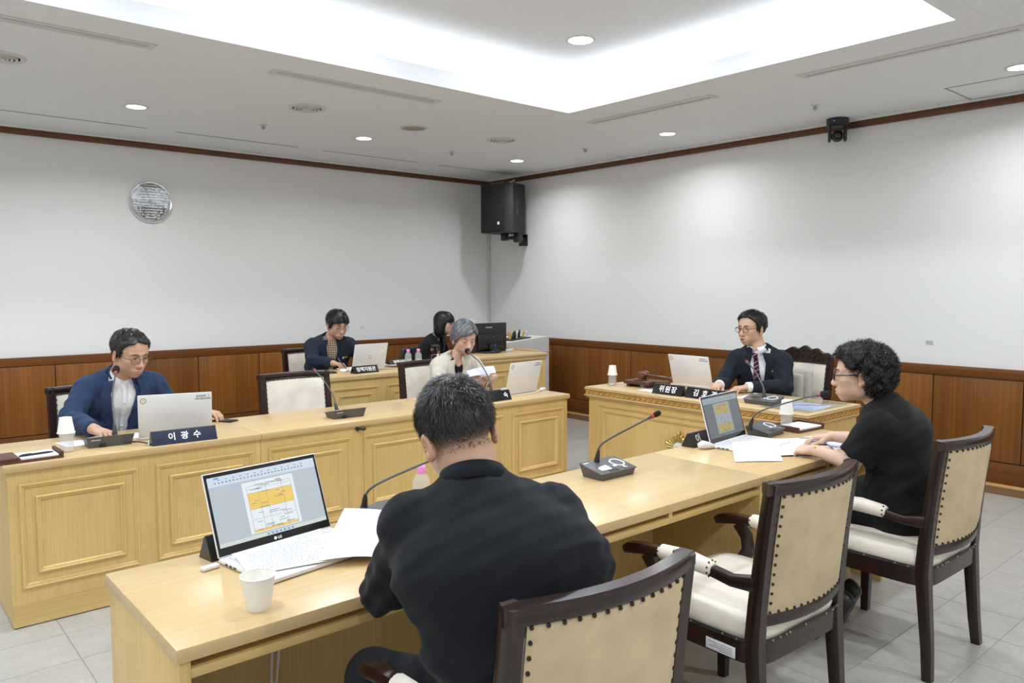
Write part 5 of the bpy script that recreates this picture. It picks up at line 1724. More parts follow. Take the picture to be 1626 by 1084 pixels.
def rot(axis, deg):
    return np.array(Matrix.Rotation(R(deg), 3, axis), f32)


def frame_from(az, pitch=0.0, roll=0.0):
    """columns: right, forward, up; az in degrees (direction faced), pitch down positive"""
    m = Matrix.Rotation(R(az - 90), 3, 'Z') @ Matrix.Rotation(R(-pitch), 3, 'X') @ Matrix.Rotation(R(roll), 3, 'Y')
    return np.array(m, f32)


def np_mesh(name, V, F, mats, parent, smooth=True, colors=None, **tags):
    me = bpy.data.meshes.new(name)
    V = np.asarray(V, np.float32); F = np.asarray(F, np.int32)
    me.vertices.add(len(V)); me.vertices.foreach_set('co', V.ravel())
    n = F.shape[1]
    me.loops.add(F.size); me.loops.foreach_set('vertex_index', F.ravel())
    me.polygons.add(len(F)); me.polygons.foreach_set('loop_start', np.arange(0, F.size, n, dtype=np.int32))
    me.update(calc_edges=True)
    if smooth:
        me.polygons.foreach_set('use_smooth', np.ones(len(F), bool))
    if colors is not None:
        at = me.color_attributes.new('col', 'FLOAT_COLOR', 'POINT')
        c = np.ones((len(V), 4), f32); c[:, :3] = colors
        at.data.foreach_set('color', c.ravel())
    me.materials.append(MATS[mats] if isinstance(mats, str) else mats)
    me.validate()
    return link(name, me, parent, **tags)


def attr_mat(name, rough, sub=0.0, bmp=0.0, bscale=300, spec=0.4, sheen=0.0):
    m, nt, b = new_mat(name)
    a = nt.nodes.new('ShaderNodeAttribute'); a.attribute_name = 'col'
    nt.links.new(a.outputs['Color'], b.inputs['Base Color'])
    b.inputs['Roughness'].default_value = rough
    b.inputs['Specular IOR Level'].default_value = spec
    if sub:
        b.inputs['Subsurface Weight'].default_value = sub
        b.inputs['Subsurface Radius'].default_value = (0.012, 0.005, 0.003)
        b.inputs['Subsurface Scale'].default_value = 0.4
    if bmp:
        bump(nt, b, noise(nt, coords(nt, (1, 1, 1)), bscale, 3), bmp, 0.001)
    MATS[name] = m


attr_mat('skin', 0.48, 0.12, 0.08, 350, 0.35)
attr_mat('hair', 0.36, 0, 0, spec=0.5)


def cloth(name, col, var=0.12, scale=900, rough=0.85, sheen=0.04, bmp=0.15, check=None, stripe=None):
    m, nt, b = new_mat(name)
    v = coords(nt, (1, 1, 1))
    n = noise(nt, v, scale, 2)
    n2 = noise(nt, v, 14, 3)
    c = mix_rgb(nt, 0.35, ramp(nt, n, [(0.3, tuple(x * (1 - var) for x in col)), (0.7, tuple(x * (1 + var) for x in col))]),
                ramp(nt, n2, [(0.3, tuple(x * (1 - var * 0.6) for x in col)), (0.7, tuple(x * (1 + var * 0.6) for x in col))]))
    if check:
        for axis, per, colr in check:
            wv = nt.nodes.new('ShaderNodeTexWave'); wv.wave_type = 'BANDS'; wv.bands_direction = axis; wv.inputs['Scale'].default_value = per
            nt.links.new(v, wv.inputs['Vector'])
            c = mix_rgb(nt, ramp(nt, wv.outputs['Fac'], [(0.72, (0, 0, 0)), (0.86, (0.75, 0.75, 0.75))]), c, colr)
    if stripe:
        mp = coords(nt, stripe[0])
        wv = nt.nodes.new('ShaderNodeTexWave'); wv.wave_type = 'BANDS'; wv.bands_direction = 'DIAGONAL'; wv.inputs['Scale'].default_value = 1.0
        nt.links.new(mp, wv.inputs['Vector'])
        c = mix_rgb(nt, ramp(nt, wv.outputs['Fac'], [(stripe[2], (0, 0, 0)), (stripe[2] + 0.06, (1, 1, 1))]), c, stripe[1])
    nt.links.new(c, b.inputs['Base Color'])
    b.inputs['Roughness'].default_value = rough
    b.inputs['Sheen Weight'].default_value = sheen
    b.inputs['Sheen Roughness'].default_value = 0.5
    b.inputs['Specular IOR Level'].default_value = 0.25
    bump(nt, b, n, bmp, 0.001)
    MATS[name] = m


# ---- the head
def head_prims(fem=False, mouth_open=0.0):
    j = 0.90 if fem else 1.0
    P = [
        ('e', ((0, -0.018, 0.038), (0.0760, 0.094, 0.083)), 0.01, 'add'),
        ('e', ((0, 0.030, 0.030), (0.062, 0.053, 0.060)), 0.03, 'add'),
        ('e', ((0, 0.028, -0.025), (0.062 * (0.97 if fem else 1), 0.058, 0.065)), 0.02, 'add'),
        ('e', ((0, 0.022, -0.062), (0.051 * j, 0.057, 0.046)), 0.02, 'add'),
        ('e', ((0, 0.062, -0.097), (0.023 * j, 0.019, 0.016)), 0.022, 'add')]
    for s in (-1, 1):
        P += [
            ('e', ((s * 0.046 * j, -0.002, -0.056), (0.020, 0.027, 0.031)), 0.025, 'add'),
            ('e', ((s * 0.041, 0.050, -0.024), (0.022, 0.024, 0.020)), 0.02, 'add'),
            ('e', ((s * 0.034 * j, 0.038, -0.052), (0.024, 0.030, 0.030)), 0.02, 'add'),
            ('c', ((s * 0.012, 0.0815, 0.023), (s * 0.042, 0.068, 0.020), 0.009, 0.009), 0.014, 'add'),
            ('e', ((s * 0.0315, 0.092, 0.002), (0.019, 0.014, 0.011)), 0.010, 'cut'),
            ('e', ((s * 0.0315, 0.0715, 0.001), (0.0160, 0.0135, 0.0125)), 0.005, 'add')]
    P += [
        ('c', ((0, 0.080, 0.012), (0, 0.098, -0.033), 0.0085, 0.0125), 0.011, 'add'),
        ('e', ((0, 0.1015, -0.037), (0.0135, 0.012, 0.0105)), 0.008, 'add'),
        ('e', ((0, 0.072, -0.070), (0.033, 0.022, 0.023)), 0.016, 'add'),
        ('e', ((0, 0.0905, -0.0655), (0.0225, 0.0080, 0.0055)), 0.005, 'add'),
        ('e', ((0, 0.0885, -0.0775 - mouth_open * 0.5), (0.0195, 0.0085, 0.0065)), 0.005, 'add'),
        ('e', ((0, 0.100, -0.0712 - mouth_open * 0.25), (0.0235 if not mouth_open else 0.017, 0.012, 0.0014 + mouth_open * 0.5)), 0.003, 'cut')]
    for s in (-1, 1):
        P += [
            ('e', ((s * 0.0132, 0.0915, -0.0405), (0.0085, 0.010, 0.008)), 0.006, 'add'),
            ('e', ((s * 0.0063, 0.0985, -0.0485), (0.0038, 0.0055, 0.004)), 0.003, 'cut')]
        Lr = rot('Z', -s * 24) @ rot('X', -8)
        P += [('e', ((s * 0.0800, -0.014, -0.010), (0.0085, 0.019, 0.032), Lr), 0.006, 'add'),
              ('e', ((s * 0.0795, -0.006, -0.034), (0.007, 0.010, 0.011), Lr), 0.006, 'add'),
              ('e', ((s * 0.0885, -0.009, -0.010), (0.0065, 0.0105, 0.019), Lr), 0.004, 'cut')]
    return P


def hand_prims(side, curl=(25, 30, 20), thumb=0.0, spread=1.0, sc=1.0, fists=None):
    """side +1: thumb toward local +x. Wrist at origin, fingers along +y, back of the hand +z"""
    P = []
    x0 = [0.0295, 0.0100, -0.0098, -0.0285]
    y0 = [0.088, 0.093, 0.089, 0.080]
    ln = [0.074, 0.082, 0.076, 0.060]
    rr = [0.0086, 0.0089, 0.0085, 0.0075]
    P.append(('c', ((0, -0.07, 0), (0, 0.012, 0), 0.0250, 0.0235), 0.01, 'add'))
    P.append(('e', ((0.002, 0.050, 0.0), (0.037, 0.045, 0.0135)), 0.012, 'add'))
    for i in range(4):
        P.append(('c', ((x0[i] * 0.5, 0.012, 0.0), (x0[i], y0[i], 0.001), 0.0125, 0.0105), 0.010, 'add'))
    for i in range(4):
        p = np.array([x0[i], y0[i], 0.001])
        sp = R(-x0[i] * 260 * spread)
        a = 0.0
        cu = curl if fists is None else fists[i]
        for j, (fr, c) in enumerate(zip((0.46, 0.29, 0.25), cu)):
            a += R(c)
            d = np.array([math.sin(-sp) * math.cos(a), math.cos(sp) * math.cos(a), -math.sin(a)])
            q = p + d * ln[i] * fr
            r0 = rr[i] * (1.0, 0.93, 0.86)[j]; r1 = rr[i] * (0.95, 0.88, 0.74)[j]
            P.append(('c', (tuple(p), tuple(q), r0, r1), 0.003, 'add'))
            p = q
    t0 = np.array([0.018, 0.022, -0.006]); t1 = np.array([0.043, 0.050, -0.014 - thumb * 0.01]); t2 = np.array([0.052 - thumb * 0.012, 0.080, -0.020 - thumb * 0.014]); t3 = np.array([0.050 - thumb * 0.026, 0.103, -0.022 - thumb * 0.02])
    P += [('c', (tuple(t0), tuple(t1), 0.0155, 0.0125), 0.010, 'add'), ('c', (tuple(t1), tuple(t2), 0.0118, 0.0100), 0.005, 'add'), ('c', (tuple(t2), tuple(t3), 0.0098, 0.0078), 0.003, 'add')]
    out = []
    for kind, args, k, op in P:
        if kind == 'e':
            (c, r) = args[:2]
            out.append(('e', ((c[0] * side * sc, c[1] * sc, c[2] * sc), tuple(np.array(r) * sc)), k, op))
        else:
            a, b, r0, r1 = args
            m = np.array([side * sc, sc, sc])
            out.append(('c', (tuple(np.array(a) * m), tuple(np.array(b) * m), r0 * sc, r1 * sc), k, op))
    return out


def strands(fld, V, flow, n, length, width, seed, base, var=0.35, lift=0.003, steps=5, curl=0.0, tip_lift=0.0, hues=None, keep=None, jit=0.35, wavy=0.0):
    """hair strands as thin tapered ribbons that follow the hair surface"""
    rg = np.random.default_rng(seed)
    if keep is not None:
        V = V[keep(V)]
    p = V[rg.integers(0, len(V), n)] + rg.normal(0, 0.0015, (n, 3))
    p = p.astype(f32)
    L = length(p) * rg.uniform(0.6, 1.15, n) if callable(length) else length * rg.uniform(0.6, 1.15, n)
    off = lift * rg.uniform(0.1, 1.0, n)
    pts = []; nrm = []; tang = []
    jd = rg.normal(0, jit, (n, 3))
    ph = rg.uniform(0, 6.28, n)
    for j in range(steps):
        g = fld.grad(p)
        d = fld.sample(p)
        p = p - g * (d - off * (0.2 + 0.8 * j / (steps - 1)) - tip_lift * (j / (steps - 1)) ** 2 * rg.uniform(0.3, 1, n))[:, None]
        f = flow(p) + jd * (0.5 + 0.5 * j / steps)
        if curl:
            sd = np.cross(f, g)
            f = f * math.cos(curl * j) + sd * math.sin(curl * j) * np.sign(np.sin(ph))[:, None] + g * (0.6 * np.sin(ph + j * 1.7))[:, None]
        if wavy:
            f = f + np.cross(f, g) * (wavy * np.sin(ph + j * 1.3))[:, None]
        f = f - g * (f * g).sum(1, keepdims=True) * (0.0 if curl else 1.0)
        f = f / (np.linalg.norm(f, axis=1, keepdims=True) + 1e-6)
        pts.append(p.copy()); nrm.append(g); tang.append(f)
        p = p + f * (L / (steps - 1))[:, None]
    prof = np.array([0.7, 1.0, 1.0, 0.8, 0.55, 0.45, 0.35, 0.3][:steps - 1] + [0.12])
    Vs = []
    for j in range(steps):
        sd = np.cross(tang[j], nrm[j]); sd /= (np.linalg.norm(sd, axis=1, keepdims=True) + 1e-6)
        w_ = width * prof[min(j, len(prof) - 1)]
        Vs.append(pts[j] - sd * w_ / 2); Vs.append(pts[j] + sd * w_ / 2)
    A = np.stack(Vs, 1)                       # n, 2*steps, 3
    base_i = (np.arange(n) * 2 * steps)[:, None]
    F = []
    for j in range(steps - 1):
        F.append(base_i + np.array([2 * j, 2 * j + 1, 2 * j + 3, 2 * j + 2])[None])
    F = np.concatenate(F)
    sh = np.clip(1 + rg.normal(0, var, n), 0.3, 2.2)
    C = np.array(base)[None] * sh[:, None]
    if hues is not None:
        pick = rg.random(n) < hues[1]
        C[pick] = np.array(hues[0])[None] * sh[pick][:, None]
    C = np.repeat(C, 2 * steps, 0)
    return A.reshape(-1, 3), F, C


HAIRLINE = {
    'short': ([-0.13, -0.095, -0.06, -0.03, -0.008, 0.020, 0.034, 0.056, 0.080, 0.12], [-0.055, -0.055, -0.052, -0.030, -0.006, -0.010, 0.044, 0.074, 0.090, 0.094]),
    'bangs': ([-0.13, -0.095, -0.06, -0.03, -0.008, 0.020, 0.040, 0.060, 0.080, 0.12], [-0.062, -0.062, -0.056, -0.034, -0.012, -0.020, 0.028, 0.044, 0.046, 0.046]),
    'long': ([-0.13, -0.06, -0.02, 0.010, 0.030, 0.050, 0.075, 0.12], [-0.16, -0.16, -0.16, -0.14, -0.10, 0.022, 0.026, 0.026]),
    'sweep': ([-0.13, -0.095, -0.06, -0.03, -0.004, 0.018, 0.040, 0.058, 0.080, 0.12], [-0.085, -0.085, -0.075, -0.050, -0.018, 0.000, 0.028, 0.048, 0.060, 0.064]),
    'curly': ([-0.15, -0.095, -0.06, -0.03, -0.008, 0.020, 0.040, 0.060, 0.085, 0.14], [-0.105, -0.105, -0.095, -0.070, -0.020, 0.016, 0.040, 0.074, 0.088, 0.095]),
}


def hair_shell(style, vol=(0.0, 0.0, 0.0), h=0.004, lump=0.0, asym=0.0, seed=1, ears=True):
    """hair mass in head coordinates"""
    f = Field((-0.16, -0.18, -0.21), (0.16, 0.17, 0.20), h)
    f.put(ellip((0, -0.018, 0.040), (0.0795 + vol[0], 0.099 + vol[1], 0.087 + vol[2])), 0.01)
    f.put(ellip((0, 0.030, 0.040), (0.066 + vol[0] * 0.8, 0.058 + vol[1] * 0.6, 0.062 + vol[2] * 1.1)), 0.03)
    if style == 'long':
        f.put(ellip((0, -0.030, -0.03), (0.092 + vol[0], 0.082, 0.10)), 0.03)
        f.put(ellip((0, -0.035, -0.09), (0.086 + vol[0], 0.070, 0.07)), 0.03)
    if style in ('sweep', 'curly'):
        f.put(ellip((0, -0.050, -0.015), (0.072 + vol[0], 0.068 + vol[1] * 0.6, 0.075)), 0.03)
    ys, zs = HAIRLINE[style]
    def keep(a, X, Y, Z):
        hl = np.interp(Y.ravel(), ys, zs).astype(f32)[None, :, None] + asym * X
        if ears and style not in ('long',):
            ex = np.exp(-(((Y + 0.012) / 0.022) ** 2)) * np.clip((np.abs(X) - 0.062) / 0.012, 0, 1)
            if style == 'curly':
                ex = np.exp(-(((Y + 0.010) / 0.030) ** 2)) * np.clip((np.abs(X) - 0.060) / 0.012, 0, 1) * 1.7
            hl = hl + ex * 0.034
        c = (hl - Z) * 0.8
        if style == 'long':
            c = np.minimum(c, np.maximum((0.056 - np.abs(X)), -0.03 - Y) * -1 + (Y > 0.045) * 0.2 + (Z < -0.155) * 0.2)
            c = np.where(Z < 0.02, np.maximum(c, np.minimum(0.060 - np.abs(X), Y - 0.0)), c)
        k = 0.008
        t = np.clip(0.5 - 0.5 * (c - a) / k, 0, 1)
        o = c * (1 - t) + a * t + k * t * (1 - t)
        if lump:
            o = o + lump * (np.sin(X * 95 + seed) * np.sin(Y * 88 + 1.3) * np.sin(Z * 92 + 0.7) + 0.6 * np.sin(X * 190 + 2) * np.sin(Y * 170) * np.sin(Z * 180 + seed))
        return o.astype(f32)
    f.whole(keep)
    return f


def patch(fld, M, c, x0, x1, z0, z1, inner, outer, n=10, m=4, off=0.003, th=0.003, yfrom=0.30):
    """strip between two outlines given in a front plane (columns of M: right, forward, up), laid on a field's surface"""
    M = np.array(M, f32); c = v3(c)
    us = np.linspace(0, 1, n); ws = np.linspace(0, 1, m)
    P = []
    for u in us:
        a = np.array(inner(u)); b = np.array(outer(u))
        for q in ws:
            P.append(a + (b - a) * q)
    P = np.array(P, f32)
    base = c + P[:, :1] * M[:, 0] + P[:, 1:2] * M[:, 2]
    y = np.full(len(P), yfrom, f32)
    for _ in range(60):
        d = fld.sample(base + y[:, None] * M[:, 1])
        y -= np.clip(d, -0.01, 0.02) * 0.8
    top = base + (y + off + th)[:, None] * M[:, 1]
    bot = base + (y + off)[:, None] * M[:, 1]
    N = len(P)
    F = []
    for i in range(n - 1):
        for j in range(m - 1):
            q = [i * m + j, i * m + j + 1, (i + 1) * m + j + 1, (i + 1) * m + j]
            F.append(q); F.append([N + k for k in q[::-1]])
    bd = [j for j in range(m - 1)] + [i * m + m - 1 for i in range(n - 1)] + [(n - 1) * m + m - 1 - j for j in range(m - 1)] + [(n - 1 - i) * m for i in range(n - 1)]
    for a, b in zip(bd, bd[1:] + bd[:1]):
        F.append([a, N + a, N + b, b])
    return np.concatenate([top, bot]), np.array(F)


def collar_mesh(c, M, rx, ry, stand, fall, gap, flare, point=0.0, tilt=0.0, th=0.003, n=40):
    """folded collar round a neck; gap is the half-angle left open at the front"""
    M = np.array(M, f32) @ rot('X', tilt); c = v3(c)
    V = []; F = []
    prof = []
    for i in range(n + 1):
        a = R(90 + gap) + (R(360 - 2 * gap)) * i / n
        fr = abs(math.cos((a - R(90)) / 2)) ** 6      # 1 at the front ends
        ends = min(i, n - i) / n
        e = max(0, 1 - ends * 7)
        st = stand * (1 - 0.25 * fr)
        fl = fall + point * e
        ps = [(0.0, 0.0), (0.001, st), (0.004, st + 0.002), (0.0075, st), (0.0075 + flare, st - fl), (0.0045 + flare, st - fl), (0.0045, st - 0.005), (0.003, 0.0)]
        for dr, z in ps:
            V.append(c + M @ np.array([(rx + dr) * math.cos(a), (ry + dr) * math.sin(a), z], f32))
    k = 8
    for i in range(n):
        for j in range(k):
            F.append([i * k + j, i * k + (j + 1) % k, (i + 1) * k + (j + 1) % k, (i + 1) * k + j])
    F.append([0, 1, 2, 3]); F.append([0, 3, 4, 7]); F.append([4, 5, 6, 7])
    o = n * k
    F += [[o + 3, o + 2, o + 1, o], [o + 7, o + 4, o + 3, o], [o + 7, o + 6, o + 5, o + 4]]
    return np.array(V), np.array(F)[:, ::-1]


def ripples(a, P, amp, seed):
    rg = np.random.default_rng(seed)
    out = 0
    for k in range(5):
        d = rg.normal(size=3); d /= np.linalg.norm(d)
        w_ = 2 * math.pi / rg.uniform(0.04, 0.10)
        e = rg.normal(size=3) * 9
        ph = rg.uniform(0, 6.28)
        out = out + np.sin(w_ * (P[0] * d[0] + P[1] * d[1] + P[2] * d[2]) + ph + 1.6 * np.sin(P[0] * e[0] + P[1] * e[1] + P[2] * e[2]))
    return out * amp / 3


def head_place(V, M, c):
    return (V @ np.array(M, f32).T + v3(c)).astype(f32)


def tube_np(pts, r, n=8):
    b = MB(); b.tube([Vector([float(x) for x in p]) for p in pts], r, n)
    return b


def person(s):
    """s: everything in room coordinates; returns the Empty that carries body, clothes, hair"""
    root = thing('person', s['label'], 'person', s['root'], 0.0)
    o = v3(s['root'])
    L = lambda p: v3(p) - o
    sc = s.get('scale', 1.0)
    Mh = frame_from(s['head'][1], s['head'][2], s['head'][3] if len(s['head']) > 3 else 0)
    hc = L(s['head'][0])
    fem = s.get('fem', False)
    az = s['az']
    fw = v3((math.cos(R(az)), math.sin(R(az)), 0)); rt = v3((math.sin(R(az)), -math.cos(R(az)), 0))
    pel, nb = L(s['pel']), L(s['nb'])
    up = (nb - pel) / np.linalg.norm(nb - pel)
    fwd = np.cross(up, rt); fwd /= np.linalg.norm(fwd)
    Mt = np.stack([rt, fwd, up], 1)
    sw = s.get('sw', 0.185)
    sh = {1: nb + rt * sw - up * s.get('drop', 0.065) + fwd * s.get('shf', 0.01), -1: nb - rt * sw - up * s.get('drop', 0.065) + fwd * s.get('shf', 0.01)}
    if 'shR' in s: sh[1] = L(s['shR'])
    if 'shL' in s: sh[-1] = L(s['shL'])
    el = {1: L(s['elR']), -1: L(s['elL'])}
    wr = {1: L(s['wrR']), -1: L(s['wrL'])}
    skin = np.array(s.get('skin', (0.60, 0.36, 0.245)))
    bare = s.get('bare', False)
    hunch = s.get('hunch', 0.02)
    mid = lambda t, b: pel + (nb - pel) * t - fwd * b
    ratio = s.get('ratio', 1.5)
    g = s.get('girth', 1.0)
    # --- body: one continuous skin
    lo, hi = bbox([pel - up * 0.05, nb, hc, sh[1], sh[-1]], 0.17)
    lo[2] = min(lo[2], pel[2] - 0.1)
    hi[2] = hc[2] + 0.15 * sc
    B = Field(lo, hi, 0.0036)
    spine = [mid(0, 0), mid(0.35, hunch), mid(0.7, hunch * 1.2), mid(0.90, hunch * 0.6)]
    B.put(squash_chain(spine, [0.105 * g, 0.098 * g, 0.105 * g, 0.060], rt, ratio), 0.02)
    B.put(capsule(sh[1], sh[-1], 0.038, 0.038), 0.035)
    for k in (1, -1):
        B.put(capsule(sh[k], el[k], 0.047, 0.040), 0.02)
    nr = (0.046 if fem else 0.057) * s.get('neckw', 1.0)
    nk_top = hc + Mh @ v3((0, -0.028, -0.055)) * sc
    B.put(capsule(nb, nk_top, nr * 1.02, nr * 0.98), 0.02)
    HP = head_prims(fem, s.get('mouth', 0.0))
    fl = s.get('face_w', 1.0)
    HP = [(k, ((tuple(np.array(a[0]) * sc), tuple(np.array(a[1]) * sc)) + tuple(a[2:]) if k == 'e' else (tuple(np.array(a[0]) * sc), tuple(np.array(a[1]) * sc), a[2] * sc, a[3] * sc)), q, op) for k, a, q, op in HP]
    for pr, k, op in moved(HP, Mh, hc):
        B.put(pr, k, op)
    V, F = B.net()
    parts_V, parts_F = [V], [F]
    for k, key in ((1, 'handR'), (-1, 'handL')):
        hs = s[key]
        hd = hs['dir'] / np.linalg.norm(hs['dir']); hd = v3(hd)
        pn = v3(hs.get('back', (0, 0, 1))); pn = pn - hd * (pn @ hd); pn /= np.linalg.norm(pn)
        xx = np.cross(hd, pn)
        Mf = np.stack([xx, hd, pn], 1)
        q = 0.92 if fem else 1.0
        q *= hs.get('sc', 1.0)
        tip = wr[k] + hd * 0.2
        start = el[k] + (sh[k] - el[k]) * (0.45 if bare else 0.0) if bare else el[k] + (wr[k] - el[k]) * 0.6
        pts = [start, wr[k], tip] + ([el[k]] if bare else [])
        l2, h2 = bbox(pts, 0.075)
        A = Field(l2, h2, 0.0028)
        if bare:
            A.put(capsule(start, el[k], 0.043, 0.036), 0.01)
            A.put(capsule(el[k], wr[k], 0.037, 0.0245), 0.02)
        else:
            A.put(capsule(start, wr[k], 0.032, 0.0255), 0.01)
        # right hand (k=1): thumb on its left side when the palm faces down
        for pr, kk, op in moved(hand_prims(-k, hs.get('curl', (22, 28, 18)), hs.get('thumb', 0.3), hs.get('spread', 1.0), q, hs.get('fists')), Mf, wr[k]):
            A.put(pr, kk, op)
        v2, f2 = A.net()
        parts_F.append(f2 + sum(len(p) for p in parts_V)); parts_V.append(v2)
    nb_v = len(V)
    V = np.concatenate(parts_V); F = np.concatenate(parts_F)
    H = (V - hc) @ Mh / sc                               # head coordinates of every vertex
    C = np.tile(skin, (len(V), 1))
    inhead = np.zeros(len(V), bool); inhead[:nb_v] = np.linalg.norm(H[:nb_v], axis=1) < 0.16
    def tint(mask, col, amt):
        C[mask] = C[mask] * (1 - amt[mask][:, None]) + np.array(col) * amt[mask][:, None]
    mo = s.get('mouth', 0.0)
    lip = np.exp(-((np.abs(H[:, 0]) / 0.0215) ** 6)) * np.exp(-(((H[:, 2] + 0.0712 + mo * 0.25) / (0.0115 + mo * 0.5)) ** 4)) * (H[:, 1] > 0.084)
    tint(inhead, s.get('lips', (0.47, 0.25, 0.20)), lip * 0.7)
    if mo:
        hole = (np.abs(H[:, 0]) < 0.014) & (np.abs(H[:, 2] + 0.0712 + mo * 0.25) < mo * 0.45) & (H[:, 1] > 0.07)
        tint(inhead & hole, (0.05, 0.015, 0.015), np.ones(len(V)))
    cheek = np.exp(-(((np.abs(H[:, 0]) - 0.045) / 0.022) ** 2) - ((H[:, 2] + 0.03) / 0.022) ** 2) * (H[:, 1] > 0.03)
    ear = ((np.abs(H[:, 0]) > 0.074) & (np.abs(H[:, 2] + 0.01) < 0.04) & (np.abs(H[:, 1] + 0.012) < 0.035)) * 1.0
    nose = np.exp(-((H[:, 0] / 0.014) ** 2) - ((H[:, 2] + 0.035) / 0.016) ** 2) * (H[:, 1] > 0.085)
    red = (skin[0] * 1.02, skin[1] * 0.80, skin[2] * 0.76)
    tint(inhead, red, np.clip(cheek * (0.25 if fem else 0.4) + ear * 0.6 + nose * (0.25 if fem else 0.45), 0, 0.8))
    if s.get('beard', 0):
        be = np.exp(-(((H[:, 2] + 0.082) / 0.03) ** 4)) * (H[:, 1] > 0.03) * (1 - lip)
        mu = np.exp(-(((H[:, 2] + 0.055) / 0.006) ** 2)) * (np.abs(H[:, 0]) < 0.028) * (H[:, 1] > 0.08)
        tint(inhead, skin * 0.55 + np.array((0.01, 0.015, 0.02)), np.clip(be * 0.35 * s['beard'] + mu * 0.55 * s['beard'], 0, 0.8))
    if s.get('buzz') is not None:
        hz = s['buzz'](H)
        tint(inhead, s['hair_col'], np.clip(hz, 0, 0.95))
    body = np_mesh('body', V, F, 'skin', root, colors=C)
    # --- eyes, brows
    Mh4 = Matrix([[float(Mh[i, j]) * sc for j in range(3)] + [float(hc[i])] for i in range(3)] + [[0, 0, 0, 1]])
    op_ = s.get('eye_open', 0.0052)
    for k in (-1, 1):
        cx, cz, yb = k * 0.0315, s.get('eye_z', 0.0), 0.0
        nn = 14
        def lid(t, hgt):
            x = -0.0135 + 0.027 * t
            return x, hgt * (math.sin(math.pi * t)) ** 0.8
        def surf(x, z):
            q = 1 - (x / 0.016) ** 2 - ((z - 0.001) / 0.0125) ** 2
            return 0.0715 + 0.0135 * math.sqrt(max(0.02, q)) + 0.0007
        dz = s.get('gaze_dz', 0.0)
        if op_ > 0.0008:
            b = MB(); rs = []
            for j in range(5):
                q = j / 4
                rs.append([(cx + lid(i / nn, 1)[0], surf(lid(i / nn, 1)[0], cz + dz + lid(i / nn, 1)[1] * op_ * (q - 0.42)), cz + dz + lid(i / nn, 1)[1] * op_ * (q - 0.42) * 1.6) for i in range(nn + 1)])
            b.rings(rs, False, False, False, Mh4)
            b.build('eye', 'eye_white', root)
            b = MB()
            gx = s.get('gaze', 0.0)
            ir = min(0.0056, op_ * 0.95)
            pts = []
            for i in range(16):
                a = 2 * math.pi * i / 16
                x, z = gx + 0.0054 * math.cos(a), cz + dz + op_ * 0.06 + ir * 0.82 * math.sin(a)
                pts.append((cx + x, surf(x, z) + 0.0007, z))
            b.add(pts + [(cx + gx, surf(gx, cz + dz) + 0.0009, cz + dz)], [(i, (i + 1) % 16, 16) for i in range(16)], Mh4)
            b.build('iris', 'iris_dark', root)
        b = MB()
        b.tube([(cx + lid(i / nn, 1)[0], surf(lid(i / nn, 1)[0], cz + dz + lid(i / nn, 1)[1] * op_ * 0.58) + 0.0006, cz + dz + lid(i / nn, 1)[1] * op_ * 0.93) for i in range(nn + 1)], [0.0004] + [0.0011] * (nn - 1) + [0.0005], 6, Mh4)
        b.build('lashes', 'lash_dark', root)
        b = MB()
        br = []
        for i in range(11):
            t = i / 10
            x = k * (0.013 + 0.036 * t)
            br.append((x, 0.0915 - 0.016 * t ** 2 + s.get('brow_y', 0.0), 0.0205 + 0.0055 * math.sin(math.pi * t * 0.75) - 0.003 * t ** 2))
        bw = s.get('brow', 0.0032)
        b.tube(br, [bw * 0.6] + [bw] * 6 + [bw * 0.8, bw * 0.6, bw * 0.45, bw * 0.2], 8, Mh4, ez=0.6)
        b.build('eyebrow', 'brow_dark' if not s.get('brow_mat') else s['brow_mat'], root)
    # --- glasses
    if s.get('glasses'):
        gm, gw, gh, gr, shape = s['glasses']
        gl = link('glasses', None, root)
        gl.empty_display_size = 0.05
        b = MB()
        yf = 0.1035
        for k in (-1, 1):
            pts = []
            for i in range(29):
                a = 2 * math.pi * i / 28
                c_, s_ = math.cos(a), math.sin(a)
                x = abs(c_) ** shape * (1 if c_ >= 0 else -1) * gw; z = abs(s_) ** shape * (1 if s_ >= 0 else -1) * gh
                pts.append((k * 0.0335 + x, yf - 0.10 * (x * k) ** 2 / gw - abs(k * 0.0335 + x) * 0.10, -0.004 + z))
            b.tube(pts, gr, 6, Mh4)
            lens = MB()
            lens.add([(p[0], p[1] - 0.001, p[2]) for p in pts[:-1]], [tuple(range(28))], Mh4)
            lens.build('lens', 'lens_glass', gl, smooth=False)
        b.tube([(-0.0335 + gw, yf - 0.002, 0.002), (0, yf + 0.001, 0.005), (0.0335 - gw, yf - 0.002, 0.002)], gr * 0.9, 6, Mh4)
        b.build('frame', gm, gl)
        for k in (-1, 1):
            b = MB(); b.tube([(k * (0.0335 + gw), yf - 0.009, 0.002), (k * 0.0745, 0.078, 0.004), (k * 0.0795, 0.03, 0.005), (k * 0.082, -0.012, 0.006), (k * 0.080, -0.035, -0.012)], gr * (1.2 if not fem else 1.5), 6, Mh4); b.build('temple', gm, gl)
    # --- hair
    hs = s['hair']
    hf = hair_shell(hs['style'], hs.get('vol', (0, 0, 0)), lump=hs.get('lump', 0.0), asym=hs.get('asym', 0.0), seed=hs.get('seed', 1))
    hv, hfc = hf.net()
    _in = hv - hf.grad(hv) * hs.get('inset', 0.0045)
    col = np.array(s['hair_col'])
    if not hs.get('no_shell'):
        np_mesh('hair', head_place(_in * sc, Mh, hc), hfc, 'hair', root, colors=np.tile(col * 0.5, (len(hv), 1)))
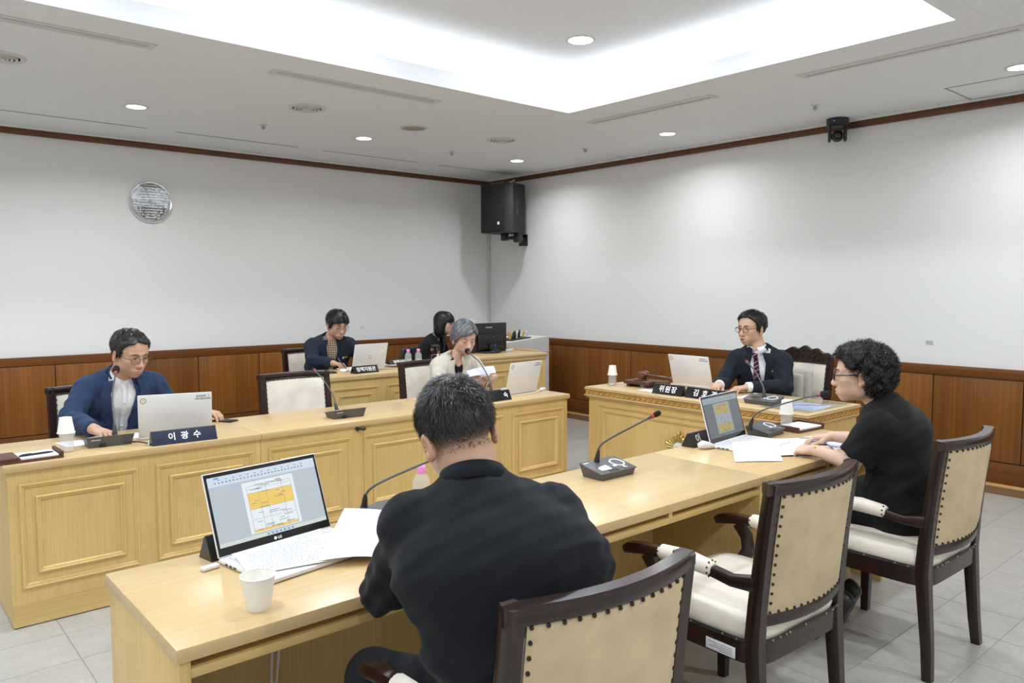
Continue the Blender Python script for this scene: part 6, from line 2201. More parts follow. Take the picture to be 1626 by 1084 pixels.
    sv, sf, sc_ = strands(hf, hv, hs['flow'], hs.get('n', 5000), hs.get('len', 0.045), hs.get('width', 0.0018), hs.get('seed', 1), col, lift=hs.get('lift', 0.003), steps=hs.get('steps', 5), curl=hs.get('curl', 0.0), tip_lift=hs.get('tip', 0.0), hues=hs.get('hues'), keep=hs.get('keep'), jit=hs.get('jit', 0.3), var=hs.get('var', 0.35), wavy=hs.get('wavy', 0.0))
    np_mesh('hair_strands', head_place(sv * sc, Mh, hc), sf, 'hair', root, colors=sc_, kind='stuff')
    if hs.get('stubble'):
        st = hs['stubble']
        hm = inhead & (np.linalg.norm(H, axis=1) < 0.15) & (H[:, 2] > -0.042)
        keep = hm & (st(H) > np.random.default_rng(3).random(len(H)))
        R_ = V[keep]
        rg = np.random.default_rng(9)
        n = hs.get('stub_n', 6000)
        ids = rg.integers(0, len(R_), n)
        p = R_[ids] + rg.normal(0, 0.0012, (n, 3))
        d = B.sample(p); gg = B.grad(p); p = p - gg * (d - 0.0002)[:, None]
        fl_ = (np.array([0, -0.1, -1.0]) @ Mh.T)[None] + rg.normal(0, 0.35, (n, 3)) + gg * 0.9
        fl_ /= np.linalg.norm(fl_, axis=1, keepdims=True)
        ln = hs.get('stub_len', 0.007) * rg.uniform(0.5, 1.1, n)
        sd = np.cross(fl_, gg); sd /= np.linalg.norm(sd, axis=1, keepdims=True) + 1e-6
        w_ = 0.0006
        A = np.stack([p - sd * w_ / 2, p + sd * w_ / 2, p + fl_ * ln[:, None]], 1).reshape(-1, 3)
        F3 = np.arange(3 * n).reshape(-1, 3)
        C3 = np.repeat(col[None] * np.clip(1 + rg.normal(0, 0.3, n), 0.4, 2)[:, None], 3, 0)
        np_mesh('short_hair', A, F3, 'hair', root, colors=C3, kind='stuff')
    # --- clothes
    top = s['top']
    hj = s.get('cloth_h', 0.0065)
    lo, hi = bbox([pel - up * 0.12, nb + up * 0.02, sh[1], sh[-1], el[1], el[-1], wr[1], wr[-1]], 0.16)
    T_ = Field(lo, hi, hj)
    t0 = s.get('thick', 0.018)
    rad = [x + t0 for x in (0.112 * g, 0.104 * g, 0.112 * g, 0.078)]
    low = pel - up * 0.06
    T_.put(squash_chain([low] + spine, [rad[0]] + rad, rt, ratio), 0.02)
    yk = s.get('yoke', 0.058)
    ye = s.get('yoke_end', 0.88)
    T_.put(capsule(sh[1] * ye + sh[-1] * (1 - ye), sh[-1] * ye + sh[1] * (1 - ye), yk, yk), 0.055)
    for k in (1, -1):
        T_.put(capsule(nb - up * 0.015 - fwd * 0.01 + rt * k * 0.035, sh[k], 0.040, 0.052), 0.04)
    neck_ax = (nk_top - nb); neck_ax = neck_ax / np.linalg.norm(neck_ax)
    if top.get('collar'):
        T_.put(capsule(nb - neck_ax * 0.04, nb + neck_ax * (s.get('collar_up', 0.004) + 0.012), nr + 0.034, nr + 0.012), 0.03)
    ct, cb, cw = top.get('open', (0.0, 0.0, 0.0))      # top and bottom of the opening along the torso, half width at the neck
    Ht = float(np.linalg.norm(nb - pel))
    base_field = Field(lo, hi, hj); base_field.a = T_.a.copy()
    def vw(u):
        u = np.asarray(u, f32)
        k_ = 0.86
        lo_ = np.clip((u - cb) / (k_ - cb), 0, 1) ** 0.85 * cw
        return np.where(u > k_, cw + (min(cw, nr * 1.02) - cw) * np.clip((u - k_) / (1.0 - k_), 0, 1), lo_)
    if cw:
        def vcut(X, Y, Z):
            x = (X - pel[0]) * rt[0] + (Y - pel[1]) * rt[1] + (Z - pel[2]) * rt[2]
            f_ = (X - pel[0]) * fwd[0] + (Y - pel[1]) * fwd[1] + (Z - pel[2]) * fwd[2]
            u = ((X - pel[0]) * up[0] + (Y - pel[1]) * up[1] + (Z - pel[2]) * up[2]) / Ht
            wv = vw(u)
            return np.maximum(np.maximum(np.abs(x) - wv, -(f_ - 0.0)), (cb - u) * Ht)
        T_.put((vcut, lo, hi), 0.004, 'cut')
    # neck hole
    T_.put(capsule(nb + neck_ax * 0.015, nb + neck_ax * 0.25, nr + 0.012, nr + 0.02), 0.006, 'cut')
    sr = s.get('sleeve', (0.062, 0.057, 0.055, 0.043))
    for k in (1, -1):
        short = top.get('short')
        if short:
            e = sh[k] + (el[k] - sh[k]) * short
            T_.put(capsule(sh[k], e, sr[0], sr[1], True), 0.028)
        else:
            T_.put(capsule(sh[k], el[k], sr[0], sr[1]), 0.042)
            d = wr[k] - el[k]; ln = np.linalg.norm(d); d = d / ln
            cuffp = el[k] + d * (ln - s.get('cuff_back', 0.015))
            q = T_.a.copy() if False else None
            T_.put(capsule(el[k], cuffp, sr[2], sr[3], True), 0.012)
    amp = s.get('folds', 0.0028)
    els = [el[1], el[-1]]
    def fold(a, X, Y, Z):
        m = np.abs(a) < 0.03
        ix = np.argwhere(m)
        P = [X.ravel()[ix[:, 0]], Y.ravel()[ix[:, 1]], Z.ravel()[ix[:, 2]]]
        w_ = np.full(len(ix), s.get('fold_base', 0.55))
        for e in els:
            w_ += 1.1 * np.exp(-((P[0] - e[0]) ** 2 + (P[1] - e[1]) ** 2 + (P[2] - e[2]) ** 2) / 0.012)
        a[m] += (ripples(None, P, amp, s.get('seed', 3)) * w_).astype(f32)
        pr = (P[0] - pel[0]) * rt[0] + (P[1] - pel[1]) * rt[1] + (P[2] - pel[2]) * rt[2]
        pf = (P[0] - pel[0]) * fwd[0] + (P[1] - pel[1]) * fwd[1] + (P[2] - pel[2]) * fwd[2]
        pu = (P[0] - pel[0]) * up[0] + (P[1] - pel[1]) * up[1] + (P[2] - pel[2]) * up[2]
        gv = 0.0022 * np.exp(-(pr / 0.005) ** 2) * (pf < 0)
        for k in (1, -1):
            q = sh[k] - rt * k * 0.012
            n_ = rt * k * 0.9 + up * 0.15; n_ = n_ / np.linalg.norm(n_)
            dd = (P[0] - q[0]) * n_[0] + (P[1] - q[1]) * n_[1] + (P[2] - q[2]) * n_[2]
            near = np.exp(-(((P[0] - sh[k][0]) ** 2 + (P[1] - sh[k][1]) ** 2 + (P[2] - sh[k][2]) ** 2) / 0.0105) ** 2)
            gv = gv + s.get('seam', 0.0035) * np.exp(-(dd / 0.007) ** 2) * near - 0.002 * np.exp(-((dd - 0.014) / 0.010) ** 2) * near
        # drag folds round the waist and across the back
        gv = gv + amp * 0.9 * np.sin(pu * 58 + 5.5 * pr + 1.5 * np.sin(pr * 17 + s.get('seed', 3))) * np.exp(-((pu - 0.13) / 0.11) ** 2)
        for k in (1, -1):
            ex = sh[k]
            gv = gv + amp * s.get('drag', 0.7) * np.sin(((P[0] - ex[0]) * rt[0] * k + (P[1] - ex[1]) * rt[1] * k) * 70 + (P[2] - ex[2]) * 48 + k) * np.exp(-((P[0] - ex[0]) ** 2 + (P[1] - ex[1]) ** 2 + (P[2] - ex[2] + 0.08) ** 2) / 0.012)
        a[m] += gv.astype(f32)
        if s.get('gather'):
            a[m] += s['gather'](P, pel, up, rt, fwd).astype(f32)
        return a
    T_.whole(fold)
    tv, tf = T_.net()
    jk = np_mesh(top['name'], tv, tf, top['mat'], root)
    if top.get('lapel'):
        lw, notch, lmat = top['lapel']
        wv = lambda u: float(vw(u))
        for k in (1, -1):
            u1 = 1.01
            inner = lambda t: (k * (wv(cb + (u1 - cb) * t) - 0.004), (cb + (u1 - cb) * t) * Ht)
            def outer(t):
                u = cb + (u1 - cb) * t
                w_ = lw * min(1, t * 1.9) ** 0.8
                if t > notch: w_ *= 0.72 if t < notch + 0.07 else 0.80
                return (k * (wv(u) + w_), (u - 0.02 * (t > notch)) * Ht)
            pv, pf = patch(base_field, Mt, pel, 0, 0, 0, 0, inner, outer, 18, 5, 0.0, 0.005)
            if k < 0: pf = pf[:, ::-1]
            np_mesh('lapel', pv, pf, lmat, jk)
    if top.get('collar'):
        rx, st, fa, gap, fl2, ti = top['collar']
        cv, cf = collar_mesh(nb + neck_ax * s.get('collar_up', 0.004), np.stack([rt, np.cross(neck_ax, rt), neck_ax], 1), rx, rx * 1.02, st, fa, gap, fl2, 0.0, ti)
        np_mesh('jacket_collar', cv, cf, top['mat'], jk)
    for (nm, mat, x, u, w2, h2) in top.get('pins', []):
        i_ = lambda t: (x - w2, u * Ht - h2 + 2 * h2 * t); o_ = lambda t: (x + w2, u * Ht - h2 + 2 * h2 * t)
        pv, pf = patch(base_field, Mt, pel, 0, 0, 0, 0, i_, o_, 4, 4, 0.006, 0.003)
        np_mesh(nm, pv, pf, mat, jk)
    # --- shirt under the jacket
    if s.get('shirt'):
        st = s['shirt']
        lo, hi = bbox([pel - up * 0.05, nb + up * 0.04, sh[1], sh[-1]], 0.15)
        U = Field(lo, hi, 0.0045)
        U.put(squash_chain(spine, [x + t0 - 0.012 for x in (0.108 * g, 0.102 * g, 0.110 * g, 0.076 if st.get('high', True) else 0.062)], rt, ratio), 0.02)
        U.put(capsule(sh[1] * 0.7 + sh[-1] * 0.3, sh[-1] * 0.7 + sh[1] * 0.3, 0.036 if st.get('high', True) else 0.026, 0.036 if st.get('high', True) else 0.026), 0.04)
        if st.get('high', True):
            U.put(capsule(nb - neck_ax * 0.03, nb - neck_ax * 0.010, nr + 0.008, nr + 0.005, True), 0.015)
        else:
            dv = st.get('dip', 0.10)
            U.put(capsule(nb + fwd * 0.075 + up * 0.02, nb + fwd * 0.13 - up * dv, 0.058, 0.040), 0.006, 'cut')
        if st.get('vneck'):
            U.put(capsule(nb + fwd * 0.06 + up * 0.06, nb + fwd * 0.095 - up * st['vneck'], 0.038, 0.010), 0.005, 'cut')
        uf = Field(lo, hi, 0.0045); uf.a = U.a.copy()
        U.whole(lambda a, X, Y, Z: (a + 0.0016 * np.sin(40 * (X * rt[0] + Y * rt[1]) + 18 * Z) * np.sin(25 * Z)).astype(f32))
        uv, ufc = U.net()
        sh_o = np_mesh(st['name'], uv, ufc, st['mat'], root)
        if st.get('collar'):
            rx, sd, fa, gap, fl2, pt_ = st['collar']
            cv, cf = collar_mesh(nb + neck_ax * s.get('shirt_up', -0.012), np.stack([rt, np.cross(neck_ax, rt), neck_ax], 1), rx, rx * 1.02, sd, fa, gap, fl2, pt_, s.get('collar_tilt', -14))
            np_mesh('shirt_collar', cv, cf, st.get('cmat', st['mat']), sh_o)
        for k in (1, -1):
            if st.get('cuff'):
                d = wr[k] - el[k]; d = d / np.linalg.norm(d)
                e = wr[k] - d * (s.get('cuff_back', 0.015) + 0.02); f_ = wr[k] + d * st['cuff']
                b = MB(); b.tube([e, e * 0.5 + f_ * 0.5, f_, f_ + d * 0.0005], [sr[3] - 0.005, sr[3] - 0.006, sr[3] - 0.007, sr[3] - 0.012], 20); b.build('cuff', st['mat'], sh_o)
        if st.get('buttons'):
            for u in st['buttons']:
                i_ = lambda t: (-0.005, u * Ht - 0.005 + 0.01 * t); o_ = lambda t: (0.005, u * Ht - 0.005 + 0.01 * t)
                pv, pf = patch(uf, Mt, pel, 0, 0, 0, 0, i_, o_, 3, 3, 0.001, 0.0015); np_mesh('button', pv, pf, 'white_plastic', sh_o)
            i_ = lambda t: (-0.016, (0.25 + 0.70 * t) * Ht); o_ = lambda t: (0.016, (0.25 + 0.70 * t) * Ht)
            pv, pf = patch(uf, Mt, pel, 0, 0, 0, 0, i_, o_, 14, 3, 0.0, 0.0012); np_mesh('placket', pv, pf, st['mat'], sh_o)
        if s.get('tie'):
            kx = s.get('tie_top', 1.0)
            i_ = lambda t: (-(0.014 + 0.024 * (1 - t)), (0.22 + (kx - 0.06 - 0.22) * t) * Ht); o_ = lambda t: ((0.014 + 0.024 * (1 - t)), (0.22 + (kx - 0.06 - 0.22) * t) * Ht)
            pv, pf = patch(uf, Mt, pel, 0, 0, 0, 0, i_, o_, 16, 5, 0.003, 0.005)
            te = np_mesh('necktie', pv, pf, s['tie'], root)
            i_ = lambda t: (-(0.013 + 0.008 * t), (kx - 0.075 + 0.075 * t) * Ht); o_ = lambda t: ((0.013 + 0.008 * t), (kx - 0.075 + 0.075 * t) * Ht)
            pv, pf = patch(uf, Mt, pel, 0, 0, 0, 0, i_, o_, 6, 5, 0.012, 0.008)
            np_mesh('knot', pv, pf, s['tie'], te)
    # --- lower body
    lg = s.get('legs')
    if lg:
        kn = {1: L(lg['knR']), -1: L(lg['knL'])}; an = {1: L(lg['anR']), -1: L(lg['anL'])}
        lo, hi = bbox([pel, kn[1], kn[-1], an[1], an[-1]], 0.15)
        W_ = Field(lo, hi, 0.010)
        W_.put(squash_chain([pel - up * 0.04, pel + up * 0.05], [0.118 * g, 0.112 * g], rt, ratio), 0.02)
        for k in (1, -1):
            hip = pel + rt * k * 0.085 - v3((0, 0, 0.03))
            W_.put(capsule(hip, kn[k], 0.088 * g, 0.068), 0.03)
            if not lg.get('skirt'):
                W_.put(capsule(kn[k], an[k], 0.066, 0.050, True), 0.02)
        if lg.get('skirt'):
            W_.put(capsule((kn[1] + kn[-1]) / 2, (pel + pel) / 2, 0.09, 0.13), 0.05)
        wv2, wf2 = W_.net()
        np_mesh('skirt' if lg.get('skirt') else 'trousers', wv2, wf2, lg['mat'], root)
        for k in (1, -1):
            if lg.get('skirt'):
                l3, h3 = bbox([kn[k], an[k]], 0.08)
                q = Field(l3, h3, 0.006); q.put(capsule(kn[k], kn[k] * 0.55 + an[k] * 0.45, 0.05, 0.054), 0.01); q.put(capsule(kn[k] * 0.55 + an[k] * 0.45, an[k], 0.054, 0.034), 0.01)
                a_, b_ = q.net(); np_mesh('calf', a_, b_, 'skin', root, colors=np.tile(skin * 0.85, (len(a_), 1)))
            fd = v3(lg.get('foot', tuple(fw))); fd = fd / np.linalg.norm(fd)
            fu = v3(lg.get('footup', (0, 0, 1))); fr_ = np.cross(fd, fu); fr_ /= np.linalg.norm(fr_); fu = np.cross(fr_, fd)
            Ms = np.stack([fr_, fd, fu], 1)
            a0 = an[k]
            l3, h3 = bbox([a0, a0 + fd * 0.22, a0 - fd * 0.06], 0.09)
            q = Field(l3, h3, 0.006)
            for pr, kk, op in moved([('e', ((0, 0.10, -0.045), (0.048, 0.125, 0.032)), 0.01, 'add'), ('e', ((0, 0.0, -0.03), (0.036, 0.05, 0.055)), 0.02, 'add'), ('e', ((0, 0.06, -0.10), (0.08, 0.22, 0.028)), 0.004, 'cut')], Ms, a0):
                q.put(pr, kk, op)
            a_, b_ = q.net(); np_mesh('shoe', a_, b_, lg.get('shoe', 'shoe_black'), root)
    return root


plain('eye_white', (0.72, 0.69, 0.66), 0.25, var=0.0)
plain('iris_dark', (0.018, 0.010, 0.006), 0.15, var=0.0)
plain('lash_dark', (0.015, 0.011, 0.010), 0.6, var=0.0)
plain('brow_dark', (0.035, 0.026, 0.022), 0.8, var=0.1)
plain('brow_soft', (0.12, 0.085, 0.065), 0.8, var=0.1)
plain('shoe_black', (0.014, 0.013, 0.013), 0.35)
plain('frame_black', (0.012, 0.012, 0.013), 0.3)
plain('frame_silver', (0.30, 0.27, 0.28), 0.3, metal=0.7)
cloth('navy_blue', (0.026, 0.046, 0.105), 0.35, 700)
cloth('suit_dark', (0.0080, 0.0096, 0.0135), 0.18, 900)
cloth('suit_navy', (0.011, 0.0145, 0.024), 0.15, 900)
cloth('jacket_slate', (0.014, 0.022, 0.038), 0.2, 900)
cloth('jacket_cream', (0.62, 0.575, 0.50), 0.06, 800, sheen=0.1)
cloth('black_dress', (0.0062, 0.0062, 0.0070), 0.2, 900, sheen=0.05)
cloth('black_top', (0.008, 0.008, 0.010), 0.2, 900, sheen=0.05)
cloth('shirt_white', (0.80, 0.81, 0.83), 0.03, 600, sheen=0.0, bmp=0.05)
cloth('shirt_plaid', (0.52, 0.38, 0.24), 0.08, 600, sheen=0.0, check=[('X', 15, (0.06, 0.06, 0.08)), ('Z', 15, (0.05, 0.05, 0.07))])
cloth('tie_stripe', (0.048, 0.014, 0.055), 0.1, 900, stripe=((18, 18, 18), (0.60, 0.28, 0.25), 0.90))
cloth('trouser_dark', (0.013, 0.014, 0.018), 0.15, 900)

# ------------------------------------------------------------------ the seven people
def flow_short(fwdw=1.0, part=0.0):
    def f(p):
        top = np.clip((p[:, 2] - 0.06) / 0.05, 0, 1)[:, None]
        side = np.stack([np.sign(p[:, 0] - part) * 0.9, 0 * p[:, 0] - 0.15, 0 * p[:, 0] - 0.9], 1)
        fr = np.stack([np.sign(p[:, 0] - part) * 0.55, 0 * p[:, 0] + fwdw, 0 * p[:, 0] - 0.1], 1)
        back = (p[:, 1] < -0.06)[:, None]
        o = fr * top + side * (1 - top)
        o = np.where(back, np.stack([p[:, 0] * 4, 0 * p[:, 0] - 0.4, 0 * p[:, 0] - 1.0], 1), o)
        return o.astype(f32)
    return f


def flow_down(p):
    return np.stack([p[:, 0] * 7, (p[:, 1] + 0.02) * 5, -0.2 - np.clip(0.1 - p[:, 2], 0, 0.2) * 9], 1).astype(f32)


# 1 the man in the blue jacket, left
person(dict(label='man in blue jacket and open white shirt with glasses, seated at the left laptop', root=(-5.29, -3.02, 0), az=-88,
            head=((-5.235, -3.225, 1.165), -70, 17, 0), pel=(-5.29, -3.00, 0.61), nb=(-5.26, -3.13, 1.035), scale=1.06, sw=0.178, face_w=1.0, girth=1.06, ratio=1.52,
            elR=(-5.545, -3.22, 0.835), wrR=(-5.475, -3.455, 0.795), elL=(-4.99, -3.10, 0.83), wrL=(-4.845, -3.245, 0.80),
            handR=dict(dir=v3((0.30, -0.85, -0.12)), back=(0, 0, 1), curl=(24, 26, 16), thumb=0.2), handL=dict(dir=v3((0.5, -0.85, -0.1)), back=(0.1, 0, 1), curl=(30, 32, 20), thumb=0.3),
            skin=(0.58, 0.345, 0.235), beard=0.4, glasses=('frame_black', 0.0245, 0.0175, 0.0013, 0.8), eye_open=0.004, brow=0.0042,
            hair=dict(style='short', vol=(0.003, 0.004, 0.001), flow=flow_short(0.5, 0.02), n=5200, len=0.042, width=0.0022, lift=0.007, lump=0.004, tip=0.004, var=0.6, jit=0.4), hair_col=(0.026, 0.021, 0.019),
            top=dict(name='jacket', mat='navy_blue', open=(1.0, 0.10, 0.082), lapel=(0.062, 0.74, 'navy_blue'), collar=(0.069, 0.026, 0.034, 62, 0.012, -16)), cuff_back=0.03,
            shirt=dict(name='shirt', mat='shirt_white', collar=(0.065, 0.032, 0.036, 22, 0.022, 0.03), vneck=0.055, buttons=[0.72, 0.56, 0.40], cuff=0.0), folds=0.0053, seed=5,
            legs=dict(knR=(-5.42, -3.42, 0.52), knL=(-5.12, -3.42, 0.52), anR=(-5.42, -3.42, 0.1), anL=(-5.12, -3.42, 0.1), mat='trouser_dark')))

# 2 the man in the dark suit seen from behind
def fade(H):
    z = H[:, 2]; y = H[:, 1]
    hl = np.interp(y, [-0.12, -0.09, -0.05, -0.02, 0.02, 0.04, 0.07], [-0.058, -0.058, -0.050, -0.032, -0.015, 0.03, 0.07])
    ears = (np.abs(H[:, 0]) > 0.078) & (z < 0.03)
    return np.clip((z - hl) / 0.060, 0, 1) * 0.9 * (~ears)


person(dict(label='man in dark navy suit seen from behind at the near desk, head bowed', root=(-5.28, -6.60, 0), az=62,
            head=((-5.372, -6.452, 1.190), 74, 20, -10), pel=(-5.285, -6.66, 0.60), nb=(-5.389, -6.541, 1.068), scale=1.03, sw=0.162, drop=0.062, shf=0.012, ratio=1.55, girth=1.16, hunch=0.05,
            elR=(-5.155, -6.405, 0.845), wrR=(-5.06, -6.18, 0.795), elL=(-5.488, -6.315, 0.815), wrL=(-5.31, -6.12, 0.795),
            handR=dict(dir=v3((-0.25, 0.95, -0.05)), curl=(28, 30, 20)), handL=dict(dir=v3((0.5, 0.8, -0.05)), curl=(28, 30, 20)),
            skin=(0.60, 0.365, 0.255), buzz=fade, brow=0.004, neckw=1.05,
            hair=dict(style='short', vol=(-0.001, 0.000, 0.005), flow=flow_short(0.7, 0.015), n=11000, len=0.034, width=0.0011, lift=0.005, tip=0.010, jit=0.45, var=0.5,
                      keep=lambda v: v[:, 2] > 0.005 + 0.02 * np.random.default_rng(1).random(len(v)), stubble=lambda H: fade(H) * (H[:, 2] < 0.06), stub_n=16000, stub_len=0.0035, hues=((0.08, 0.078, 0.075), 0.05), no_shell=True), hair_col=(0.020, 0.018, 0.018),
            top=dict(name='suit_jacket', mat='suit_dark', open=(1.0, 0.2, 0.055), collar=(0.0665, 0.030, 0.042, 50, 0.012, -6)), collar_up=0.024, seam=0.0022, drag=0.9, fold_base=0.30, yoke_end=0.97, yoke=0.060, sleeve=(0.059, 0.060, 0.060, 0.045),
            shirt=dict(name='shirt', mat='shirt_white', collar=(0.061, 0.020, 0.018, 22, 0.008, 0.01)), shirt_up=-0.014, folds=0.0078, seed=11, cloth_h=0.0055,
            legs=dict(knR=(-5.10, -6.18, 0.55), knL=(-5.47, -6.22, 0.55), anR=(-5.10, -6.10, 0.1), anL=(-5.47, -6.12, 0.1), mat='trouser_dark')))

# 3 the grey-haired woman
def flow_sweep(p):
    part = -0.030
    s = np.where(p[:, 0] > part, 1.0, -1.0)
    return np.stack([s * (0.9 - np.clip(0.09 - p[:, 2], 0, 0.12) * 5), 0.35 - np.clip(0.09 - p[:, 2], 0, 0.12) * 5, -0.25 - np.clip(0.10 - p[:, 2], 0, 0.2) * 9], 1).astype(f32)


person(dict(label='woman with short grey hair in cream jacket reading paper at microphone', root=(-2.84, -3.02, 0), az=-100, fem=True,
            head=((-2.815, -3.135, 1.140), -104, 16, 0), pel=(-2.86, -3.00, 0.60), nb=(-2.84, -3.06, 0.985), scale=1.04, sw=0.150, ratio=1.5, girth=0.9, drop=0.055,
            elR=(-3.06, -3.15, 0.80), wrR=(-2.985, -3.36, 0.855), elL=(-2.64, -3.20, 0.79), wrL=(-2.745, -3.375, 0.845), bare=True,
            handR=dict(dir=v3((0.35, -0.8, 0.15)), back=(-0.5, -0.2, 1), curl=(40, 40, 25), thumb=0.7), handL=dict(dir=v3((-0.85, -0.35, -0.02)), back=(0.2, -0.5, 1), curl=(40, 40, 25), thumb=0.7),
            skin=(0.66, 0.42, 0.31), eye_open=0.0022, gaze_dz=-0.002, brow=0.0026, brow_mat='brow_soft', lips=(0.45, 0.16, 0.15),
            hair=dict(style='sweep', vol=(0.010, 0.010, 0.013), flow=flow_sweep, n=6500, len=0.075, width=0.0024, lift=0.008, lump=0.003, steps=6, hues=((0.30, 0.315, 0.33), 0.55), asym=-0.25, var=0.3), hair_col=(0.085, 0.095, 0.105),
            top=dict(name='jacket', mat='jacket_cream', open=(1.0, 0.25, 0.058), lapel=(0.058, 0.72, 'jacket_cream'), collar=(0.060, 0.022, 0.034, 60, 0.016, -18), short=0.97, pins=[('badge', 'gold_metal', 0.115 * -1, 0.70, 0.006, 0.006)]),
            sleeve=(0.062, 0.060, 0.05, 0.04), shirt=dict(name='blouse', mat='black_top', high=False, dip=0.075), folds=0.0040, seed=8, yoke=0.052,
            legs=dict(knR=(-2.98, -3.40, 0.52), knL=(-2.74, -3.40, 0.52), anR=(-2.98, -3.38, 0.1), anL=(-2.74, -3.38, 0.1), mat='trouser_dark')))

# 4 the chairman
person(dict(label='man in dark suit with striped tie and glasses in the carved chair', root=(-1.40, -4.86, 0), az=196,
            head=((-1.497, -4.81, 1.235), 172, 2, 0), pel=(-1.36, -4.86, 0.60), nb=(-1.465, -4.85, 1.08), shirt_up=0.010, collar_up=0.012, scale=1.03, sw=0.168, ratio=1.5, girth=0.98, drop=0.08,
            elR=(-1.64, -4.68, 0.845), wrR=(-1.775, -4.735, 0.838), elL=(-1.50, -5.085, 0.835), wrL=(-1.715, -4.93, 0.838),
            handR=dict(dir=v3((-0.9, -0.25, -0.05)), curl=(30, 32, 20), thumb=0.4), handL=dict(dir=v3((-0.85, 0.35, -0.05)), back=(0, 0, 1), curl=(30, 36, 22), thumb=0.5),
            skin=(0.60, 0.37, 0.255), mouth=0.006, glasses=('frame_black', 0.0235, 0.0185, 0.0017, 0.85), eye_open=0.0046, brow=0.0040,
            hair=dict(style='short', vol=(0.003, 0.008, 0.002), flow=flow_short(0.5, -0.03), n=5600, len=0.055, width=0.0024, lift=0.008, lump=0.004, tip=0.006, var=0.6, jit=0.35), hair_col=(0.013, 0.012, 0.013),
            top=dict(name='suit_jacket', mat='suit_navy', open=(1.0, 0.12, 0.076), lapel=(0.066, 0.74, 'suit_navy'), collar=(0.067, 0.026, 0.036, 64, 0.012, -16), pins=[('badge', 'gold_metal', -0.115, 0.74, 0.008, 0.008)]),
            shirt=dict(name='shirt', mat='shirt_white', collar=(0.060, 0.032, 0.036, 13, 0.016, 0.020), cuff=0.012), tie='tie_stripe', folds=0.0050, seed=21, cuff_back=0.02,
            legs=dict(knR=(-1.80, -4.72, 0.52), knL=(-1.80, -5.02, 0.52), anR=(-1.80, -4.72, 0.1), anL=(-1.80, -5.02, 0.1), mat='trouser_dark')))

# 5 the curly-haired woman in black
person(dict(label='woman with black curly hair, glasses and black dress at the far right seat', root=(-3.05, -6.48, 0), az=108, fem=True,
            head=((-3.105, -6.345, 1.150), 113, 2, 0), pel=(-3.03, -6.50, 0.60), nb=(-3.055, -6.41, 1.015), scale=1.04, sw=0.172, ratio=1.42, girth=1.07, drop=0.075, hunch=0.03,
            elR=(-2.77, -6.27, 0.80), wrR=(-2.80, -6.08, 0.80), elL=(-3.255, -6.385, 0.79), wrL=(-3.125, -6.155, 0.79), bare=True,
            handR=dict(dir=v3((-0.4, 0.8, -0.1)), curl=(25, 30, 20)), handL=dict(dir=v3((0.10, 0.95, -0.12)), back=(-0.35, 0, 1), curl=(45, 50, 30), thumb=0.5),
            skin=(0.66, 0.44, 0.33), glasses=('frame_black', 0.0245, 0.0165, 0.0022, 0.7), eye_open=0.0044, brow=0.0028, lips=(0.46, 0.19, 0.17),
            hair=dict(style='curly', vol=(0.018, 0.018, 0.006), flow=flow_down, n=9000, len=0.06, width=0.0030, lift=0.016, steps=8, curl=0.75, lump=0.011, jit=0.7, var=0.5, tip=0.008, hues=((0.045, 0.042, 0.042), 0.15)), hair_col=(0.011, 0.010, 0.010),
            top=dict(name='dress', mat='black_dress', open=(1.0, 0.62, 0.05), collar=(0.064, 0.026, 0.050, 36, 0.024, -14), short=0.80), collar_up=0.012,
            sleeve=(0.070, 0.072, 0.05, 0.04), folds=0.0043, seed=31, yoke=0.060, cloth_h=0.0058, thick=0.022,
            legs=dict(knR=(-2.97, -6.10, 0.54), knL=(-3.17, -6.12, 0.54), anR=(-3.05, -6.28, 0.18), anL=(-3.22, -6.33, 0.19), mat='black_dress', skirt=True, foot=(0.25, 0.45, -0.85), footup=(0.1, 0.9, 0.5))))
t = thing('bracelet_watch', 'thin gold and brown bracelet watch on the wrist of the curly-haired woman', 'watch', (-3.128, -6.178, 0.79))
plain('strap_brown', (0.05, 0.022, 0.015), 0.5)
b = MB(); a_ = v3((0.10, 0.95, -0.02)); a_ = a_ / np.linalg.norm(a_)
MW = Matrix([[float(q) for q in r] for r in np.stack([np.cross(a_, v3((0, 0, 1))), v3((0, 0, 1)), a_], 1)]).to_4x4()
b.lathe([(0.0295, -0.006), (0.0315, -0.006), (0.0315, 0.006), (0.0295, 0.006)], 24, MW, cap0=False, cap1=False); b.build('strap', 'strap_brown', t)
b = MB(); b.box(-0.022, -0.004, -0.01, 0.01, 0.0, 0.004, 0.001, mtx=T(-0.012, 0.0, 0.029, ry=R(-30))); b.build('watch_case', 'gold_metal', t)

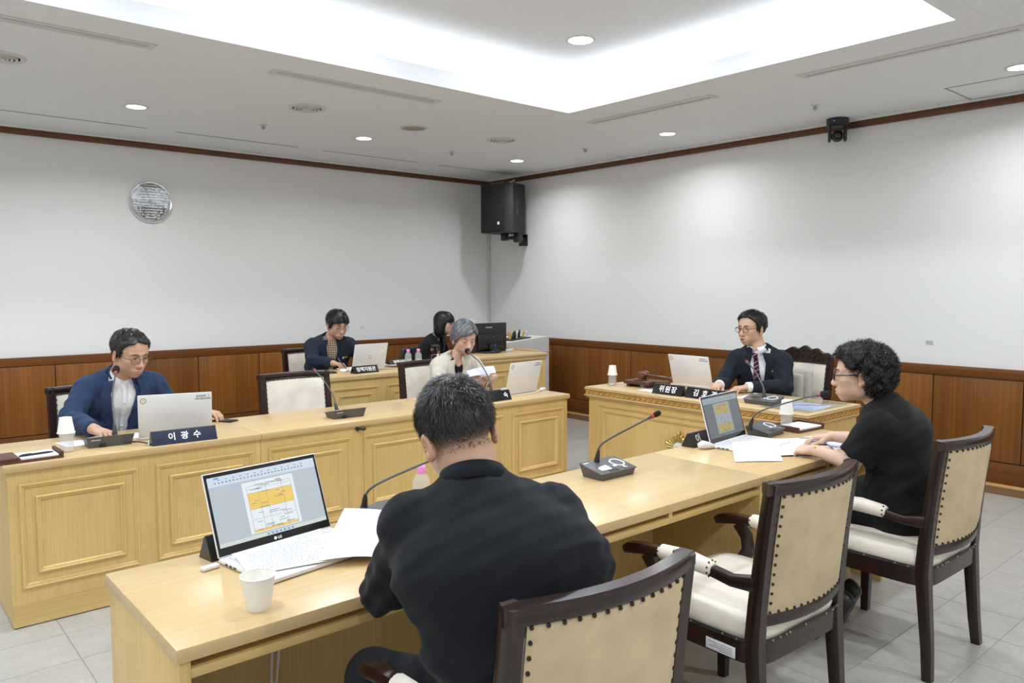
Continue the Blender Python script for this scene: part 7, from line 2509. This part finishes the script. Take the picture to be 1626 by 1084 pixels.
# 6 the staff man writing at the rear desk
person(dict(label='man in dark jacket and plaid shirt writing at the staff desk', root=(-3.0, -1.28, 0), az=-98,
            head=((-2.965, -1.385, 1.185), -90, 16, 0), pel=(-3.02, -1.24, 0.62), nb=(-2.995, -1.31, 1.06), scale=1.08, sw=0.180, ratio=1.5, girth=1.08,
            elR=(-3.235, -1.42, 0.87), wrR=(-3.135, -1.62, 0.855), elL=(-2.74, -1.44, 0.86), wrL=(-2.78, -1.66, 0.855),
            handR=dict(dir=v3((0.35, -0.8, -0.10)), curl=(45, 45, 25), thumb=0.8), handL=dict(dir=v3((-0.2, -0.9, -0.05)), curl=(25, 25, 20)),
            skin=(0.58, 0.34, 0.245), glasses=('frame_silver', 0.024, 0.0195, 0.0012, 0.95), eye_open=0.002, gaze_dz=-0.002, brow=0.0034,
            hair=dict(style='bangs', vol=(0.006, 0.008, 0.008), flow=flow_short(0.9, 0.0), n=4500, len=0.05, width=0.0026, lift=0.008, lump=0.005, tip=0.004, var=0.6, jit=0.35), hair_col=(0.017, 0.015, 0.015),
            top=dict(name='jacket', mat='jacket_slate', open=(1.0, 0.10, 0.074), lapel=(0.06, 0.74, 'jacket_slate'), collar=(0.069, 0.024, 0.032, 62, 0.012, -16), pins=[('name_badge', 'gold_print', -0.125, 0.62, 0.030, 0.010), ('badge_end', 'white_print', -0.10, 0.62, 0.008, 0.010)]),
            shirt=dict(name='shirt', mat='shirt_plaid', collar=(0.063, 0.030, 0.032, 24, 0.014, 0.03), vneck=0.045), folds=0.0047, seed=41,
            legs=dict(knR=(-3.12, -1.62, 0.52), knL=(-2.86, -1.62, 0.52), anR=(-3.12, -1.60, 0.1), anL=(-2.86, -1.60, 0.1), mat='trouser_dark')))
t = thing('ballpoint_pen', 'dark pen held in the writing hand of the staff man', 'pen', (-3.10, -1.72, 0.842), 0)
b = MB(); b.tube([(0.01, -0.06, -0.035), (0.008, -0.05, -0.026), (-0.01, 0.02, 0.035), (-0.018, 0.05, 0.062)], [0.001, 0.004, 0.004, 0.0035], 8); b.build('barrel', 'black_plastic', t)
b = MB(); b.tube([(-0.012, 0.018, 0.038), (-0.02, 0.044, 0.062)], [0.0015, 0.0015], 6); b.build('clip', 'steel', t)

# 7 the dark-haired woman at the console
person(dict(label='woman with dark bob haircut in black, seated beside the console monitor', root=(-1.72, -1.08, 0), az=-62, fem=True,
            head=((-1.61, -1.215, 1.150), -58, 4, 0), pel=(-1.72, -1.06, 0.58), nb=(-1.68, -1.13, 0.985), scale=1.0, sw=0.150, ratio=1.45, girth=0.9, drop=0.06,
            elR=(-1.86, -1.20, 0.78), wrR=(-1.68, -1.36, 0.80), elL=(-1.47, -1.06, 0.78), wrL=(-1.42, -1.28, 0.80),
            handR=dict(dir=v3((0.6, -0.7, 0.0)), curl=(25, 30, 20)), handL=dict(dir=v3((0.2, -0.9, 0.0)), curl=(25, 30, 20)),
            skin=(0.68, 0.47, 0.37), eye_open=0.0045, brow=0.0024, lips=(0.50, 0.18, 0.17),
            hair=dict(style='long', vol=(0.006, 0.008, 0.008), flow=flow_down, n=4500, len=0.09, width=0.0024, lift=0.005, steps=6, jit=0.2, var=0.6, lump=0.003), hair_col=(0.014, 0.011, 0.011),
            top=dict(name='jacket', mat='black_top', open=(1.0, 0.40, 0.056), lapel=(0.05, 0.74, 'black_top'), collar=(0.058, 0.02, 0.03, 64, 0.012, -16)), yoke=0.05,
            sleeve=(0.058, 0.05, 0.048, 0.038), shirt=dict(name='blouse', mat='black_top', high=False, dip=0.05), folds=0.0037, seed=51,
            legs=dict(knR=(-1.62, -1.42, 0.52), knL=(-1.42, -1.38, 0.52), anR=(-1.62, -1.38, 0.1), anL=(-1.42, -1.34, 0.1), mat='trouser_dark')))

# paper held by the grey-haired woman, her watch
sheet('pale violet paper held up by the grey-haired woman at the microphone', [(-3.03, -3.47, 0.885), (-2.80, -3.50, 0.90), (-2.74, -3.40, 0.94), (-2.97, -3.36, 0.915)], 'paper_violet', sag=0.008, seed=2)
t = thing('wristwatch', 'silver bracelet watch on the left wrist of the grey-haired woman', 'watch', (-2.735, -3.365, 0.842))
b = MB(); b.lathe([(0.0245, -0.005), (0.0270, -0.005), (0.0270, 0.005), (0.0245, 0.005)], 24, T(ry=R(80), rz=R(40)), cap0=False, cap1=False); b.build('strap', 'chrome', t)
b = MB(); b.lathe([(0.012, 0.0), (0.012, 0.005), (0.010, 0.006)], 18, T(0.0, 0, 0.025)); b.build('watch_case', 'chrome', t)
